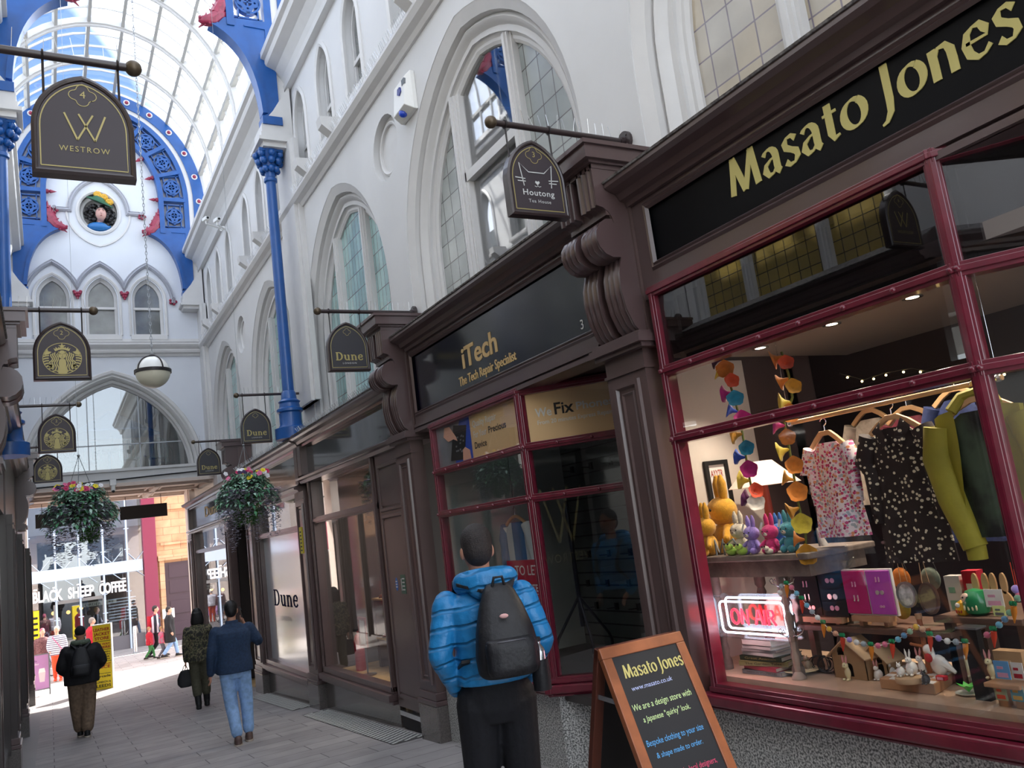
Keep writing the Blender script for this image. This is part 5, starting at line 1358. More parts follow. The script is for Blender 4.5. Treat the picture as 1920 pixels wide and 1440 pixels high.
def hand(B, mb, w, d, side, curl=.5):
    """palm, four unequal fingers and a thumb from the wrist w along d"""
    w, d = V(w), V(d).normalized(); a = d.cross(V((1, 0, 0)) if abs(d.x) < .9 else V((0, 1, 0))).normalized(); n = a.cross(d)*side
    mb.loft([[B(*(w+d*t+a*wd*x+n*th*y)) for x, y in ((-1, -1), (1, -1), (1, 1), (-1, 1))] for t, wd, th in ((0, .025, .016), (.05, .040, .014), (.09, .040, .012))])
    for i, L in enumerate((.066, .078, .072, .056)):
        p = w+d*.085+a*(-.03+.02*i); q = p+d*L*.5+n*L*.12*curl*2; r = q+d*L*.4*(1-curl*.6)+n*L*.45*curl
        mb.tube([B(*p), B(*q), B(*r)], [.0095*B.k, .0085*B.k, .007*B.k], 6)
    p = w+d*.03-a*.03; q = p-a*.025+d*.03+n*.012; r = q+d*.035+n*.012
    mb.tube([B(*p), B(*q), B(*r)], [.0115*B.k, .010*B.k, .008*B.k], 6)
HIP = .095
def person(label, loc, ang, H, legs, arms, top, bot, hair, shoes=None, skin=None, vox=.012, torso=1.0, hem=.84, hands=(1, 1), look=(0, 0), hood=None, sleeve=.052, puff=0, leglen=.06, hairkind='short', lean=0.0, trou=.078, cuff=.062, boots=False, group=None, skirt=None, w=1.0):
    """legs/arms: for left then right, local joints (hip knee ankle) / (shoulder elbow wrist)"""
    B = Body(loc, ang, H, lean); e = thing('person', label, 'person', loc, group); skin = skin or m_skin
    hx, hy = look; hc = (hx, .02+hy, 1.63)
    mb = MB()
    T = [(.88, .13, .10), (.96, .155, .115), (1.05, .145, .105), (1.15, .14, .105), (1.25, .155, .11), (1.34, .165, .11), (1.41, .14, .09), (1.455, .08, .07)]
    mb.loft([B.ring((0, 0, z), a*w, b, 18) for z, a, b in T])
    B.limb(mb, [(0, 0, 1.42), (hx*.5, .0, 1.5), (hx, .01+hy*.6, 1.58)], [.062, .055, .055])
    B.ball(mb, hc, (.073, .092, .112)); B.ball(mb, (hx, .055+hy, 1.575), (.05, .05, .045))
    B.ball(mb, (hx, .115+hy, 1.615), (.014, .02, .024), 8, 6)
    for s in (-1, 1): B.ball(mb, (hx+s*.076, .0+hy, 1.62), (.014, .024, .034), 8, 6)
    for i, s in enumerate((-1, 1)):
        B.limb(mb, legs[i], [.075, .052, .036]); B.ball(mb, (legs[i][2][0], legs[i][2][1]+.04, legs[i][2][2]-.045), (.035, .09, .03), 10, 6)
        B.limb(mb, arms[i], [.05, .038, .026])
        if hands[i]:
            d = V(arms[i][2])-V(arms[i][1]); hand(B, mb, arms[i][2], d, s)
    solid(mb, 'body', skin, e, vox*.75 if H > 1.3 else vox, 3)
    mb = MB()
    for s in (-1, 1): B.ball(mb, (hx+s*.03, .098+hy, 1.645), (.011, .006, .007), 8, 6)
    mb.obj('eye', m_eye, e, smooth=True)
    mb = MB(); mb.tube([B(hx-.022, .099+hy, 1.572), B(hx, .105+hy, 1.568), B(hx+.022, .099+hy, 1.572)], .0045*B.k, 6); mb.obj('mouth', m_red, e, smooth=True)
    # top
    mb = MB(); tw = torso*w; rows = []
    zs = [hem+(1.47-hem)*i/(44 if puff else 12) for i in range((44 if puff else 12)+1)]
    for z in zs:
        for (za, a, b), (zb, c, d) in zip(T, T[1:]):
            if za <= z <= zb or (z < T[0][0] and za == T[0][0]) or (z >= zb and zb == T[-1][0]):
                t = min(1, max(0, (z-za)/(zb-za))); rx, ry = a+(c-a)*t, b+(d-b)*t
        if z < 1.0: rx, ry = max(rx, .155), max(ry, .115)
        g = .022+.012*(torso-1)*8 if z < 1.38 else .012
        pf = puff*abs(sin(PI*(z-hem)/.085))**.5 if puff else 0
        rows.append(B.ring((0, -.0, z), rx*tw+g+pf, ry*torso+g+pf, 24))
    mb.loft(rows)
    for i in (0, 1):
        a = arms[i]; q = V(a[2])*.92+V(a[1])*.08
        B.limb(mb, [a[0], a[1], tuple(q)], [sleeve*1.28, sleeve*1.02, sleeve*.78], 14, puff, step=.085)
    if hood:
        pass
    solid(mb, 'jacket' if hem < .95 else 'top', top, e, .0085 if puff else vox, 2 if puff else 4)
    # trousers or skirt
    mb = MB()
    if skirt:
        mb.loft([B.ring((0, 0, z), a, b, 18) for z, a, b in ((1.0, .15, .115), (.9, .18, .14), (skirt, .2, .16))]); solid(mb, 'skirt', bot, e, vox, 2)
    else:
        mb.loft([B.ring((0, 0, z), a, b, 18) for z, a, b in ((1.02, .15, .112), (.94, .17, .13), (.86, .16, .125), (.80, .12, .10))])
        for l in legs:
            k, an = V(l[1]), V(l[2]); en = k.lerp(an, 1-leglen/.4)
            B.limb(mb, [(l[0][0], l[0][1], .9), tuple((V(l[0])+k)/2), tuple(k), tuple(k.lerp(en, .5)), tuple(en)], [trou*1.24, trou*1.12, trou, cuff*1.05, cuff], 14)
        solid(mb, 'trousers', bot, e, vox, 3)
    for l in legs:
        a = l[2]; mb = MB(); x, y, z = a
        mb.loft([B.ring((x, y+.045, z+dz), rx, ry, 16) for dz, rx, ry in ((-.085, .047, .135), (-.06, .05, .138), (-.03, .044, .12))]); B.ball(mb, (x, y-.01, z-.02), (.048, .07, .06)); B.ball(mb, (x, y+.08, z-.04), (.042, .085, .035))
        if boots: B.limb(mb, [(x, y, z), tuple(V(l[2]).lerp(V(l[1]), .38))], [.055, .062])
        s = solid(mb, 'boot' if boots else 'shoe', shoes or m_dark, e, .011, 2)
        if not boots:
            mb = MB(); mb.loft([B.ring((x, y+.045, z+dz), .052, .142, 16) for dz in (-.087, -.066)]); mb.obj('sole', m_sole, s, smooth=True)
    # hair
    mb = MB()
    if hairkind == 'short':
        B.ball(mb, (hx, hy-.008, 1.676), (.083, .096, .09), 18, 12); B.ball(mb, (hx, hy-.025, 1.635), (.077, .082, .09), 18, 12)
    elif hairkind == 'bob':
        B.ball(mb, (hx, hy-.005, 1.67), (.088, .10, .095), 18, 12); mb.loft([B.ring((hx, hy-.035, z), a, b, 18) for z, a, b in ((1.47, .11, .06), (1.53, .118, .075), (1.6, .105, .085), (1.68, .09, .085))])
    elif hairkind == 'cap':
        B.ball(mb, (hx, hy, 1.675), (.084, .1, .09), 18, 12)
    solid(mb, 'hat' if hairkind == 'cap' else 'hair', hair, e, vox*.8, 2)
    return e, B
m_sole = mat('pale_shoe_sole', '#b9aea0', .6)
def std_legs(st=0.0, sp=.09, up_=0.0):
    """st: stride, left forward when positive"""
    return [[(-HIP, 0, .90), (-sp, .06+st*.5, .49), (-sp, st, .09)], [(HIP, 0, .90), (sp, .06-st*.35, .49), (sp, -st, .09+up_)]]
ARM_L = [(-.185, 0, 1.385), (-.245, -.04, 1.12), (-.25, .04, .88)]; ARM_R = [(.185, 0, 1.385), (.245, -.04, 1.12), (.25, .04, .88)]
def cloth(name, c, sc=30, k=.18, rough=.8): return mat(name, c, rough, n=(sc, k), bump=(sc*1.5, .15))
m_jblue = mat('quilted_blue_nylon', '#2380bd', .42, n=(8, .12)); m_trn = cloth('navy_black_trousers', '#14151c')
m_pack = mat('black_backpack_nylon', '#18181d', .55, n=(25, .2), bump=(60, .15))
def _quilt(m):
    t, b, tc = nodes(m); mp = t.nodes.new('ShaderNodeMapping'); mp.inputs['Rotation'].default_value = (0, R(6), 0); w = t.nodes.new('ShaderNodeTexWave'); w.bands_direction = 'Z'; w.wave_profile = 'SIN'; w.inputs['Scale'].default_value = 3.6; w.inputs['Distortion'].default_value = 1.6; w.inputs['Detail'].default_value = 2; w.inputs['Detail Scale'].default_value = 2.2
    r = t.nodes.new('ShaderNodeValToRGB'); r.color_ramp.elements[0].position = .0; r.color_ramp.elements[1].position = .22
    z = t.nodes.new('ShaderNodeTexNoise'); z.inputs['Scale'].default_value = 26; z.inputs['Detail'].default_value = 3; a = t.nodes.new('ShaderNodeMath'); a.operation = 'MULTIPLY_ADD'; a.inputs[1].default_value = .35
    p = t.nodes.new('ShaderNodeBump'); p.inputs['Strength'].default_value = .9; p.inputs['Distance'].default_value = .018
    t.links.new(tc.outputs['Object'], mp.inputs[0]); t.links.new(mp.outputs[0], w.inputs[0]); t.links.new(tc.outputs['Object'], z.inputs[0]); t.links.new(w.outputs[1], r.inputs[0]); t.links.new(z.outputs[0], a.inputs[0]); t.links.new(r.outputs[0], a.inputs[2]); t.links.new(a.outputs[0], p.inputs['Height']); t.links.new(p.outputs[0], b.inputs['Normal'])
_quilt(m_jblue)
# man in the blue jacket
loc = (2.045, 4.1, FZ(4.1))
pocket = [[(-.195, 0, 1.385), (-.262, -.045, 1.15), (-.175, .07, .955)], [(.195, 0, 1.385), (.262, -.05, 1.15), (.165, .06, .955)]]
e, B = person('man in a blue quilted jacket with a black backpack seen from behind', loc, 16, 1.87, std_legs(.05, .1), pocket, m_jblue, m_trn, m_hairb, vox=.010, torso=1.05, hem=.99, hands=(1, 1), puff=.005, sleeve=.054, trou=.088, cuff=.075, look=(-.01, .0), w=1.0)
mb = MB()
for i in range(19):
    t = -PI*.16+PI*1.32*i/18; 
    B.ball(mb, (.125*cos(t)*1.0+.008, -.035-.085*sin(t), 1.475+.02*sin(t)), (.045, .05, .052), 10, 8)
B.ball(mb, (.0, -.12, 1.455), (.105, .055, .07)); solid(mb, 'hood', m_jblue, e, .010, 3)
def rucksack(B, label, m, w=.15, z0=.98, z1=1.46, dep=.17, y0=-.13, x=.02, patch=True, pocket=True):
    e = thing('backpack', label, 'backpack', B(x, y0, z0)); mb = MB()
    rows = []
    for t, a, b in ((0, .80, .75), (.06, .98, .95), (.25, 1.02, 1.0), (.5, .92, .86), (.75, .72, .62), (.92, .52, .45), (1, .36, .3)):
        z = z0+(z1-z0)*t; rows.append(B.ring((x, y0-dep*b*.5, z), w*a, dep*b*.55, 20, p=3))
    mb.loft(rows); solid(mb, 'bag', m, e, .012, 4)
    if pocket:
        mb = MB(); mb.loft([B.ring((x, y0-dep*.93, z), w*a, b, 18, p=4) for z, a, b in ((z0+.02, .72, .05), (z0+.05, .80, .065), (z0+.15, .80, .06), (z0+.185, .74, .04))]); solid(mb, 'front_pocket', m, e, .012, 3)
        mb = MB(); mb.tube([B(x-w*.76, y0-dep*.98, z0+.165), B(x-w*.4, y0-dep*1.17, z0+.175), B(x+w*.4, y0-dep*1.17, z0+.175), B(x+w*.76, y0-dep*.98, z0+.165)], .006, 6); mb.obj('zip', m_zip, e, smooth=True)
    if patch:
        mb = MB(); B.ball(mb, (x-.012, y0-dep*.90, z0+.285), (.022, .010, .011), 14, 6); mb.obj('patch', m_patch, e, smooth=True)
    for s in (-1, 1):
        pts = [(x+s*.055, y0-.02, z1-.03), (s*.125, -.10, 1.475), (s*.135, -.0, 1.485), (s*.13, .105, 1.38), (s*.13, .15, 1.2), (s*.165, .03, 1.05), (s*.15, -.12, z0+.08)]
        mb = MB(); mb.loft([[B(p[0]+a*.022, p[1], p[2]+b*.008) for a, b in ((-1, -1), (1, -1), (1, 1), (-1, 1))] for p in pts]); mb.obj('shoulder_strap', m, e, bevel=.003)
    mb = MB(); mb.tube([B(x-.03, y0-.06, z1-.01), B(x-.02, y0-.07, z1+.03), B(x+.02, y0-.07, z1+.03), B(x+.03, y0-.06, z1-.01)], .008, 6); mb.obj('grab_loop', m, e, smooth=True)
    return e
m_zip = mat('zip_tape', '#4a4a50', .35, metal=.3); m_patch = mat('pink_patch', '#d7a7a6', .6)
rucksack(B, 'large black backpack with a small pink badge on the blue jacket', m_pack, w=.150, z0=1.035, z1=1.465, dep=.18, y0=-.155, x=.035)
mb = MB(); e = thing('drink_bottle', 'clear drinks bottle in the side pocket of the large black backpack', 'bottle', B(.20, -.2, .97)); Q = Fr(B(.192, -.21, 1.00), (1, 0, 0), (0, 1, 0))
MB().lathe([(.033, 0), (.035, .02), (.035, .13), (.03, .145), (.016, .165), (.016, .18)], Q, 16).obj('bottle', m_steel, e, smooth=True); MB().lathe([(.018, .178), (.018, .20), (.0, .203)], Q, 12).obj('cap', m_dark, e, smooth=True)
MB().lathe([(.046, -.06), (.047, .0), (.044, .09), (.04, .09), (.04, -.06)], Q, 14).obj('mesh_pocket', m_pack, e, smooth=True)
# man in navy
m_navy = cloth('navy_wool_jacket', '#1d3350', 40, .2); m_jean = cloth('pale_blue_denim', '#8db0dc', 18, .16)
e, B = person('man in a navy jumper and pale jeans holding a phone to his ear', (1.98, 11.1, FZ(11.1)), 8, 1.71, [[(-HIP, 0, .90), (-.07, .03, .49), (-.02, -.10, .09)], [(HIP, 0, .90), (.12, .08, .49), (.12, .08, .09)]],
    [[(-.2, 0, 1.385), (-.27, -.05, 1.12), (-.29, .03, .88)], [(.2, 0, 1.385), (.33, .03, 1.17), (.17, .16, 1.42)]], m_navy, m_jean, m_hairk2, shoes=mat('brown_trainers', '#5a4640', .6), torso=1.16, hem=.87, sleeve=.062, trou=.082, cuff=.07, vox=.011, w=1.04)
e2 = thing('mobile_phone', 'dark mobile phone held to the ear of the man in navy', 'phone', B(.12, .10, 1.6)); mb = MB(); mb.bar(B(.145, .17, 1.52), B(.12, .05, 1.64), .012, .07, (0, 1, 0)); mb.obj('case', m_dark, e2, bevel=.003)
mb = MB(); mb.loft([B.ring((0, -.01, z), a, a*.9, 18) for z, a in ((1.43, .09), (1.5, .078), (1.51, .07))]); mb.obj('collar', m_navy, e, smooth=True)
# woman in camouflage
m_camo = mat('camouflage_cloth', '#5a5742', .8)
def _camo(m):
    t, b, tc = nodes(m); z = t.nodes.new('ShaderNodeTexNoise'); z.inputs['Scale'].default_value = 16; z.inputs['Detail'].default_value = 1.5
    r = t.nodes.new('ShaderNodeValToRGB'); r.color_ramp.interpolation = 'CONSTANT'
    for p, c in ((.44, '#4a4b35'), (.52, '#7b7258'), (.58, '#38352c')): k = r.color_ramp.elements.new(p); k.color = lin(c)
    r.color_ramp.elements[0].color = lin('#2b2a26')
    t.links.new(tc.outputs['Object'], z.inputs[0]); t.links.new(z.outputs[0], r.inputs[0]); t.links.new(r.outputs[0], b.inputs['Base Color'])
_camo(m_camo); m_olive = cloth('olive_trousers', '#4c4a3a')
e, B = person('woman in a camouflage jacket with black bobbed hair and olive trousers', (2.28, 16.06, FZ(16.06)), 6, 1.70, [[(-HIP, 0, .90), (-.08, .02, .49), (-.06, -.12, .09)], [(HIP, 0, .90), (.09, .10, .49), (.09, .14, .09)]],
    [[(-.185, 0, 1.385), (-.235, -.04, 1.12), (-.235, .02, .84)], [(.185, 0, 1.385), (.235, -.04, 1.12), (.24, .04, .86)]], m_camo, m_olive, m_hairk2, torso=1.1, hem=.82, leglen=.17, boots=True, hairkind='bob', trou=.085, cuff=.08, vox=.013)
e = thing('handbag', 'round black handbag carried by the woman in camouflage', 'bag', B(-.24, .05, .45)); mb = MB(); mb.loft([B.ring((-.25, .04, z), a, .05, 18) for z, a in ((.40, .09), (.46, .14), (.56, .14), (.66, .10), (.70, .07))]); solid(mb, 'bag', m_pack, e, .012, 3)
mb = MB(); mb.tube([B(-.30, .04, .68), B(-.27, .04, .77), B(-.235, .04, .79), B(-.2, .04, .68)], .008, 6); mb.obj('handle', m_pack, e, smooth=True)
# man with the black backpack
m_blk = cloth('black_jacket', '#15151a'); m_tan = cloth('brown_corduroy', '#74604e', 24, .25)
e, B = person('man in a black jacket and wide brown trousers with a black rucksack', (.42, 15.5, FZ(15.5)), 2, 1.70, [[(-HIP, 0, .90), (-.09, .04, .49), (-.05, .10, .09)], [(HIP, 0, .90), (.09, .03, .49), (.05, -.12, .10)]],
    [[(-.21, 0, 1.37), (-.31, -.06, 1.12), (-.20, .14, 1.0)], [(.21, 0, 1.37), (.33, -.04, 1.14), (.20, .14, 1.02)]], m_blk, m_tan, m_blk, torso=1.28, hem=.84, sleeve=.075, trou=.105, cuff=.095, hairkind='cap', vox=.013, w=1.08)
mb = MB()
for i in range(13): t = -.3+(PI+.6)*i/12; B.ball(mb, (.11*cos(t), -.03-.09*sin(t), 1.50), (.045, .05, .045), 8, 6)
solid(mb, 'hood', cloth('grey_green_hood', '#5f6b5c'), e, .014, 3)
rucksack(B, 'black rucksack on the back of the man in brown trousers', m_pack, w=.16, z0=.98, z1=1.44, dep=.18, y0=-.16, x=.0, patch=False)
# --- people out in the street
m_skin3 = mat('fair_skin', '#d9a48c', .5); GZ = FZ(25)
def stripes(name, c1, c2, sc, axis=2):
    m = mat(name, c1, .8); t, b, tc = nodes(m); w = t.nodes.new('ShaderNodeTexWave'); w.bands_direction = 'XYZ'[axis]; w.inputs['Scale'].default_value = sc
    r = t.nodes.new('ShaderNodeValToRGB'); r.color_ramp.interpolation = 'CONSTANT'; r.color_ramp.elements[0].color = lin(c1); r.color_ramp.elements[1].color = lin(c2); r.color_ramp.elements[1].position = .62
    t.links.new(tc.outputs['Object'], w.inputs[0]); t.links.new(w.outputs[1], r.inputs[0]); t.links.new(r.outputs[0], b.inputs['Base Color']); return m
WALK = [[(-HIP, 0, .90), (-.09, .16, .5), (-.08, .22, .09)], [(HIP, 0, .90), (.09, .02, .5), (.08, -.26, .12)]]
V2 = .02
m_pinkp = mat('pink_bag', '#d15c8d', .5); m_reds = cloth('red_cloth', '#b3152c'); m_orange = cloth('coral_trousers', '#e8512f')
e, B = person('white haired woman in a striped top and coral trousers in the sun', (.17, 28.6, GZ), 190, 1.56, std_legs(.06), [ARM_L, [(.185, 0, 1.385), (.26, .0, 1.12), (.2, .14, .98)]], stripes('striped_jersey', '#e9e6ea', '#5b5a78', 5.5), m_orange, m_hairw, shoes=m_orange, skin=m_skin3, torso=1.2, sleeve=.07, vox=V2, hem=.84)
e = thing('shoulder_bag', 'pink bag on the hip of the woman in coral trousers', 'bag', B(-.2, .12, .8)); mb = MB(); mb.loft([B.ring((-.19, .14, z), .10, .05, 14) for z in (.76, .8, .92, .95)]); mb.obj('bag', m_pinkp, e, smooth=True)
mb = MB(); mb.tube([B(-.2, .14, .94), B(-.05, .2, 1.2), B(.1, .15, 1.4), B(.12, .0, 1.46)], .012, 6); mb.obj('strap', m_pinkp, e, smooth=True)
person('woman with short pink hair in a floral blouse and dark cardigan', (-.20, 28.9, GZ), 168, 1.55, std_legs(.05), [ARM_L, ARM_R], mat('floral_blouse', '#c58b8b', .8, n=(40, .6), col2='#55323a'), m_blk, m_hairp, skin=m_skin3, torso=1.12, vox=V2, skirt=.35, hem=.86)
person('grey haired man in a red top walking behind the yellow sign', (1.14, 29.6, GZ), 70, 1.62, WALK, [ARM_L, ARM_R], m_reds, m_trn, m_hairg, skin=m_skin3, torso=1.25, sleeve=.066, vox=V2)
person('man in a black and white track top with a red rucksack', (3.04, 30.4, GZ), 100, 1.66, WALK, [ARM_L, [(.185, 0, 1.385), (.25, .06, 1.12), (.22, .2, .95)]], stripes('track_top', '#2a2a38', '#d9d4e0', 2.2, 0), m_trn, m_hairb, skin=m_skin3, vox=V2, torso=1.1); 
BB = Body((3.04, 30.4, GZ), 100, 1.66); e = thing('backpack', 'red rucksack on the man in the track top', 'backpack', BB(0, -.15, 1.0)); mb = MB(); mb.loft([BB.ring((0, -.2, z), a, .08, 14) for z, a in ((.98, .12), (1.05, .15), (1.3, .14), (1.42, .08))]); mb.obj('bag', m_reds, e, smooth=True); mb = MB(); mb.tube([BB(.1, -.14, 1.4), BB(.12, 0, 1.46), BB(.12, .14, 1.3)], .02, 6); mb.obj('strap', m_reds, e, smooth=True)
person('man in a long black coat and blue jeans walking past the dark door', (3.36, 29.6, GZ), 95, 1.60, WALK, [ARM_L, ARM_R], m_blk, m_jean, m_hairb, skin=m_skin3, vox=V2, torso=1.2, hem=.52, sleeve=.064)
person('small child in a red hooded coat and green trousers', (2.80, 30.2, GZ), 95, 1.03, WALK, [ARM_L, ARM_R], m_reds, cloth('green_trousers', '#3f7d45'), m_hairbl, skin=m_skin3, vox=.017, torso=1.25, sleeve=.07, hem=.76)
person('small child in a grey and pink jumper beside the child in red', (3.12, 29.7, GZ), 80, 1.01, WALK, [ARM_L, ARM_R], mat('grey_pink_knit', '#b9a2ab', .8, n=(12, .4), col2='#c23d66'), cloth('grey_trousers', '#5a5a63'), m_hairbl, skin=m_skin3, vox=.017, torso=1.2, sleeve=.066)
person('person in a maroon top standing behind the cafe glass', (-.17, 37.6, GZ), 120, 1.62, std_legs(.03), [ARM_L, [(.185, 0, 1.385), (.28, .05, 1.15), (.15, .15, 1.38)]], cloth('maroon_top', '#7c1f38'), m_trn, m_hairb, skin=m_skin3, vox=V2)
person('customer in a black and white jacket in the cafe doorway', (1.62, 37.4, GZ), 70, 1.68, std_legs(.03), [ARM_L, [(.185, 0, 1.385), (.26, .05, 1.15), (.12, .3, 1.15)]], stripes('monochrome_jacket', '#22222a', '#d0ccd4', 2.2, 0), m_trn, m_hairbl, skin=m_skin3, vox=V2)
person('person in a white top and red trousers at the far left of the street', (-.80, 34.5, GZ), 180, 1.62, std_legs(.05), [ARM_L, ARM_R], cloth('white_shirt', '#d8d5d8'), m_orange, m_hairb, skin=m_skin3, vox=V2)
# ---------------------------------------------------------------- the street
YF = 36.0; FF = FG(YF); Zg = FZ(25)
def ff(px, py): p = aty(px, py, YF); return p.x, p.z
m_fgl = glass('facade_glass', tint=(.72, .80, .88), refl=2.0)
m_plin = mat('grey_plinth', '#63636a', .5)
m_fin = mat('facade_pale_blue_steel', '#b9cbe0', .4); m_cafe = mat('cafe_dark_interior', '#4a4642', .7, n=(1, .3)); m_cafef = mat('cafe_floor', '#575250', .6)
e = thing('glass_shopfront', 'tall glass fronted coffee shop across the sunny street', 'shopfront', (1.2, YF, Zg))
xe = 3.25
mb = MB(); mb.fbox(FF, -2.4, xe, Zg, 8.0, -.06, -.04); mb.obj('glazing', m_fgl, e)
for px in (7, 51, 102, 147, 192, 237):
    x = ff(px, 1020)[0]; mb = MB(); mb.cyl((x, YF-.12, Zg), (x, YF-.12, 8), .035, 8)
    for z in (.3, 1.0, 2.6, 3.4): mb.box(x-.09, x+.09, YF-.14, YF-.05, z, z+.03)
    mb.obj('mullion', m_fin, e)
mb = MB(); mb.fbox(FF, -2.4, xe-.02, 1.74, 2.18, -.02, .16); mb.obj('canopy_beam', m_fin, e, bevel=.01)
for i in range(6):
    x = ff(28+45*i, 1020)[0]
    mb = MB(); mb.cyl((x, YF-.16, 2.15), (x+.35, YF-.1, 2.55), .014, 6); mb.cyl((x, YF-.16, 2.15), (x-.35, YF-.1, 2.55), .014, 6); mb.cyl((x, YF-.16, 1.76), (x+.3, YF-.1, 1.5), .014, 6); mb.obj('brace', m_fin, e)
x0, z0 = ff(62, 1132); x1, z1 = ff(236, 1106)
mb = MB(); h = .40
for s, a, b in (('BLACK', 0, .31), ('SHEEP', .365, .645), ('COFFEE', .70, 1.0)):
    text(mb, FF.at(x0+(x1-x0)*a, (z0+z1)/2, .22), s, h, (x1-x0)*(b-a), 'L', .05, bold=.028)
m_wlet = mat('white_sign_letters', '#f3f1f2', .4, emit=('#ffffff', .25)); mb.obj('lettering', m_wlet, e)
mb = MB()
for px in (66, 102, 147, 192, 232): x = ff(px, 1100)[0]; mb.fbox(FF, x-.06, x+.06, z0+h+.05, z0+h+.1, .1, .3)
mb.obj('sign_lamp', m_wlet, e)
xa, xb = ff(105, 1180)[0], ff(196, 1180)[0]; zt = ff(150, 1128)[1]
mb = MB(); mb.fbox(FF, xa-.06, xa+.02, Zg, zt, -.1, .04); mb.fbox(FF, xb-.02, xb+.06, Zg, zt, -.1, .04); mb.fbox(FF, xa, xb, zt, zt+.12, -.1, .04); mb.obj('door_frame', m_lead, e)
mb = MB(); mb.fbox(FF, xa+.9, xa+2.1, .62, .78, -.7, -.66); mb.obj('order_board', mat('pale_board', '#cfc4a8', .5), e); mb = MB(); text(mb, FF.at(xa+1.5, .645, -.655), 'ORDER HERE', .10, 1.0, 'C', .003); mb.obj('order_lettering', m_dark, e)
xl, xr = ff(204, 1130)[0], ff(256, 1130)[0]
for k in range(8): z = -.05+k*.115; mb = MB(); mb.fbox(FF, xl, xr, z, z+.035, -.3, -.2); mb.obj('louvre', m_plast, e)
m_wood = mat('brown_counter_boards', '#7c6255', .6, n=(5, .2))
mb = MB(); mb.fbox(FF, xl-.1, xe-.05, -.62, -.14, -.36, -.3); mb.obj('counter_front', m_wood, e)
mb = MB(); mb.fbox(FF, xl-.1, xe-.05, Zg, -.62, -.04, .04); mb.obj('plinth', m_plin, e); mb = MB(); mb.fbox(FF, -2.4, xa-.06, Zg, -.7, -.04, .04); mb.obj('plinth', m_plin, e)
mb = MB(); mb.box(-14, xe+.3, YF+3.4, YF+3.5, Zg, 8); struct(mb.obj('wall_cafe_back', m_cafe))
mb = MB(); mb.box(-2.4, xe, YF+1.3, YF+1.36, 2.0, 7.8); struct(mb.obj('wall_cafe_added_backing', mat('reflection_pale_backing', '#a3a6ad', .7, n=(.6, .2))))  # pale plane added behind the upper glass in place of its bright reflection
mb = MB(); mb.box(-14, xe, YF+.05, YF+3.4, Zg-.05, Zg+.02); struct(mb.obj('floor_cafe', m_cafef))
mb = MB(); mb.box(-14, xe, YF+.1, YF+3.4, 1.7, 1.9); mb.box(-14, xe, YF+.1, YF+3.4, 7.9, 8.0); struct(mb.obj('ceiling_cafe', m_gall))
m_pl = mat('cafe_pendant', '#f0c67a', .4, emit=('#ffb860', 2.5))
for i, (px, py) in enumerate(((100, 1150), (128, 1148), (152, 1140))):
    p = aty(px, py, 37.5); e = thing('pendant_lamp', ['left', 'middle', 'right'][i]+' warm pendant lamp inside the coffee shop', 'lamp', p, 'pendant lamps in the coffee shop'); mb = MB(); mb.sph(p, .075, 10, 8); mb.obj('shade', m_pl, e, smooth=True); mb = MB(); mb.cyl(p, (p.x, p.y, 1.7), .01, 6); mb.obj('cord', m_dark, e)
# shop with a pink sign farther left (seen in the window reflections)
e = thing('sports_shop_sign', 'broad pink sign band of the next shop along the street', 'shop sign', (-4.5, YF, 2.2)); mb = MB(); mb.fbox(FF, -8.5, -2.6, 1.6, 2.8, .05, .3); mb.obj('panel', mat('pink_sign_panel', '#d8486f', .5), e); mb = MB(); mb.fbox(FF, -8.5, -2.6, 1.5, 1.6, .0, .34); mb.obj('cornice', m_plast, e)
mb = MB(); mb.box(-14, -2.45, YF-.02, YF+.3, Zg, 8); struct(mb.obj('wall_next_shop', m_soff))
# burgundy pier, stone house, dark door
m_stone = brick(mat('warm_sandstone', '#c99d77', .7), 0, 2, .62, .3, .008, '#a0785c', '#d8ae88', .5)
m_burg = mat('burgundy_paint', '#8a3350', .4)
mb = MB(); mb.box(xe+.02, xe+.5, YF-.25, YF+.4, Zg, 5.2); tag(mb.obj('pier', m_burg, bevel=.02), 'burgundy painted pier beside the glass shopfront', 'pier')
e = thing('stone_house', 'sandstone house front with a gabled dark door by the burgundy pier', 'building', (6.5, YF, Zg))
mb = MB(); mb.box(xe+.5, 14, YF-.1, YF+.6, Zg, 9); mb.obj('wall', m_stone, e)
dx0, dx1 = xe+.75, xe+1.75
mb = MB(); mb.box(dx0-.18, dx0, YF-.22, YF-.08, Zg, 2.0); mb.box(dx1, dx1+.18, YF-.22, YF-.08, Zg, 2.0); mb.box(dx0-.22, dx1+.3, YF-.3, YF-.08, 2.0, 2.2)
mb.obj('door_surround', m_stone, e); mb = MB(); mb.plate(FF, [[(dx0-.22, 4.0), (dx1+.22, 4.0), ((dx0+dx1)/2, 4.7)]], .08, .2); mb.obj('pediment', m_stone, e); mb = MB(); mb.box(dx0-.1, dx1+.1, YF-.2, YF-.08, 2.6, 2.7); mb.obj('door_surround', m_stone, e)
mb = MB(); mb.box(dx0, dx1, YF-.16, YF-.05, Zg, 1.9)
for z in (-.9, -.1, .7, 1.3): mb.fbox(FF, dx0+.15, dx1-.15, z, z+.5, .16, .19)
mb.obj('dark_door', mat('dark_mauve_door', '#443440', .4), e)
mb = MB(); mb.box(xe+.52, 14, YF-.12, YF-.1, 4.9, 8.5); mb.obj('brick_upper', brick(mat('red_brick', '#a8525a', .7), 0, 2, .22, .075, .008, '#8d6a66', '#96484f'), e)
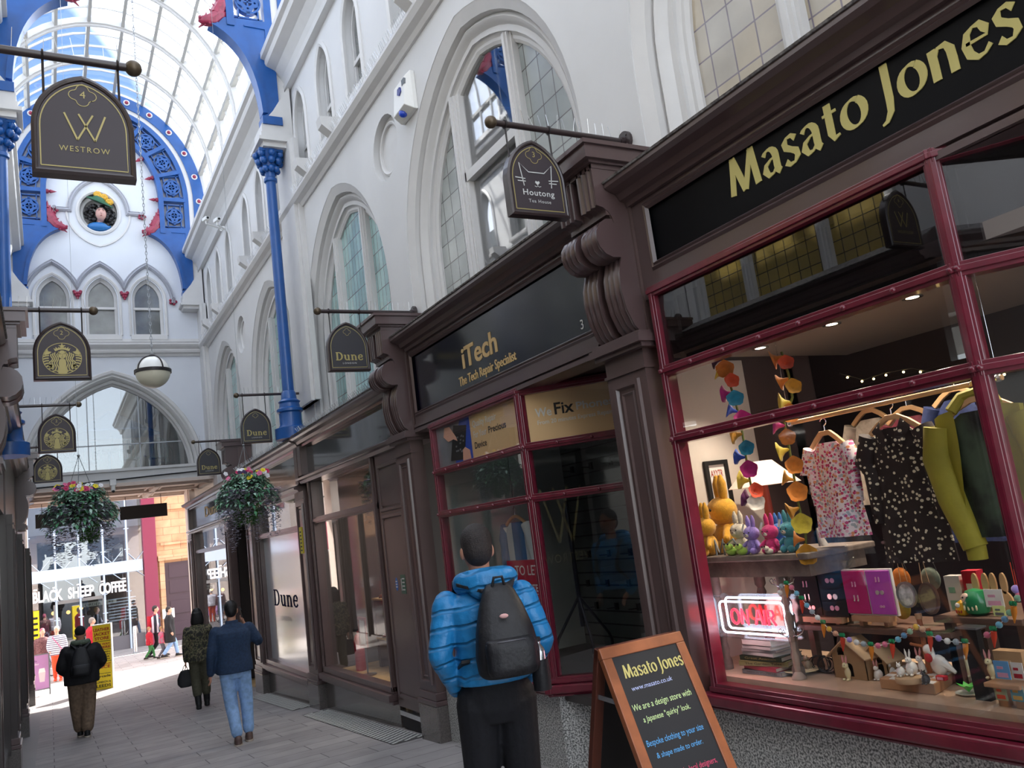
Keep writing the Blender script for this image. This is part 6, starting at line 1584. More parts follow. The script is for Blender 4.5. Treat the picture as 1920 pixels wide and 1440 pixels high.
e = thing('notice', 'white notice fixed by the dark mauve door', 'notice', (3.6, YF, -.1)); p = aty(316, 1150, YF-.4); mb = MB(); mb.box(p.x-.22, p.x+.22, YF-.42, YF-.40, p.z-.18, p.z+.18); mb.obj('sheet', m_plast, e); mb = MB(); mb.fbox(FG(YF-.42), p.x-.1, p.x+.12, p.z-.08, p.z+.08, 0, .004); mb.obj('print', m_lead, e)
# tall yellow sign
m_yel = mat('yellow_board', '#e9cf1f', .5); m_redp = mat('red_print', '#a52a1c', .5); m_blkp = mat('black_print', '#1a1712', .5)
Fy = Fr((.93, 24.55, Zg), (cos(R(-14)), sin(R(-14)), 0))
e = thing('sign_board', 'tall yellow sign board about leather jackets standing at the arcade mouth', 'sign', Fy(.19, 0))
mb = MB(); mb.fbox(Fy, .02, .44, .0, 1.60, -.16, 0); mb.obj('board', m_yel, e)
mb = MB(); mb.fbox(Fy, .005, .455, 1.60, 1.62, -.17, .01); mb.fbox(Fy, .44, .455, 0, 1.6, -.17, .01); mb.obj('edge', m_plast, e)
C0 = lambda z: Fy.at(.23, z, 0)
for s, z, h in (('LEATHER', 1.45, .075), ('JACKET', 1.34, .075), ('STORE', 1.23, .075), ('THIS WAY', 1.09, .055), ('UPHERE', 1.01, .06), ('BEAT ANY', .60, .045), ('PRICE', .52, .07)): mb = MB(); text(mb, C0(z), s, h, .38 if len(s) > 5 else .34, 'C', .003, bold=.03); mb.obj('red_lettering', m_redp, e)
for s, z, h in (('FOR MEN', .90, .035), ('WOMEN', .84, .035), ('LEATHER', .78, .035), ('UPSTAIRS', .72, .035), ('at Thorntons', .38, .03), ('Arcade', .30, .06), ('LONDON &', .16, .05), ('LEEDS', .06, .07)): mb = MB(); text(mb, C0(z), s, h, .34, 'C', .003, bold=.02); mb.obj('black_lettering', m_blkp, e)
for z in (1.185, .97, .68): mb = MB(); mb.fbox(Fy, .02, .44, z, z+.012, 0, .003); mb.obj('printed_line', m_blkp, e)
for i, (px, l) in enumerate(((53, 'left yellow banner inside the coffee shop glass'), (64, 'right yellow banner inside the coffee shop glass'))):
    p = aty(px, 1178, 35.7); e = thing('banner', l, 'banner', p); mb = MB(); mb.box(p.x-.17, p.x+.17, 35.68, 35.7, p.z-.6, p.z+.6); mb.obj('sheet', m_yel, e)
    mb = MB(); 
    for k in range(5): mb.fbox(FG(35.68), p.x-.12, p.x+.12, p.z-.5+.2*k, p.z-.42+.2*k, 0, .003)
    mb.obj('print', m_blkp, e)
# lavender poster stand
m_lav = mat('lavender_poster', '#b98bc4', .4, n=(.9, .12)); Fl = Fr((-.84, 25.6, Zg), (cos(R(6)), sin(R(6)), 0), (0, .12, 1)); 
e = thing('poster_stand', 'lavender drinks poster on a pavement stand at the left', 'poster stand', (-.44, 25.6, Zg))
mb = MB(); mb.fbox(Fl, .0, .80, .16, 1.02, -.02, 0); mb.obj('poster', m_lav, e)
mb = MB(); 
for a in (.0, .80): mb.fbox(Fl, a-.015, a+.015, 0, 1.04, -.03, .01)
mb.fbox(Fl, 0, .8, 1.02, 1.045, -.03, .01); mb.fbox(Fl, 0, .8, .14, .165, -.03, .01); mb.obj('stand_frame', m_lead, e)
mb = MB(); text(mb, Fl.at(.42, .86), 'Leeds', .05, .2, 'C', .003); mb.obj('dark_lettering', mat('plum_print', '#5a2d6c', .5), e); mb = MB(); text(mb, Fl.at(.42, .78), 'Lavender', .05, .3, 'C', .003); mb.obj('pale_lettering', m_plast, e)
for k, (a, c, c2, hh) in enumerate(((.17, '#b06a42', '#f0e6dc', .24), (.40, '#e6e2dc', '#6f9b3c', .26), (.63, '#d9d0dc', '#efeaf0', .34))):
    mb = MB(); mb.plate(Fl, [[(a-.055, .34), (a+.055, .34), (a+.08, .34+hh*.7), (a-.08, .34+hh*.7)]], 0, .004); mb.obj('printed_cup', mat('cup_%d' % k, c, .5), e)
    mb = MB(); mb.plate(Fl, [[(a-.08, .34+hh*.7), (a+.08, .34+hh*.7), (a+.06, .34+hh), (a-.06, .34+hh)]], 0, .004); mb.obj('printed_topping', mat('topping_%d' % k, c2, .5), e)
# bollard
def bollard(x, y, l):
    e = thing('bollard', l, 'bollard', (x, y, Zg)); Q = Fr((x, y, Zg), (1, 0, 0), (0, 1, 0)); MB().lathe([(.07, 0), (.065, .9), (.05, .95), (.0, .96)], Q, 14).obj('post', m_steel, e, smooth=True); MB().lathe([(.1, 0), (.1, .03), (.07, .05)], Q, 14).obj('collar', m_lead, e)
bollard(2.63, 33.4, 'steel bollard on the far side of the sunny street')
# bicycles
m_bike = mat('silver_bike_paint', '#b8c4d8', .3, metal=.4); m_bike2 = mat('blue_bike_paint', '#3f6bb0', .3); m_tyre = mat('tyre', '#26262a', .6)
def bike(x, y, ang, m, l):
    f = V((sin(R(ang)), cos(R(ang)), 0)); Q = Fr((x, y, Zg), f); e = thing('bicycle', l, 'bicycle', (x, y, Zg), 'bicycles parked in the street')
    for a in (-.52, .52):
        mb = MB(); mb.tube([Q(a+.33*cos(t), .345+.33*sin(t)) for t in [2*PI*i/22 for i in range(22)]], .018, 6, closed=True); o = mb.obj('wheel', m_tyre, e, smooth=True)
        mb = MB()
        for k in range(9): t = PI*k/9; mb.cyl(Q(a+.32*cos(t), .345+.32*sin(t)), Q(a-.32*cos(t), .345-.32*sin(t)), .003, 4)
        mb.sph(Q(a, .345), .03, 8, 6); mb.obj('spokes', m_steel, o)
    mb = MB(); bb, st, hd, rw, fr_ = (-.08, .30), (-.22, .86), (.36, .82), (-.52, .345), (.52, .345)
    for p, q in ((bb, st), (bb, hd), (st, hd), (bb, rw), (rw, (-.2, .78)), (hd, fr_)): mb.cyl(Q(*p), Q(*q), .02, 8)
    mb.obj('bike_frame', m, e, smooth=True)
    mb = MB(); mb.tube([Q(.38, .82), Q(.36, 1.0), Q(.36, 1.0, -.05)], .014, 6); mb.cyl(Q(.36, 1.0, -.28), Q(.36, 1.0, .28), .014, 8); mb.obj('handlebar', m_tyre, e)
    mb = MB(); mb.cyl(Q(-.22, .86), Q(-.24, .95), .014, 6); mb.sph(Q(-.24, .97), (.12, .07, .035), 10, 6); mb.obj('saddle', m_tyre, e, smooth=True)
    mb = MB(); mb.cyl(Q(-.08, .3, -.03), Q(-.08, .3, .03), .09, 14); mb.cyl(Q(-.08, .3, .05), Q(.02, .18, .05), .012, 6); mb.obj('crank', m_steel, e)
bike(-.45, 30.4, 75, m_bike, 'silver bicycle beside the woman in the floral blouse'); bike(-.80, 31.2, 70, m_bike2, 'blue bicycle behind the silver one')
# arcade front seen in the street glass
mb = MB(); FB = Fr((1.5, 25.32, 0), (-1, 0, 0)); mb.sweep(FB, arch(1.9, 4.6, 7.4, hb=3.9, n=14), [(-.02, -.1), (-.02, .1), (.12, .22), (.3, .2), (.34, -.1)]); struct(mb.obj('trim_arch_street', m_white2))
mb = MB(); mb.plate(FB, [arch(1.88, 4.6, 7.38, hb=3.9, n=14)[::-1]], -.02, .02); struct(mb.obj('window_80', m_frieze))
mb = MB(); mb.plate(FB, [rect(-6, -2.6, 4.2, 10)], 0, .03); mb.plate(FB, [rect(2.6, 6, 4.2, 10)], 0, .03); struct(mb.obj('wall_street_brick', brick(mat('street_red_brick', '#9b5a50', .7), 0, 2, .22, .075, .008, '#8d6a66', '#8a4c44')))
# ---------------------------------------------------------------- chalkboard
m_oak = mat('orange_brown_wood', '#9c5a35', .45, n=(9, .18), coat=.2); m_chalkb = mat('blackboard_face', '#191a20', .6, n=(3, .15))
m_oakd = mat('dark_side_wood', '#5a2b1c', .5, n=(9, .15))
a0, b0 = V((2.2, 3.30, 1.035)), V((2.68, 3.285, 1.035)); zb = FZ(2.9)
dwn = V((0, -.50, zb-1.035)).normalized(); Hh = (1.035-zb)/-dwn.z
U = (b0-a0).normalized(); BF = Fr(a0, U, -dwn); wd = (b0-a0).length
e = thing('chalkboard', 'wooden folding chalkboard with coloured handwriting in front of the shops', 'chalkboard', ((a0+b0)/2*1).to_tuple()[:2]+(zb,))
mb = MB(); fwid = .052
mb.fbox(BF, 0, fwid, -Hh, -fwid, -.035, 0); mb.fbox(BF, wd-fwid, wd, -Hh, -fwid, -.035, 0); mb.fbox(BF, 0, wd, -fwid, 0, -.035, .0); mb.fbox(BF, fwid, wd-fwid, -Hh+.10, -Hh+.16, -.035, .0); mb.obj('front_frame', m_oak, e, bevel=.004)
mb = MB(); mb.fbox(BF, fwid, wd-fwid, -Hh+.16, -fwid, -.025, -.006); mb.obj('board', m_chalkb, e)
dw2 = V((0, .42, FZ(3.72)-1.035)).normalized(); H2 = (1.035-FZ(3.72))/-dw2.z; BR = Fr(a0+V((0, .04, 0)), U, -dw2)
mb = MB(); mb.fbox(BR, 0, fwid, -H2, 0, -.0, .035); mb.fbox(BR, wd-fwid, wd, -H2, 0, 0, .035); mb.fbox(BR, 0, wd, -fwid, 0, 0, .035); mb.fbox(BR, 0, wd, -H2+.1, -H2+.16, 0, .035); mb.obj('rear_frame', m_oakd, e, bevel=.004)
mb = MB(); mb.fbox(BR, fwid, wd-fwid, -H2+.16, -fwid, .006, .02); mb.obj('rear_board', m_dark, e)
for x in (.012, wd-.012):
    mb = MB(); p, q = BF(x, -.24, -.03), BR(x, -.235, .0); mb.bar(p, q, .006, .022); mb.obj('stay', m_steel, e)
    mb = MB(); p, q = BF(x, -.02, -.03), BR(x, -.06, .0); mb.bar(p, q, .012, .05); mb.obj('hinge', m_lead, e)
ch = {k: mat('chalk_'+k, c, .7) for k, c in (('white', '#e9e9e4'), ('lilac', '#b9c3ee'), ('lime', '#cfe8a8'), ('blue', '#5aa6e2'), ('pink', '#d2476e'))}
mb = MB(); flared(mb, BF.at(.085, -.155, -.006), 'Masato', .19, .042, .002, W=.31, w0=.1); flared(mb, BF.at(.285, -.155, -.006), 'Jones', .145, .042, .002, W=.31, w0=.1); mb.obj('shop_name', m_cream, e)
for k, lines in (('lilac', [('www.masato.co.uk', .10, -.215, .26, .024)]), ('lime', [('We are a design store with', .065, -.30, .375, .032), ('a Japanese "quirky" look.', .10, -.355, .30, .028)]), ('blue', [('Bespoke clothing to your size', .068, -.455, .36, .030), ('& shape made to order.', .10, -.51, .29, .026)]),
                 ('pink', [('Find Fair trade, local designers,', .068, -.60, .36, .028), ('greeting cards & gifts', .085, -.655, .24, .026)]), ('white', [('All in the oldest arcades in the UK', .068, -.745, .37, .027), ('THORNTONS ARCADE.', .095, -.80, .23, .024), ('with a big heart!', .17, -.875, .2, .03)])):
    for s, x, y, w, h in lines: mb = MB(); text(mb, BF.at(.062+(x-.062)*.9, y, -.006).rot(R(1.0)), s, h*.92, w*.90, 'L', .001, bold=.004, shear=.12); mb.obj('handwriting', ch[k], e)
mb = MB(); hp = [(.40+.028*(math.sin(t)**3), -.845+.026*(cos(t)*.8-.3*cos(2*t)-.12*cos(3*t))) for t in [2*PI*i/24 for i in range(24)]]; mb.plate(BF, [hp[::-1]], -.006, -.004); mb.obj('heart', ch['pink'], e)

# ---------------------------------------------------------------- phone shop contents
m_tanp = mat('tan_poster', '#ecc894', .5); m_posterb = mat('poster_blue', '#2350c0', .5)
F = FR(XS)
e = thing('poster', 'tan window poster with a photo of hands mending a phone', 'poster', F(-6.7, 2.27, -.02))
mb = MB(); mb.fbox(F, -6.82, -5.87, 2.29, 2.69, -.02, -.012); mb.obj('sheet', m_tanp, e)
mb = MB(); mb.fbox(F, -7.58, -6.82, 2.29, 2.69, -.02, -.012); mb.obj('photo_area', mat('poster_shade', '#8d8f96', .5, n=(2, .3)), e)
mb = MB(); mb.plate(F, [[(-7.2, 2.29), (-6.82, 2.29), (-6.82, 2.69), (-7.02, 2.69), (-7.15, 2.5)]], -.012, -.009); mb.obj('photo_blue', m_posterb, e)
mb = MB(); mb.plate(F, [[(-7.30, 2.33), (-7.0, 2.31), (-6.88, 2.62), (-7.16, 2.66)]], -.009, -.006); mb.obj('photo_phone', m_dark, e)
mb = MB(); random.seed(5)
for k in range(16): a = -7.12+random.uniform(-.04, .14); b = 2.45+random.uniform(-.09, .09); mb.fbox(F, a, a+.03, b, b+.016, -.006, -.005)
mb.obj('photo_parts', m_lead, e)
mb = MB()
for pts in ([(-7.36, 2.67), (-7.25, 2.66), (-7.12, 2.54), (-7.10, 2.50), (-7.18, 2.53), (-7.30, 2.52), (-7.4, 2.58)], [(-7.02, 2.30), (-6.85, 2.30), (-6.86, 2.38), (-6.95, 2.42), (-7.0, 2.40)]): mb.plate(F, [pts[::-1]], -.005, -.002)
mb.obj('photo_hand', m_skin3, e)
mb = MB()
for s, z, w in (('Quality Repair', 2.575, .47), ('For Your', 2.475, .26)): text(mb, F.at(-6.76, z, -.012), s, .062, w, 'L', .002, bold=.015)
mb.obj('white_lettering', m_plast, e)
mb = MB(); text(mb, F.at(-6.46, 2.475, -.012), 'Precious', .062, .33, 'L', .002, bold=.015); text(mb, F.at(-6.76, 2.375, -.012), 'Device', .062, .24, 'L', .002, bold=.015); mb.obj('dark_lettering', m_dark, e)
e = thing('poster', 'tan poster about mending phones in the pane turning into the doorway', 'poster', Fi(.42, 2.27, -.02))
mb = MB(); mb.fbox(Fi, .03, .83, 2.29, 2.69, -.02, -.012); mb.obj('sheet', m_tanp, e)
mb = MB(); text(mb, Fi.at(.12, 2.49, -.012), 'We', .075, .14, 'L', .002, bold=.02); text(mb, Fi.at(.47, 2.50, -.012), 'Phones', .065, .31, 'L', .002, bold=.02); text(mb, Fi.at(.13, 2.425, -.012), 'From 20 minutes Express Repair', .036, .63, 'L', .002, bold=.015); mb.obj('pale_lettering', m_plast, e)
mb = MB(); text(mb, Fi.at(.285, 2.49, -.012), 'Fix', .10, .165, 'L', .002, bold=.02); mb.obj('dark_lettering', m_dark, e)
e = thing('letting_board', 'red letting notice in the window beside the man in the blue jacket', 'notice', F(-6.2, .9, -.04))
mb = MB(); mb.fbox(F, -6.5, -5.90, .88, 1.34, -.06, -.05); mb.obj('board', mat('letting_red', '#b01f3c', .4), e)
mb = MB(); text(mb, F.at(-6.16, 1.215, -.05), 'TO LET', .085, .40, 'C', .002, bold=.005); text(mb, F.at(-6.13, 1.08, -.05), 'WEBSTER', .06, .34, 'C', .002, bold=.02); text(mb, F.at(-6.0, .95, -.05), '27', .065, None, 'C', .002); mb.fbox(F, -6.38, -5.95, 1.055, 1.06, -.05, -.048); mb.obj('lettering', m_plast, e)
# coat stand
m_stand = mat('dark_blue_steel', '#1b2130', .35, metal=.4)
c = V((4.25, 6.58, .30)); e = thing('clothes_stand', 'dark steel clothes stand pole inside the phone shop', 'stand', c)
mb = MB(); mb.cyl(c+V((0, 0, .35)), c+V((0, 0, 1.50)), .022, 10); mb.obj('pole', m_stand, e, smooth=True)
for t in (2.6, 4.4, 6.0):
    d = V((cos(t), sin(t), 0)); mb = MB(); mb.tube([c+V((0, 0, .62)), c+d*.24+V((0, 0, .26)), c+d*.26+V((0, 0, .2)), c+d*.26+V((0, 0, .02))], .014, 8); o = mb.obj('leg', m_stand, e, smooth=True)
    mb = MB(); mb.cyl(c+d*.26, c+d*.26+V((0, 0, .03)), .017, 8); mb.obj('foot', m_steel, o)
m_hook = mat('black_hook', '#0d0d10', .4)
first = None; k = 0
for z, n in ((2.16, 4), (1.25, 5), (.95, 6), (.72, 5)):
    for i in range(n):
        y = 7.5-i*.36-(.1 if n % 2 else 0); q = V((4.995, y, z))
        if first is None:
            mb = MB(); mb.box(4.97, 4.995, y-.02, y+.02, z-.05, z+.02); mb.cyl((4.98, y, z-.03), (4.86, y, z-.02), .006, 5)
            first = tag(mb.obj('slatwall_hook', m_hook), 'small black display hook on the dark slatted back wall', 'hook', 'black hooks on the slatted wall'); base = q
        else: dup(first, q-base)
# clothes hanging behind the phone shop glass
m_hang = mat('pale_wood_hanger', '#c8a074', .45, n=(12, .1))
def hanger(Q, e, w=.21):
    mb = MB(); mb.sweep(Q, [(-w, -.075), (-w*.6, -.03), (-.03, .0), (.03, .0), (w*.6, -.03), (w, -.075)], [(-.014, -.011), (-.014, .011), (.014, .011), (.014, -.011)]); mb.obj('hanger', m_hang, e, bevel=.004)
    mb = MB(); mb.tube([Q(0, .0), Q(0, .045)]+[Q(.02*sin(t), .065-.02*cos(t)) for t in [R(20*k) for k in range(0, 14)]], .0035, 6); mb.obj('hook', m_steel, e, smooth=True)
def garment(name, label, cat, Q, L, sh, hw, m, sleeve=None, slw=.05, collar=None, folds=7, neck=.07, dep=.035, extra=None, amp=.012):
    """a garment on its hanger: Q hangs at the hanger's shoulder line"""
    e = thing(name, label, cat, Q(0, -L)); hanger(Q, e, sh*.88)
    mb = MB(); rows = []; n = 34
    for i in range(15):
        t = i/14; z = -.035-t*L
        wd = sh*.45+(sh-sh*.45)*min(1, t*9) if t < .11 else sh+(hw-sh)*((t-.11)/.89)
        z0_ = -.02 if t < .11 else 0
        row = []
        for k in range(n):
            a = 2*PI*k/n; f = amp*t*sin(folds*a+.7)*1.6; row.append(Q(wd*cos(a)+f*.5, z+z0_, (dep+f)*sin(a)))
        rows.append(row)
    mb.loft(rows, cap=False); mb.obj('body_panel', m, e, smooth=True)
    if sleeve:
        for s in (-1, 1):
            mb = MB(); pts = [(s*sh*.93, -.08), (s*(sh+.05), -.22), (s*(sh+sleeve[0]*.6), -sleeve[1]*.55), (s*(sh+sleeve[0]), -sleeve[1])]
            mb.tube([Q(*p) for p in pts], [slw*1.15, slw*1.1, slw, slw*.8], 10); mb.obj('sleeve', m, e, smooth=True)
            mb = MB(); mb.tube([Q(s*(sh+sleeve[0]), -sleeve[1]+.005), Q(s*(sh+sleeve[0]*1.02), -sleeve[1]-.04)], [slw*.72, slw*.7], 10); mb.obj('cuff', m, e, smooth=True)
    if collar:
        for s in (-1, 1):
            mb = MB(); mb.add([Q(s*neck, -.01, .02), Q(s*neck*.9, -.05, .045), Q(s*.005, -.13, .055), Q(s*neck*.9, -.155, .05), Q(s*(neck+.055), -.06, .03)], [(0, 1, 4), (1, 2, 3, 4)]); mb.obj('collar', m, e, smooth='raw')
    return e
Qj = FR(3.95, 7.05, 1.72); m_jump = stripes('blue_striped_knit', '#3a6a98', '#c9d2d2', .9, 1)
garment('jumper', 'blue and white striped jumper on a wooden hanger in the phone shop window', 'jumper', Qj, .62, .22, .24, m_jump, (.08, .5), .05)
mb = MB(); mb.cyl(Qj(0, .08), (Qj(0, 0).x, Qj(0, 0).y, 2.76), .003, 5); mb.obj('cord', m_steel, [o for o in bpy.data.objects if o.name == 'jumper'][0])
# ---------------------------------------------------------------- gift shop display
D = lambda px, py, X: atx(px, py, X)
def plush(label, c, s, m, turn=0, tagged=True):
    """soft knitted rabbit: body, head with muzzle, ears, arms, feet"""
    c = V(c); f = V((-cos(R(turn)), -sin(R(turn)), 0)); r = V((f.y, -f.x, 0)); e = thing('plush_rabbit', label, 'soft toy', c, 'knitted rabbits in the gift shop window')
    M = Matrix(((r.x, f.x, 0), (r.y, f.y, 0), (0, 0, 1))); q = lambda x, y, z: c+(r*x+f*y+V((0, 0, z)))*s
    mb = MB(); mb.sph(q(0, 0, .17), tuple(v*s for v in (.165, .15, .185)), 16, 12, M); mb.obj('body', m, e, smooth=True)
    mb = MB(); mb.sph(q(0, .02, .47), tuple(v*s for v in (.205, .175, .165)), 18, 12, M); h = mb.obj('head', m, e, smooth=True)
    mb = MB(); mb.sph(q(0, .172, .435), tuple(v*s for v in (.06, .04, .045)), 12, 8, M); mb.obj('muzzle', m_muzz, h, smooth=True)
    mb = MB()
    for x in (-.075, .075): mb.sph(q(x, .178, .495), .018*s, 8, 6)
    mb.sph(q(0, .214, .45), .014*s, 8, 6); mb.obj('eye_and_nose', m_eye, h, smooth=True)
    for x in (-1, 1):
        mb = MB(); mb.tube([q(x*.065, 0, .57), q(x*.075, 0, .68), q(x*.082, 0, .79), q(x*.078, 0, .86)], [.045*s, .056*s, .054*s, .026*s], 12); mb.sph(q(x*.078, 0, .86), .027*s, 8, 6); mb.obj('ear', m, e, smooth=True)
        mb = MB(); mb.tube([q(x*.12, .03, .28), q(x*.2, .07, .22), q(x*.25, .10, .17)], [.05*s, .05*s, .04*s], 10); mb.sph(q(x*.25, .10, .17), .042*s, 8, 6); mb.obj('arm', m, e, smooth=True)
        mb = MB(); mb.sph(q(x*.10, .15, .07), tuple(v*s for v in (.075, .09, .075)), 12, 8, M); mb.obj('foot', m, e, smooth=True)
    if tagged:
        mb = MB(); mb.bar(q(.10, .12, .70), q(.14, .16, .54), .006*s, .075*s, (.2, .9, .3)); mb.obj('swing_tag', m_plast, e)
    return e
m_muzz = mat('pale_muzzle', '#e8dccb', .9)
def knit(n, c): return mat(n, c, .9, n=(60, .12), bump=(220, .4), sheen=.3)
k_yel, k_lil, k_pnk, k_teal, k_wht, k_blu = knit('mustard_knit', '#d29a22'), knit('lilac_knit', '#9a84d2'), knit('hot_pink_knit', '#d8347c'), knit('teal_knit', '#4f9fae'), knit('cream_knit', '#d9d0be'), knit('mid_blue_knit', '#2f6bb8')
zF = .601
zT = D(1330, 1043, 3.62).z
yA, yB = D(1318, 1043, 3.62).y, D(1522, 1030, 3.62).y
m_oldw = mat('weathered_grey_wood', '#6f635b', .65, n=(14, .25), bump=(40, .2))
e = thing('console_table', 'weathered wooden side table with turned legs under the rabbits', 'table', (3.9, (yA+yB)/2, zF))
mb = MB(); mb.box(3.56, 4.12, yB-.02, min(4.31, yA+.06), zT-.035, zT); mb.obj('tabletop', m_oldw, e, bevel=.008)
mb = MB(); mb.box(3.61, 4.08, yB+.03, yA+.02, zT-.13, zT-.035); mb.obj('apron', m_oldw, e)
for y in (yA-.03, D(1463, 1065, 3.65).y):
    for x in (3.65, 4.04):
        Q = Fr((x, y, zF), (1, 0, 0), (0, 1, 0)); hh = zT-.13-zF
        MB().lathe([(.035, 0), (.035, .05), (.022, .08), (.03, .12), (.02, .16), (.03, .24), (.034, .34), (.02, .38), (.032, .41), (.022, .44), (.036, .46), (.036, hh)], Q, 14).obj('leg', m_oldw, e, smooth=True)
def on_table(px, py, X, ztop=None): p = D(px, py, X); return (X, p.y, (ztop or zT)+.001)
def plush_at(label, px, top, bot, X, m, turn=0, tagged=True):
    p = D(px, bot, X); t = D(px, top, X); s = (t.z-p.z)/.89
    return plush(label, (X, p.y, zT+.001), (t.z-zT)/.89, m, turn, tagged)
plush_at('largest mustard yellow knitted rabbit at the back of the side table', 1370, 886, 1036, 3.84, k_yel, -25, False)
plush_at('smaller mustard yellow knitted rabbit at the left end of the side table', 1333, 940, 1042, 3.66, k_yel, -20, False)
plush_at('small cream knitted rabbit in front of the largest yellow one', 1391, 957, 1020, 3.72, k_wht, 0, False)
plush_at('lilac knitted rabbit in the middle of the side table', 1417, 965, 1040, 3.66, k_lil)
plush_at('hot pink knitted rabbit on the side table', 1452, 961, 1038, 3.66, k_pnk)
plush_at('teal knitted rabbit at the right end of the side table', 1487, 954, 1032, 3.68, k_teal)
plush_at('mid blue knitted rabbit behind the pink and teal ones', 1468, 960, 1030, 3.84, k_blu)
m_frog = knit('lime_toy', '#9cc24a')
for (px, py, r, l, m) in ((1372, 1030, .035, 'lime green soft frog at the front edge of the side table', m_frog), (1388, 1012, .032, 'green and yellow soft frog behind the other frog', m_frog), (1443, 1038, .022, 'tiny white toy beside the foot of the pink rabbit', k_wht)):
    p = D(px, py, 3.60); e = thing('soft_toy', l, 'soft toy', (3.60, p.y, zT)); mb = MB(); mb.sph((3.60, p.y, zT+r*.75), (r, r*1.2, r*.75), 12, 8); mb.obj('body', m, e, smooth=True)
    mb = MB(); mb.sph((3.58, p.y, zT+r*1.6), (r*.7, r*.8, r*.6), 12, 8); mb.obj('head', m, e, smooth=True); mb = MB()
    for s in (-1, 1): mb.sph((3.56, p.y+s*r*.4, zT+r*2.1), r*.22, 8, 6)
    mb.obj('eye', m_eye, e, smooth=True)
e = thing('wire_stand', 'small grey wire picture stand in front of the left yellow rabbit', 'stand', (3.59, D(1355, 1040, 3.59).y, zT)); yy = D(1355, 1040, 3.59).y
mb = MB(); mb.tube([(3.59, yy+.05, zT+.005), (3.59, yy+.05, zT+.1), (3.59, yy+.02, zT+.02), (3.59, yy-.02, zT+.1), (3.59, yy-.02, zT+.005)], .006, 6); mb.obj('wire', m_lead, e, smooth=True); mb = MB(); mb.tube([(3.59, yy-.05, zT+.005), (3.59, yy-.07, zT+.08), (3.59, yy-.11, zT+.1), (3.59, yy-.14, zT+.05), (3.59, yy-.14, zT+.005)], .006, 6); mb.obj('loop', m_lead, e, smooth=True)
# picture on the side wall
yw = 4.325
def onwall(px, py): d = ray(px, py); return EYE+d*((yw-EYE.y)/d.y)
p, q = onwall(1317, 866), onwall(1372, 935); Fw = FG(yw)
e = thing('picture_frame', 'black framed print with red letters on the cream side wall', 'picture', (p.x, yw, q.z))
x0, x1, z0, z1 = p.x+.0, q.x, q.z-.03, p.z
mb = MB(); mb.plate(Fw, [rect(x0, x1, z0, z1), rect(x0+.03, x1-.03, z0+.03, z1-.03)], 0, .022); mb.obj('moulding', m_dark, e); mb = MB(); mb.fbox(Fw, x0+.03, x1-.03, z0+.03, z1-.03, 0, .008); mb.obj('mount', m_plast, e)
mb = MB(); text(mb, Fw.at((x0+x1)/2, (z0+z1)/2+.04, .008), 'AYYTR', .05, .11, 'C', .002); text(mb, Fw.at((x0+x1)/2, (z0+z1)/2-.09, .008), 'H B', .04, .09, 'C', .002); mb.obj('print', m_redp, e)
# lamp
p = D(1440, 868, 4.2); q0, q1 = D(1384, 918, 4.2), D(1482, 902, 4.2); r = (q0.y-q1.y)/2; zc = (q0.z+q1.z)/2; c = V((4.2, (q0.y+q1.y)/2-.01, 0))
e = thing('table_lamp', 'table lamp with a wide pale shade behind the rabbits', 'lamp', (c.x, c.y, zT-.2)); Q = Fr(c, (1, 0, 0), (0, 1, 0))
m_shade = mat('pale_pink_lampshade', '#e6cdbf', .7, emit=('#ffd9c4', .12)); MB().lathe([(r, zc), (r*.32, p.z+.02), (r*.31, p.z+.02), (r*.985, zc)], Q, 28).obj('lamp_shade', m_shade, e, smooth=True)
MB().lathe([(.07, zT-.2), (.07, zT-.17), (.03, zT-.12), (.05, zT), (.065, zT+.08), (.03, zT+.2), (.02, zc+.06)], Q, 16).obj('base', mat('terracotta_lamp_base', '#a1493a', .5), e, smooth=True)
mb = MB(); mb.sph((c.x, c.y, zc+.08), .03, 10, 8); mb.obj('bulb', m_shade, e, smooth=True)
# felt flower garlands
FC = [mat('felt_'+n, c, .95, sheen=.3, n=(40, .12)) for n, c in (('orange', '#c8782a'), ('magenta', '#a81c72'), ('blue', '#1f4aa8'), ('teal', '#2380a0'), ('yellow', '#c7b23a'), ('purple', '#5a2054'), ('amber', '#b9821f'), ('coral', '#d2502f'), ('white', '#e2dcd2'))]
m_stem = mat('felt_green', '#5d6630', .95)
def garland(label, pts, X, cols, seed):
    random.seed(seed); P = [D(px, py, X) for px, py in pts]; e = thing('flower_garland', label, 'garland', P[-1], 'felt flower garlands'); mb = MB(); mb.tube(P, .007, 6); mb.obj('stem', m_stem, e, smooth=True)
    n = len(cols)
    for i, ci in enumerate(cols):
        t = (i+.4)/n*(len(P)-1); k = int(t); p = P[k].lerp(P[min(k+1, len(P)-1)], t-k); s = -1 if i % 2 else 1
        d = V((-.55+random.uniform(-.2, .2), s*random.uniform(.5, 1), random.uniform(-.3, .4))).normalized(); a = d.cross(V((0, 0, 1))).normalized(); b = a.cross(d); r = random.uniform(.042, .056)
        mb = MB(); mb.loft([[p+d*L+(a*cos(x)+b*sin(x))*r*w*(1+.08*sin(x*5)*(w > .8)) for x in [2*PI*j/16 for j in range(16)]] for L, w in ((.0, .12), (.03, .3), (.055, .75), (.062, 1.02), (.056, .95), (.045, .5), (.03, .1))]); mb.obj('flower', FC[ci], e, smooth=True)
    return e
garland('felt flower garland of mixed blue, magenta and orange blooms at the left of the window', [(1352, 668), (1362, 700), (1375, 740), (1386, 780), (1395, 830), (1402, 880), (1412, 930), (1418, 955)], 3.62, [5, 0, 4, 7, 1, 3, 2, 1, 6, 3, 2, 1, 4, 7, 5, 8], 3)
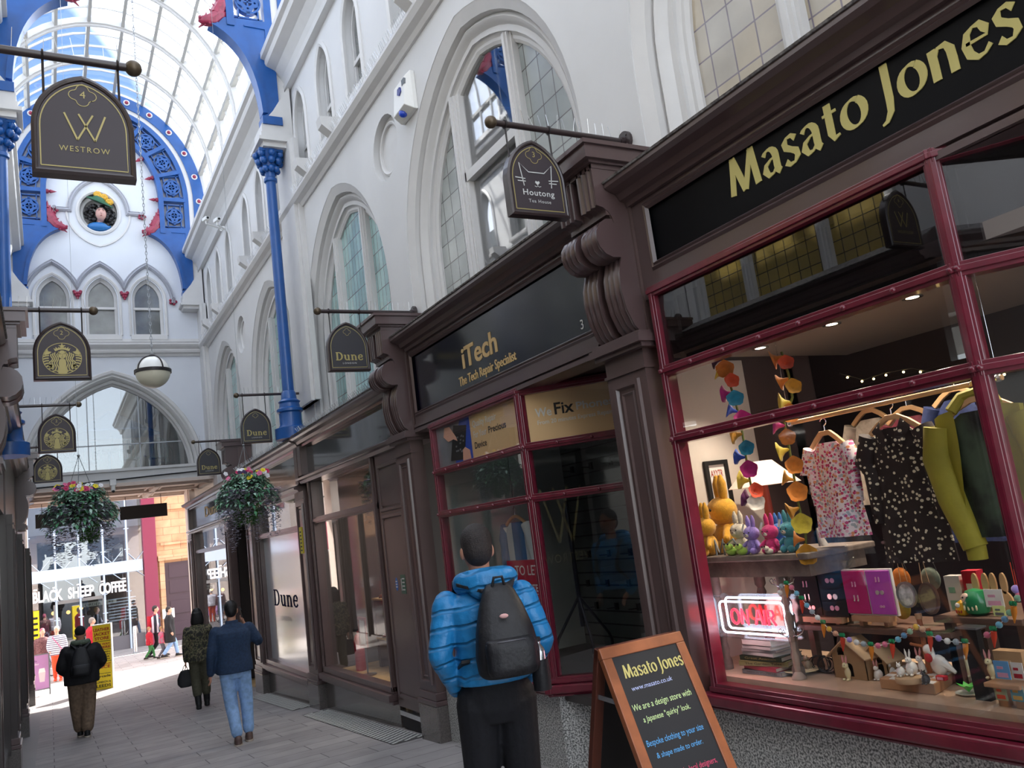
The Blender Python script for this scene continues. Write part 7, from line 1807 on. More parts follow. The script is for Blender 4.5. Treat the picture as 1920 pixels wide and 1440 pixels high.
garland('felt flower garland of mostly orange blooms right of the other garland', [(1465, 660), (1478, 700), (1486, 745), (1470, 790), (1478, 830), (1488, 890), (1496, 940), (1510, 1000), (1512, 1060)], 3.64, [0, 7, 0, 6, 4, 0, 1, 0, 4, 0, 6, 0, 6, 4, 0, 6], 9)
# clothes rail
pr0, pr1 = D(1482, 796, 3.86), D(1840, 713, 3.86); zr = (pr0.z+pr1.z)/2
e = thing('clothes_rail', 'long pale wooden dowel rail for the clothes', 'rail', (3.86, (pr0.y+pr1.y)/2, zr)); mb = MB(); mb.cyl((3.86, pr0.y, zr), (3.86, pr1.y-.1, zr), .013, 12); mb.obj('dowel', m_hang, e, smooth=True)
mb = MB()
for y in (pr0.y, pr1.y-.08): mb.cyl((3.86, y, zr+.012), (3.86, y, 2.58), .0015, 4); mb.sph((3.86, y, zr), .02, 8, 6)
mb.obj('wire', m_steel, e)
def spots(name, base, cols, sc, thr=.30, rnd=1.0):
    m = mat(name, base, .85); t, b, tc = nodes(m); v = t.nodes.new('ShaderNodeTexVoronoi'); v.inputs['Scale'].default_value = sc; v.inputs['Randomness'].default_value = rnd
    r = t.nodes.new('ShaderNodeValToRGB'); r.color_ramp.interpolation = 'CONSTANT'; r.color_ramp.elements[0].color = lin(cols[0])
    for i, c in enumerate(cols[1:]): k = r.color_ramp.elements.new((i+1)/len(cols)); k.color = lin(c)
    s = t.nodes.new('ShaderNodeSeparateXYZ'); t.links.new(v.outputs['Color'], s.inputs[0]); t.links.new(s.outputs[0], r.inputs[0])
    mp = t.nodes.new('ShaderNodeMapping'); mp.inputs['Scale'].default_value = (.3, 1.0, 1.0); t.links.new(tc.outputs['Object'], mp.inputs[0]); t.links.new(mp.outputs[0], v.inputs['Vector'])
    g = t.nodes.new('ShaderNodeMath'); g.operation = 'LESS_THAN'; g.inputs[1].default_value = thr; t.links.new(v.outputs[0], g.inputs[0])
    x = t.nodes.new('ShaderNodeMix'); x.data_type = 'RGBA'; x.inputs[6].default_value = lin(base); t.links.new(g.outputs[0], x.inputs[0]); t.links.new(r.outputs[0], x.inputs[7]); t.links.new(x.outputs[2], b.inputs['Base Color']); return m
m_floral = spots('pink_floral_cotton', '#e9dfe4', ['#c23a6c', '#d98f6a', '#a9b0b8', '#d66a9c', '#8a3550', '#e6b3c8'], 62, .52)
m_spotty = spots('dark_brown_patterned_cotton', '#2a2122', ['#e4dcc6', '#d9d0b8'], 38, .30)
m_must = mat('mustard_cotton', '#8a8224', .75, n=(6, .12), bump=(14, .3))
def hangy(px, py, X=3.86): p = D(px, py, X); return FR(X, p.y, p.z)
sc = lambda n, X=3.86: n*.00262*X/3.86                      # image size of a thing at that distance
p = D(1547, 812, 3.86); q = D(1590, 1000, 3.86); garment('blouse', 'pink floral long blouse hanging on the rail', 'blouse', FR(3.86, p.y, p.z), p.z-q.z-.02, .125, .175, m_floral, (.01, .36), .042, folds=5, neck=.05)
p = D(1672, 782, 3.86); q = D(1720, 1048, 3.86); garment('shirt', 'dark brown shirt with scattered cream motifs hanging on the rail', 'shirt', FR(3.86, p.y, p.z), p.z-q.z-.02, .165, .20, m_spotty, (.02, .5), .05, collar=True, folds=6, neck=.06)
p = D(1830, 748, 3.80); q = D(1880, 1050, 3.80); e = garment('jacket', 'mustard cotton jacket with gathered cuffs over a dark leafy top', 'jacket', FR(3.80, p.y, p.z), .60, .20, .20, mat('navy_leafy_cotton', '#141a22', .8, n=(7, .9), col2='#3c4d3c'), None, .06, collar=None, folds=4, neck=.08)
Q = FR(3.80, p.y, p.z)
for s, L in ((-1, .68), (1, .66)):
    mb = MB(); rows = []
    for i in range(12):
        t = i/11; z = -.06-.5*t; x0 = s*(.10+.03*t); x1 = s*(.215+.0*t); rows.append([Q(x0+(x1-x0)*u+.01*sin(9*u+4*t), z+.03*(1-u)*(1-t), .045+.02*sin(u*7+t*3)*t+(.0 if u < .9 else -.02)) for u in [k/8 for k in range(9)]])
    mb.loft(rows, closed=False); mb.obj('front_panel', m_must, e, smooth='raw')
    mb = MB(); pts = [(s*.20, -.10), (s*.235, -.25), (s*.245 if s > 0 else s*.20, -.45), (s*.25 if s > 0 else s*.14, -L)]; mb.tube([Q(a, b, .03) for a, b in pts], [.062, .066, .066, .055], 12); mb.obj('sleeve', m_must, e, smooth=True)
    mb = MB(); mb.tube([Q(pts[-1][0], -L+.01, .03), Q(pts[-1][0]*1.0, -L-.055, .03)], [.045, .043], 12); mb.obj('cuff', m_must, e, smooth=True)
mb = MB(); mb.tube([Q(-.11, -.04, .04), Q(-.07, .02, .0), Q(.0, .03, -.02), Q(.07, .02, .0), Q(.11, -.04, .04)], .028, 8); mb.obj('collar', m_must, e, smooth=True)
# clothes farther back
for px, py, X, L, sh, c, l in ((1700, 765, 4.5, .75, .17, '#5e1a2c', 'burgundy dress hanging behind the spotted shirt'), (1628, 770, 4.55, .55, .15, '#9a8f84', 'grey printed top hanging behind the floral blouse'), (1790, 730, 4.4, .8, .16, '#1c2a55', 'deep blue top hanging behind the mustard jacket'), (1560, 860, 4.6, .6, .14, '#15151c', 'black top hanging at the back of the gift shop')):
    p = D(px, py, X); garment('garment', l, 'clothes', FR(X, p.y, p.z), L, sh, sh+.05, cloth('cloth_'+c[1:], c), (.03, .4), .045)
# shelves, boards, easels
m_shelf = mat('dark_brown_shelf', '#5a4236', .55, n=(8, .2)); m_pine = mat('pine_wood', '#b48a66', .5, n=(8, .15))
def shelf(name, label, p, q, X0, X1, th=.03, m=None, legs=True, zb=.601):
    y0, y1 = sorted((p.y, q.y)); z = (p.z+q.z)/2; e = thing(name, label, 'shelf', ((X0+X1)/2, (y0+y1)/2, zb)); mb = MB(); mb.box(X0, X1, y0, y1, z-th, z); mb.obj('board', m or m_shelf, e, bevel=.004)
    if legs:
        for y in (y0+.04, y1-.04): mb = MB(); mb.box(X0+.05, X0+.09, y-.02, y+.02, zb, z-th); mb.box(X1-.09, X1-.05, y-.02, y+.02, zb, z-th); mb.obj('support', m or m_shelf, e)
    return z
zS = shelf('display_shelf', 'low brown shelf holding the earring boards', D(1505, 1172, 3.84), D(1790, 1180, 3.84), 3.8, 4.2)
zS2 = shelf('display_shelf', 'higher brown shelf with the round lucky doll', D(1757, 1152, 3.84), D(1925, 1160, 3.84), 3.8, 4.25, legs=True)
m_velv = mat('black_velvet', '#14191c', .9); m_pinkv = mat('magenta_velvet', '#b8206c', .85); m_purpv = mat('orchid_velvet', '#b246b0', .85); m_jew = mat('silver_jewel', '#e3dcd8', .25, metal=.6); m_pearl = mat('pink_enamel', '#d9a0bb', .3)
def earboard(label, x0, x1, y0, y1, cols, X, sets):
    a, b = D(x0, y1, X), D(x1, y0, X); Q = FR(X, a.y, a.z); w = a.y-b.y; h = b.z-a.z+.01; e = thing('earring_board', label, 'display board', (X, (a.y+b.y)/2, a.z))
    mb = MB(); mb.fbox(Q, 0, w, 0, h, -.02, 0)
    mb.obj('backing', m_plast if len(cols) == 2 and cols[0] is not m_velv else m_dark, e)
    n = len(cols)
    for i, m in enumerate(cols): mb = MB(); mb.fbox(Q, w*i/n+.006, w*(i+1)/n-.004, .008, h-.008, 0, .01); mb.obj('pad', m, e, bevel=.003)
    for j, (u, v, r, kind) in enumerate(sets):
        mb = MB()
        for s in (-1, 1):
            c = (w*u+s*r*1.2, h*v)
            if kind == 0: mb.plate(Q, [circ(r, *c, n=12)], .010, .014)
            else: mb.fbox(Q, c[0]-.003, c[0]+.003, c[1]-r*2, c[1]+r, .010, .014); mb.sph(Q(c[0], c[1]-r*2, .014), r*.5, 6, 5)
        mb.obj('earrings', m_jew if j % 2 else m_pearl, e, smooth=True)
    c0 = Q(w/2, 0); mb = MB(); mb.box(X-.03, X+.03, b.y+w*.12, a.y-w*.12, a.z-.03, a.z); 
    for s in (.25, .75): mb.box(X-.01, X+.06, a.y-w*s-.012, a.y-w*s+.012, zS+.001, a.z-.03)
    tag(mb.obj('wooden_easel', m_pine), 'small pine easel under the '+('black' if cols[0] is m_velv else 'pink')+' earring board', 'easel')
earboard('black velvet earring board on a small easel', 1500, 1580, 1074, 1154, [m_velv, m_velv], 3.86, [(.25, .75, .01, 1), (.25, .45, .012, 1), (.75, .8, .014, 0), (.75, .45, .016, 0), (.75, .2, .014, 0), (.3, .2, .012, 0)])
earboard('pink and purple velvet earring board on a small easel', 1592, 1668, 1070, 1152, [m_pinkv, m_purpv], 3.86, [(.25, .7, .008, 1), (.25, .4, .01, 1), (.75, .8, .008, 1), (.75, .5, .012, 0), (.75, .2, .007, 0)])
# hanging discs
for px, py, rx, rz, m, l, c2 in ((1700, 1115, .05, .062, mat('grey_marbled_disc', '#b9b9ba', .5, n=(30, .4)), 'grey marbled round pendant hanging above the low shelf', m_lead), (1742, 1122, .048, .075, mat('brown_hide_disc', '#6b5a48', .7, n=(10, .2)), 'brown oval framed pendant hanging above the low shelf', m_shelf)):
    p = D(px, py, 3.84); Q = FR(3.84, p.y, p.z); e = thing('hanging_pendant', l, 'ornament', p); mb = MB(); mb.plate(Q, [circ(rx, r2_=rz, n=24)], -.008, .004); mb.obj('disc', m, e); mb = MB(); mb.sweep(Q, circ(rx, r2_=rz, n=24), [(-.004, -.01), (-.004, .01), (.006, .008), (.006, -.01)], True); mb.obj('rim', c2, e, smooth=True)
    mb = MB(); mb.cyl(Q(-.02, rz), Q(-.01, .34), .002, 4); mb.cyl(Q(.02, rz), Q(-.01, .34), .002, 4); mb.obj('cord', m_hang, e)
for px, py, X, c, l in ((1690, 1085, 3.98, '#b9671f', 'orange round bag ornament at the back of the low shelf'), (1745, 1085, 3.98, '#6d7568', 'grey green bag ornament at the back of the low shelf'), (1690, 1140, 3.98, '#8b7c22', 'olive round ornament behind the grey pendant')):
    p = D(px, py, X); Q = FR(X, p.y, p.z); e = thing('ornament', l, 'ornament', p); mb = MB(); mb.sph(p, (.02, .055, .06), 14, 10); mb.obj('pouch', cloth('pouch'+c[1:], c), e, smooth=True); mb = MB(); mb.tube([Q(.04*cos(t), .04+.06*sin(t)) for t in [PI*i/10 for i in range(11)]]+[], .003, 5); mb.cyl(Q(0, .1), (X, p.y, p.z+.3), .0015, 4); mb.obj('cord', m_iron, e)
# carved crocodile like sculpture
m_grw = mat('grey_carved_wood', '#85807a', .65, n=(20, .25), bump=(60, .3)); c = [D(*q, 3.95) for q in ((1532, 990), (1545, 1025), (1562, 1050), (1582, 1066))]
e = thing('carved_sculpture', 'grey carved wooden fish tail sculpture beside the floral blouse', 'sculpture', (3.95, c[2].y, zS)); mb = MB(); mb.tube(c, [.008, .03, .045, .03], 10); mb.obj('body', m_grw, e, smooth=True)
mb = MB(); mb.tube([c[2], D(1583, 1040, 3.92), D(1588, 1022, 3.9)], [.02, .016, .004], 8); mb.tube([c[3], D(1592, 1056, 3.92), D(1600, 1045, 3.9)], [.02, .014, .004], 8); mb.obj('fin', m_grw, e, smooth=True)
mb = MB(); mb.box(3.9, 4.0, c[3].y-.04, c[2].y+.02, zS, c[3].z-.02); mb.obj('base', m_grw, e)
# neon sign
m_neonw = mat('white_neon_tube', '#ffffff', .3, emit=('#cfe2ff', 3)); m_neonr = mat('red_neon_tube', '#ff2030', .3, emit=('#ff1d2c', 4.5)); m_acr = glass('clear_acrylic', refl=1.0, mul=.97)
a, b = D(1353, 1192, 3.62), D(1478, 1125, 3.62); w, h = a.y-b.y, .25; zN = a.z; Q = FR(3.62, a.y, zN)
e = thing('neon_sign', 'glowing red and white neon sign box on the stack of books', 'neon sign', (3.64, (a.y+b.y)/2, zN))
mb = MB(); mb.fbox(Q, 0, w, 0, h, -.09, -.085); mb.fbox(Q, 0, w, 0, .006, -.09, .03); mb.fbox(Q, 0, .005, 0, h, -.09, .03); mb.fbox(Q, w-.005, w, 0, h, -.09, .03); mb.obj('acrylic_case', m_acr, e)
def rr(m, x0, x1, y0, y1, c, r=.03):
    pts = []
    for cx, cy, t0 in ((x1-r, y1-r, 0), (x0+r, y1-r, 90), (x0+r, y0+r, 180), (x1-r, y0+r, 270)): pts += [Q(cx+r*cos(R(t0+18*k)), cy+r*sin(R(t0+18*k)), c) for k in range(6)]
    m.tube(pts, .0065, 8, closed=True)
mb = MB(); rr(mb, .025, w-.045, .025, h-.04, .0); mb.obj('white_tube', m_neonw, e, smooth=True); mb = MB(); rr(mb, .05, w-.02, .045, h-.02, -.03); mb.obj('white_tube', m_neonw, e, smooth=True)
mb = MB(); ux = w*.66/6.1; uy = .085; X0 = w*.18; Y0 = .078
LT = {'O': [[(.5+.5*cos(t), .5+.5*sin(t)) for t in [2*PI*i/16 for i in range(17)]]], 'N': [[(0, 0), (.1, 1), (.8, 0), (.9, 1)]], 'A': [[(0, 0), (.42, 1), (.6, 1), (.9, 0)], [(.15, .4), (.8, .4)]], 'I': [[(0, 0), (.08, 1)]], 'R': [[(0, 0), (.08, 1), (.6, .95), (.75, .7), (.5, .5), (.1, .48)], [(.4, .48), (.85, 0)]]}
x = 0
for chh, adv in (('O', 1.3), ('N', 1.5), ('A', 1.15), ('I', .45), ('R', 1.2)):
    if chh == 'A': x += .25
    for st in LT[chh]: mb.tube([Q(X0+(x+p[0])*ux, Y0+p[1]*uy, -.01) for p in st], .0075, 8)
    x += adv
mb.obj('red_lettering_tube', m_neonr, e, smooth=True)
pl = bpy.data.lights.new('neon', 'POINT'); pl.energy = 2.0; pl.color = (1, .55, .6); pl.shadow_soft_size = .12; plo = bpy.data.objects.new('neon_glow', pl); C.objects.link(plo); plo.location = Q(w/2, h/2, .06)
m_pages = mat('book_pages', '#d6d0c4', .8); m_pages0 = m_pages
# books
random.seed(12); z = zF; labels = ['silver paperback at the bottom of the book stack', 'red and white paperback second from the bottom of the book stack', 'tan and green hardback lying crooked in the book stack', 'dark green hardback in the middle of the book stack', 'white paperback above the dark green book', 'grey thin paperback in the upper book stack', 'white thin paperback in the upper book stack', 'thick white book at the top of the book stack under the neon sign']
yc = D(1436, 1230, 3.66).y; ztop = zN-.002; th = [.035, .035, .04, .04, .03, .022, .028, .05]; kf = (ztop-z)/sum(th)
for i, (t, c, wd, rz, l) in enumerate(zip(th, ('#8d8d93', '#b23a52', '#8f8a5c', '#2c3a2a', '#c9c8c4', '#9b9a98', '#cfcdc9', '#dddad5'), (.30, .27, .32, .30, .26, .26, .25, .23), (2, -4, 14, 6, -3, 3, -5, 0), labels)):
    t *= kf; e = thing('book', l, 'book', (3.70, yc+.0, z), 'books stacked under the neon sign'); Q = Fr((3.70, yc, z), (sin(R(rz)), -cos(R(rz)), 0), (cos(R(rz)), sin(R(rz)), 0))
    m = mat('book_cover_%d' % i, c, .5); a_, b_ = wd/2, .10; mb = MB()
    Q2 = Fr(Q.o, Q.u, V((0, 0, 1))); 
    mb.fbox(Q2, -a_, a_, 0, .003, -b_, b_); mb.fbox(Q2, -a_, a_, t-.004, t-.001, -b_, b_); mb.fbox(Q2, -a_, a_, 0, t-.001, b_-.004, b_); mb.obj('cover', m, e)
    mb = MB(); mb.fbox(Q2, -a_+.005, a_-.005, .003, t-.004, -b_+.004, b_-.005); mb.obj('pages', m_pages if i else m_pages0, e)
    if i in (0, 2, 3):
        mb = MB(); text(mb, Q2.at(0, t*.3, b_), ('FASHION SPECTACLES', '', 'The Garden Tales', 'Great Animals')[i], t*.45, wd*.75, 'C', .001); mb.obj('spine_print', m_dark if i != 3 else m_gold, e)
    z += t
# ---------------------------------------------------------------- small things in the gift shop window
m_ball = {k: mat('pompom_'+k, c, .95, sheen=.4) for k, c in (('p', '#d9718f'), ('b', '#6fb3cf'), ('g', '#9aa6ad'), ('w', '#e6e4df'), ('y', '#d9ab3c'), ('t', '#d9a384'), ('l', '#9c86cf'), ('n', '#86b89a'), ('d', '#5f8fb5'))}
m_carr, m_carr2, m_cgr = mat('orange_felt_carrot', '#df8a2a', .9), mat('red_felt_carrot', '#d4452b', .9), mat('green_felt_top', '#1d8a57', .9)
def pompoms(label, pts, seq, X=3.56):
    P = [D(a, b, X) for a, b in pts]; e = thing('pompom_garland', label, 'garland', P[0]); mb = MB(); mb.tube(P, .002, 5); mb.obj('string', m_plast, e)
    L = [0]
    for a, b in zip(P, P[1:]): L.append(L[-1]+(b-a).length)
    for i, s in enumerate(seq):
        d = L[-1]*(i+.5)/len(seq); k = max(j for j in range(len(L)) if L[j] <= d); k = min(k, len(P)-2); p = P[k].lerp(P[k+1], (d-L[k])/(L[k+1]-L[k]))
        if s in 'CR':
            mb = MB(); mb.tube([p+V((0, 0, -.005)), p+V((0, .004, -.03)), p+V((0, .012, -.075))], [.012, .012, .002], 10); o = mb.obj('carrot', m_carr if s == 'C' else m_carr2, e, smooth=True)
            mb = MB()
            for t in (-1, 0, 1): mb.sph(p+V((0, t*.009, .008)), (.008, .008, .011), 8, 6)
            mb.obj('leaf_top', m_cgr, o, smooth=True)
        else: mb = MB(); mb.sph(p, .0145, 10, 8); mb.obj('pompom', m_ball[s], e, smooth=True)
pompoms('pastel pompom and felt carrot garland across the front of the display', [(1462, 1118), (1463, 1100), (1478, 1094), (1500, 1120), (1530, 1155), (1560, 1185), (1600, 1203), (1640, 1212), (1675, 1205), (1705, 1185), (1722, 1172), (1740, 1190), (1775, 1202), (1818, 1206)], 'wgCpbRbgwCytRlwgCppRbdnytRlwgC')
pompoms('pastel pompom and felt carrot garland at the right of the display', [(1845, 1195), (1865, 1180), (1890, 1155), (1905, 1125), (1925, 1105)], 'pRbdnCnp')
# scrolled stand
p0, p1 = D(1470, 1085, 3.60), D(1500, 1262, 3.60); 
e = thing('jewellery_stand', 'turned pale post with silver wire scrolls holding the garland', 'stand', (3.6, p1.y, zF)); c = V((3.62, D(1482, 1180, 3.62).y, 0)); Q = Fr((c.x, c.y, 0), (1, 0, 0), (0, 1, 0)); zt = D(1478, 1095, 3.62).z
MB().lathe([(.04, zF), (.04, zF+.01), (.016, zF+.04), (.02, zF+.12), (.012, zF+.15), (.016, zF+.3), (.020, zF+.33), (.013, zF+.36), (.015, zt)], Q, 12).obj('post', mat('pale_turned_wood', '#a59284', .6), e, smooth=True)
for zz in (zt, zF+.24):
    for k in range(6):
        t = k*PI/3; d = V((cos(t), sin(t), 0)); mb = MB(); mb.tube([(c.x, c.y, zz), c+d*.03+V((0, 0, zz-.01)), c+d*.06+V((0, 0, zz+.005)), c+d*.07+V((0, 0, zz+.025)), c+d*.055+V((0, 0, zz+.035)), c+d*.048+V((0, 0, zz+.022))], .0028, 5); mb.obj('scroll', m_steel, e, smooth=True)
m_cer = mat('white_ceramic', '#e9e6df', .25, coat=.5); m_cery = mat('cream_ceramic', '#e2d6a8', .3, coat=.4); m_earp = mat('pink_ear', '#cf8f8f', .5); m_cert = mat('tabby_ceramic', '#8a7a66', .4); m_cerb = mat('black_ceramic', '#1a1a1c', .3, coat=.4)
def figure(label, px, py, X, h, m, kind, zb=None, name='rabbit_figurine', ear=None):
    """small seated or standing animal: body, head, ears, feet"""
    zb = zF if zb is None else zb; c = atz(px, py, zb); e = thing(name, label, 'figurine', c, 'small animal figurines'); s = h
    mb = MB()
    if kind == 'stand': mb.loft([[c+V((.13*s*a*cos(t), .14*s*a*sin(t), z*s)) for t in [2*PI*i/12 for i in range(12)]] for z, a in ((.0, .5), (.12, .62), (.2, .9), (.34, 1), (.46, .75), (.55, .5))])
    else: mb.sph(c+V((.04*s, 0, .27*s)), (.26*s, .22*s, .28*s), 12, 8); mb.sph(c+V((-.10*s, 0, .2*s)), (.14*s, .17*s, .2*s), 10, 8)
    mb.obj('body', m, e, smooth=True)
    hz = .62 if kind == 'stand' else .62; mb = MB(); hc = c+V((-.08*s, 0, hz*s)); mb.sph(hc, (.14*s, .125*s, .125*s), 12, 8); mb.sph(hc+V((-.11*s, 0, -.03*s)), (.06*s, .06*s, .05*s), 8, 6); mb.obj('head', m, e, smooth=True)
    mb = MB()
    for t in (-1, 1): mb.sph(hc+V((-.11*s, t*.055*s, .03*s)), .018*s, 6, 5)
    mb.obj('eye', m_eye, e)
    for t in (-1, 1):
        mb = MB(); tall = .34 if name != 'cat_figurine' else .10
        mb.tube([hc+V((0, t*.06*s, .09*s)), hc+V((.02*s, t*.09*s, (.09+tall*.55)*s)), hc+V((.03*s, t*.11*s, (.09+tall)*s))], [.035*s, .045*s if tall > .2 else .03*s, .008*s], 8); mb.obj('ear', ear or m, e, smooth=True)
        mb = MB(); mb.sph(c+V((-.16*s, t*.10*s, .05*s)), (.10*s, .06*s, .05*s), 8, 6); mb.obj('foot', m, e, smooth=True)
    return e
# plate with two cats
p = atz(1503, 1262, zF); PX = p.x; Q = Fr((p.x, p.y, zF), (1, 0, 0), (0, 1, 0)); e = thing('plate', 'dark green oval plate with two cat figurines', 'plate', (p.x, p.y, zF)); MB().lathe([(.03, 0), (.06, .004), (.10, .018), (.105, .02), (.1, .024), (.05, .012), (.0, .01)], Q, 24).obj('dish', mat('dark_green_glaze', '#26332c', .25, coat=.5), e, smooth=True); MB().lathe([(.104, .02), (.107, .022), (.104, .025)], Q, 24).obj('rim', m_cery, e)
figure('cream cat figurine on the left of the green plate', 1495, 1259, 3.57, .09, m_cery, 'sit', zF+.012, 'cat_figurine'); figure('tabby cat figurine on the right of the green plate', 1516, 1255, 3.60, .10, m_cert, 'sit', zF+.02, 'cat_figurine')
e = thing('wire_basket', 'dark twisted wire ornament behind the plate', 'ornament', atz(1548, 1262, zF)); random.seed(6); c = atz(1548, 1262, zF)+V((0, 0, .05)); mb = MB()
for k in range(9): t = random.uniform(0, 3); mb.tube([c+V((.05*cos(a)*cos(t), .07*cos(a)*sin(t)+.01*k-.04, .045*sin(a))) for a in [2*PI*i/14 for i in range(14)]], .003, 5, closed=True)
mb.obj('wire', m_iron, e, smooth=True); mb = MB(); mb.tube([c+V((0, .06*cos(a), -.045)) for a in [2*PI*i/12 for i in range(12)]], .004, 5, closed=True); mb.obj('base_ring', m_iron, e)
# card houses
m_card = mat('brown_card', '#a88763', .8, n=(12, .06)); m_card2 = mat('light_card_edge', '#c5a682', .8)
def house(label, x0, x1, ytop, ybot, X, kind):
    X = atz((x0+x1)/2, ybot, zF).x; a, b = D(x0, ybot, X), D(x1, ybot, X); w = a.y-b.y; h = D((x0+x1)/2, ytop, X).z-zF; e = thing('card_house', label, 'model house', (X, (a.y+b.y)/2, zF), 'brown card model houses'); Q = FR(X, a.y, zF); hw = h*.62
    holes = [[(w*.30+q[0], hw*.95+q[1]) for q in arch(.022, .02, .045, 6, 0)], [(w*.5+q[0], q[1]+.012) for q in arch(.022, .05, .07, 6, 0)]] if kind == 0 else [circ(.018, w*.28, hw*.9, 12), circ(.018, w*.70, hw*.9, 12), [(w*.72+q[0], q[1]+.012) for q in arch(.018, .05, .07, 6, 0)]]
    mb = MB(); mb.plate(Q, [[(0, 0), (w, 0), (w, hw), (w/2, h), (0, hw)]]+holes, -.004, 0); mb.plate(Q.at(0, 0, -.12), [[(0, 0), (w, 0), (w, hw), (w/2, h), (0, hw)]], -.004, 0)
    mb.fbox(Q, 0, .004, 0, hw, -.12, 0); mb.fbox(Q, w-.004, w, 0, hw, -.12, 0); mb.obj('wall', m_card, e)
    for s in (0, 1):
        mb = MB(); pa, pb = ((-.02, hw-.015), (w/2, h+.004)) if s == 0 else ((w/2, h+.004), (w+.02, hw-.015)); mb.add([Q(*pa, .025), Q(*pb, .025), Q(*pb, -.14), Q(*pa, -.14), Q(pa[0], pa[1]-.006, .025), Q(pb[0], pb[1]-.006, .025), Q(pb[0], pb[1]-.006, -.14), Q(pa[0], pa[1]-.006, -.14)], [(0, 1, 2, 3), (7, 6, 5, 4), (0, 4, 5, 1), (1, 5, 6, 2), (2, 6, 7, 3), (3, 7, 4, 0)]); mb.obj('roof', m_card2, e)
    mb = MB(); mb.fbox(Q, .01, w-.01, .0, hw*.9, -.02, -.018); mb.obj('dark_inside', m_dark, e)
house('taller brown card house with a cross window', 1567, 1628, 1200, 1273, 3.60, 0); house('smaller brown card house with two round windows', 1625, 1668, 1212, 1272, 3.66, 1)
figure('cream rabbit figurine with tall pink ears before the taller card house', 1592, 1275, 3.52, .125, m_cery, 'stand', ear=m_earp)
figure('white rabbit figurine peeping from an egg by the smaller card house', 1648, 1275, 3.55, .10, m_cer, 'sit', ear=m_earp); figure('white rabbit figurine with pink ears at the left corner of the chequered board', 1672, 1272, 3.55, .11, m_cer, 'sit', ear=m_earp)
# chequered board with a wooden disc
zB = zF+.05; A_, B_, C_ = atz(1652, 1291, zF), atz(1755, 1304, zF), atz(1798, 1276, zF); U_ = B_-A_; V_ = C_-B_; up_ = V((0, 0, 1))
e = thing('chess_board', 'thick wooden chequered board with a round wooden block on it', 'board', A_)
mb = MB(); mb.loft([[A_+up_*h, B_+up_*h, C_+up_*h, A_+V_+up_*h] for h in (0, .05)]); mb.obj('slab', m_pine, e, bevel=.004); mb = MB()
for i in range(6):
    for j in range(6):
        if (i+j) % 2: mb.loft([[A_+U_*((i+a)/6)*.96+U_*.02+V_*((j+b)/6)*.96+V_*.02+up_*h for a, b in ((0, 0), (1, 0), (1, 1), (0, 1))] for h in (.0495, .0515)])
o = mb.obj('white_square', m_plast, e); o['kind'] = 'stuff'
q = atz(1706, 1279, zB+.002); Q = Fr(q, (1, 0, 0), (0, 1, 0)); MB().lathe([(.062, 0), (.065, .01), (.063, .024), (.0, .025)], Q, 24).obj('round_block', m_card2, e, smooth=True)
figure('small white cat figurine on the round wooden block', 1690, 1268, 3.58, .085, m_cer, 'sit', zB+.028, 'cat_figurine'); figure('white rabbit figurine on the round wooden block', 1711, 1266, 3.56, .12, m_cer, 'sit', zB+.028)
figure('white rabbit figurine with a yellow flower before the wooden post', 1731, 1264, 3.62, .125, m_cer, 'stand', zB+.002, ear=m_earp); figure('black cat figurine at the front of the chequered board', 1737, 1283, 3.52, .085, m_cerb, 'sit', zB+.002, 'cat_figurine')
p = atz(1762, 1266, zB); e = thing('bird_figurine', 'white bird figurine with a red poppy on the chequered board', 'figurine', (p.x, p.y, zB)); mb = MB(); mb.sph((p.x, p.y-.01, zB+.05), (.03, .045, .05), 12, 8); mb.tube([(p.x, p.y-.03, zB+.06), (p.x, p.y-.09, zB+.02)], [.025, .008], 8); mb.obj('body', m_cer, e, smooth=True); mb = MB(); mb.sph((p.x-.02, p.y+.02, zB+.125), .026, 10, 8); mb.cyl((p.x-.01, p.y+.01, zB+.07), (p.x-.015, p.y+.015, zB+.12), .018, 8); mb.obj('head', m_cer, e, smooth=True); mb = MB(); mb.sph((p.x-.045, p.y+.01, zB+.09), (.008, .022, .022), 12, 8); mb.obj('poppy', m_reds, e, smooth=True)
p = atz(1767, 1276, zB); e = thing('soft_toy', 'tiny red box shaped trinket on the chequered board', 'trinket', (p.x, p.y, zB)); mb = MB(); mb.box(p.x-.015, p.x+.015, p.y-.025, p.y+.025, zB+.001, zB+.024); mb.obj('box', m_reds, e, bevel=.005); mb = MB(); mb.box(p.x-.017, p.x-.015, p.y-.015, p.y+.015, zB+.006, zB+.018); mb.obj('panel', m_pearl, e)
# wooden post with pegs
c = atz(1744, 1262, zB); e = thing('peg_stand', 'orange wooden post with short pegs behind the figurines', 'stand', c); zt = D(1721, 1160, c.x).z; mb = MB(); mb.cyl(c, (c.x, c.y, zt), .013, 12); mb.obj('post', m_oak, e, smooth=True)
for z, dy in ((zB+.13, .06), (zB+.13, -.05), (zt-.06, .05), (zt-.06, -.06)): mb = MB(); mb.cyl((c.x, c.y, z), (c.x-.02, c.y+dy, z+.012), .007, 8); mb.sph((c.x-.02, c.y+dy, z+.012), .008, 8, 6); mb.obj('peg', m_oak, e, smooth=True)
mb = MB(); mb.cyl((c.x, c.y, zt), (c.x, c.y, zt+.025), .017, 12); mb.obj('knob', m_pine, e, smooth=True)
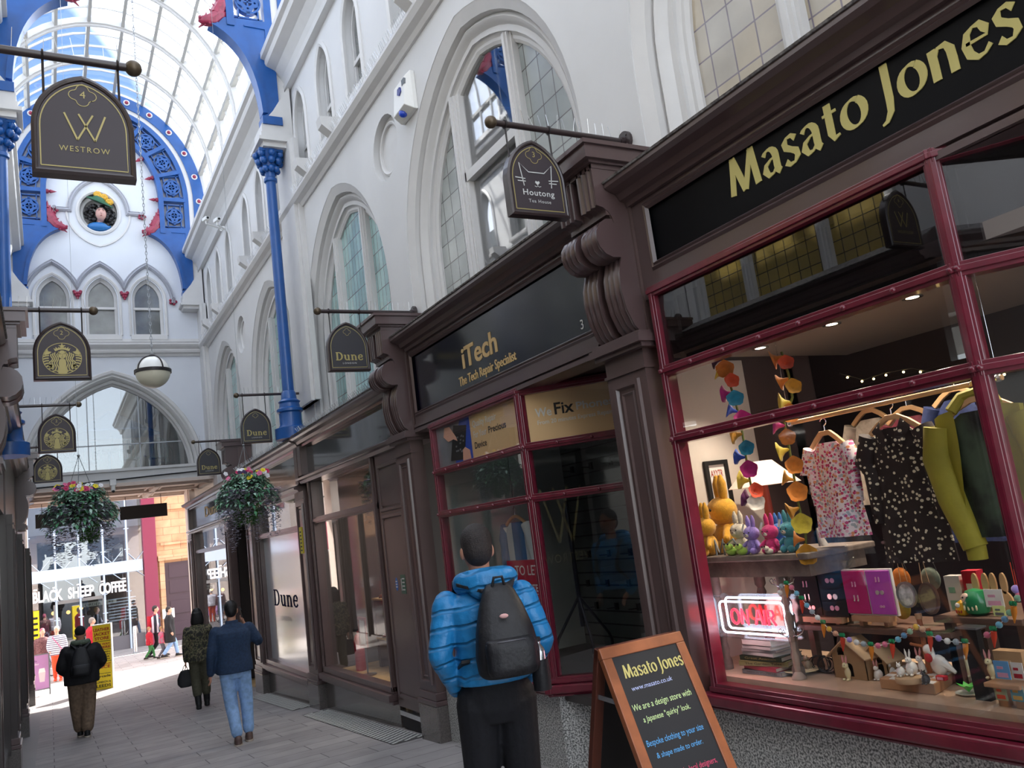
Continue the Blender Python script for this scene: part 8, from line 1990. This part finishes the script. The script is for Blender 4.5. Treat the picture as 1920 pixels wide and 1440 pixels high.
# lucky doll and friends on the higher shelf
zD = zS2+.001; m_dg, m_dface = mat('green_lacquer', '#1c7a4a', .3, coat=.5), mat('doll_face', '#e6c6b2', .5)
p = D(1815, 1146, 3.80); Q = Fr((3.88, p.y, zD), (1, 0, 0), (0, 1, 0)); e = thing('lucky_doll', 'round green lucky doll with a pale face on the higher shelf', 'doll', (3.88, p.y, zD)); MB().lathe([(.03, 0), (.05, .012), (.062, .05), (.058, .085), (.04, .115), (.0, .125)], Q, 20).obj('body', m_dg, e, smooth=True)
mb = MB(); mb.sph((3.842, p.y+.018, zD+.082), (.018, .032, .026), 14, 10); mb.obj('face', m_dface, e, smooth=True); mb = MB()
for t in range(4): mb.sph((3.824, p.y+.03-.02*t, zD+.04), (.004, .005, .013), 8, 6)
mb.obj('gold_mark', m_cery, e, smooth=True); mb = MB()
for t in (.03, .008): mb.sph((3.826, p.y+t, zD+.088), .005, 6, 5)
mb.obj('eye', m_eye, e)
p = D(1791, 1146, 3.80); Q = Fr((3.86, p.y, zD), (1, 0, 0), (0, 1, 0)); e = thing('egg_doll', 'small yellow egg shaped doll beside the green lucky doll', 'doll', (3.86, p.y, zD)); MB().lathe([(.02, 0), (.030, .01), (.032, .03), (.022, .06), (.0, .072)], Q, 16).obj('body', mat('yellow_lacquer', '#e0a91c', .35, coat=.4), e, smooth=True); mb = MB(); mb.sph((3.832, p.y+.004, zD+.05), (.006, .012, .012), 10, 8); mb.obj('face', m_cer, e, smooth=True)
mb = MB()
for t in (-1, 0, 1): mb.sph((3.829, p.y+t*.012, zD+.02), (.003, .004, .008), 6, 5)
mb.obj('petal_mark', m_redp, e)
def carton(label, px0, px1, pt, pb, X, m, m2, dx=.06, tilt=0, name='gift_box'):
    a, b = D(px0, pb, X), D(px1, pb, X); zt = D((px0+px1)/2, pt, X).z; e = thing(name, label, 'box' if name == 'gift_box' else 'card', (X, (a.y+b.y)/2, a.z)); mb = MB(); Q = FR(X, a.y, max(a.z, zF)); w = a.y-b.y; h = zt-max(a.z, zF)
    mb.fbox(Q, 0, w, 0, h, -dx, 0); mb.obj('box' if name == 'gift_box' else 'sheet', m, e); mb = MB(); mb.fbox(Q, w*.15, w*.85, h*.1, h*.35, 0, .002); mb.fbox(Q, w*.2, w*.6, h*.55, h*.7, 0, .002); mb.obj('print', m2, e); return e
carton('white and mint box standing behind the green doll', 1783, 1812, 1080, 1150, 3.98, m_cer, m_ball['n']); carton('red box behind the lucky doll', 1818, 1846, 1070, 1150, 3.98, m_reds, m_cer)
carton('pale card with a pink bow at the right of the higher shelf', 1850, 1884, 1105, 1138, 3.86, m_plast, m_pearl, .004, name='greeting_card'); carton('yellow green price note hanging from the higher shelf', 1864, 1887, 1136, 1155, 3.79, mat('lime_note', '#cfd88c', .7), m_lead, .002, name='price_note')
for px, l in ((1852, 'left plywood rabbit cut-out on the higher shelf'), (1886, 'right plywood rabbit cut-out on the higher shelf')):
    p = D(px, 1150, 3.94); Q = FR(3.94, p.y, zD); e = thing('plywood_rabbit', l, 'cut-out', (3.94, p.y, zD)); mb = MB(); mb.plate(Q, [circ(.055, 0, .055, 20)], 0, .012); mb.obj('body', m_hang, e)
    for s in (-1, 1): mb = MB(); mb.plate(Q, [circ(.016, s*.025, .14, 14, .05)], 0, .012); mb.obj('ear', m_hang, e)
for px, py, k, l in ((1905, 1105, 'l', 'purple pom ornament at the window edge'), (1912, 1118, 'p', 'pink pom ornament at the window edge')):
    p = D(px, py, 3.8); e = thing('pom_ornament', l, 'ornament', p); mb = MB(); mb.sph(p, .02, 10, 8); mb.obj('pom', m_ball[k], e, smooth=True); mb = MB(); mb.cyl(p, p+V((0, 0, .12)), .002, 5); mb.obj('ribbon', m_carr2, e)
# right hand post and card shelf
a = D(1838, 1262, 3.66); e = thing('display_post', 'black post standing in the display left of the card shelf', 'post', (3.66, a.y, zF)); mb = MB(); mb.box(3.64, 3.68, a.y-.035, a.y+.035, zF, D(1830, 1178, 3.66).z); mb.obj('post', m_dark, e); mb = MB(); mb.box(3.62, 3.70, a.y-.05, a.y+.05, D(1830, 1178, 3.66).z, D(1830, 1178, 3.66).z+.008); mb.obj('cap', m_lead, e)
zC = shelf('card_shelf', 'pine shelf with greeting cards at the right of the window', D(1858, 1275, 3.60), D(1925, 1280, 3.60), 3.54, 3.80, .02, m_pine)
carton('blue greeting card with a round badge on the pine shelf', 1868, 1896, 1240, 1272, 3.58, mat('sky_blue_card', '#6aa9dd', .6), m_pearl, .004, name='greeting_card'); carton('white card with red dots on the pine shelf', 1900, 1922, 1243, 1274, 3.60, m_cer, m_reds, .004, name='greeting_card')
carton('greeting card with a red and yellow spiral below the pine shelf', 1868, 1890, 1284, 1312, 3.56, mat('sage_card', '#9fb08a', .6), m_carr2, .004, name='greeting_card'); carton('greeting card with a green spiral below the pine shelf', 1898, 1922, 1286, 1314, 3.56, mat('aqua_card', '#5fa8b8', .6), m_ball['y'], .004, name='greeting_card')
carton('brown kraft gift bag behind the blue card', 1872, 1925, 1222, 1275, 3.72, m_card, m_card2, .06)
figure('cream rabbit figurine with pink ears beside the blue card', 1862, 1272, 3.57, .12, m_cery, 'stand', zC+.001, ear=m_earp); figure('white rabbit figurine by the black post', 1816, 1268, 3.60, .15, m_cery, 'stand', ear=m_earp); figure('grey white rabbit figurine in front of the black post', 1833, 1283, 3.55, .12, m_cer, 'sit')
p = atz(1818, 1302, zF); e = thing('leafy_plate', 'white plate with a green leaf decoration at the front of the window', 'plate', p); Q = Fr(p, (1, 0, 0), (0, 1, 0)); MB().lathe([(.03, 0), (.055, .006), (.06, .01), (.03, .006), (.0, .005)], Q, 20).obj('dish', m_cer, e, smooth=True); mb = MB()
for k in range(7): leaf(mb, Q(0, 0, .01), (cos(k*.9), sin(k*.9), .9), .07, .03, .1)
mb.obj('leaf', mat('bright_green_leaf', '#4fbf4a', .5), e, smooth='raw')
# fairy lights along the back
m_fairy = mat('fairy_bulb', '#ffe7b0', .3, emit=('#ffd98a', 12)); e = thing('fairy_lights', 'dark cable of tiny warm fairy lights at the back of the gift shop', 'lights', (4.6, 3.2, 2.1)); pts = [D(a, b, 4.6) for a, b in ((1575, 700), (1620, 712), (1655, 700), (1710, 690), (1760, 700), (1830, 690), (1905, 700))]; mb = MB(); mb.tube(pts, .004, 5); mb.obj('cable', m_dark, e)
for i in range(10): t = (i+.5)/10*(len(pts)-1); k = int(t); p = pts[k].lerp(pts[min(k+1, len(pts)-1)], t-k); mb = MB(); mb.sph(p+V((0, 0, -.015)), .007, 6, 5); mb.obj('bulb', m_fairy, e)
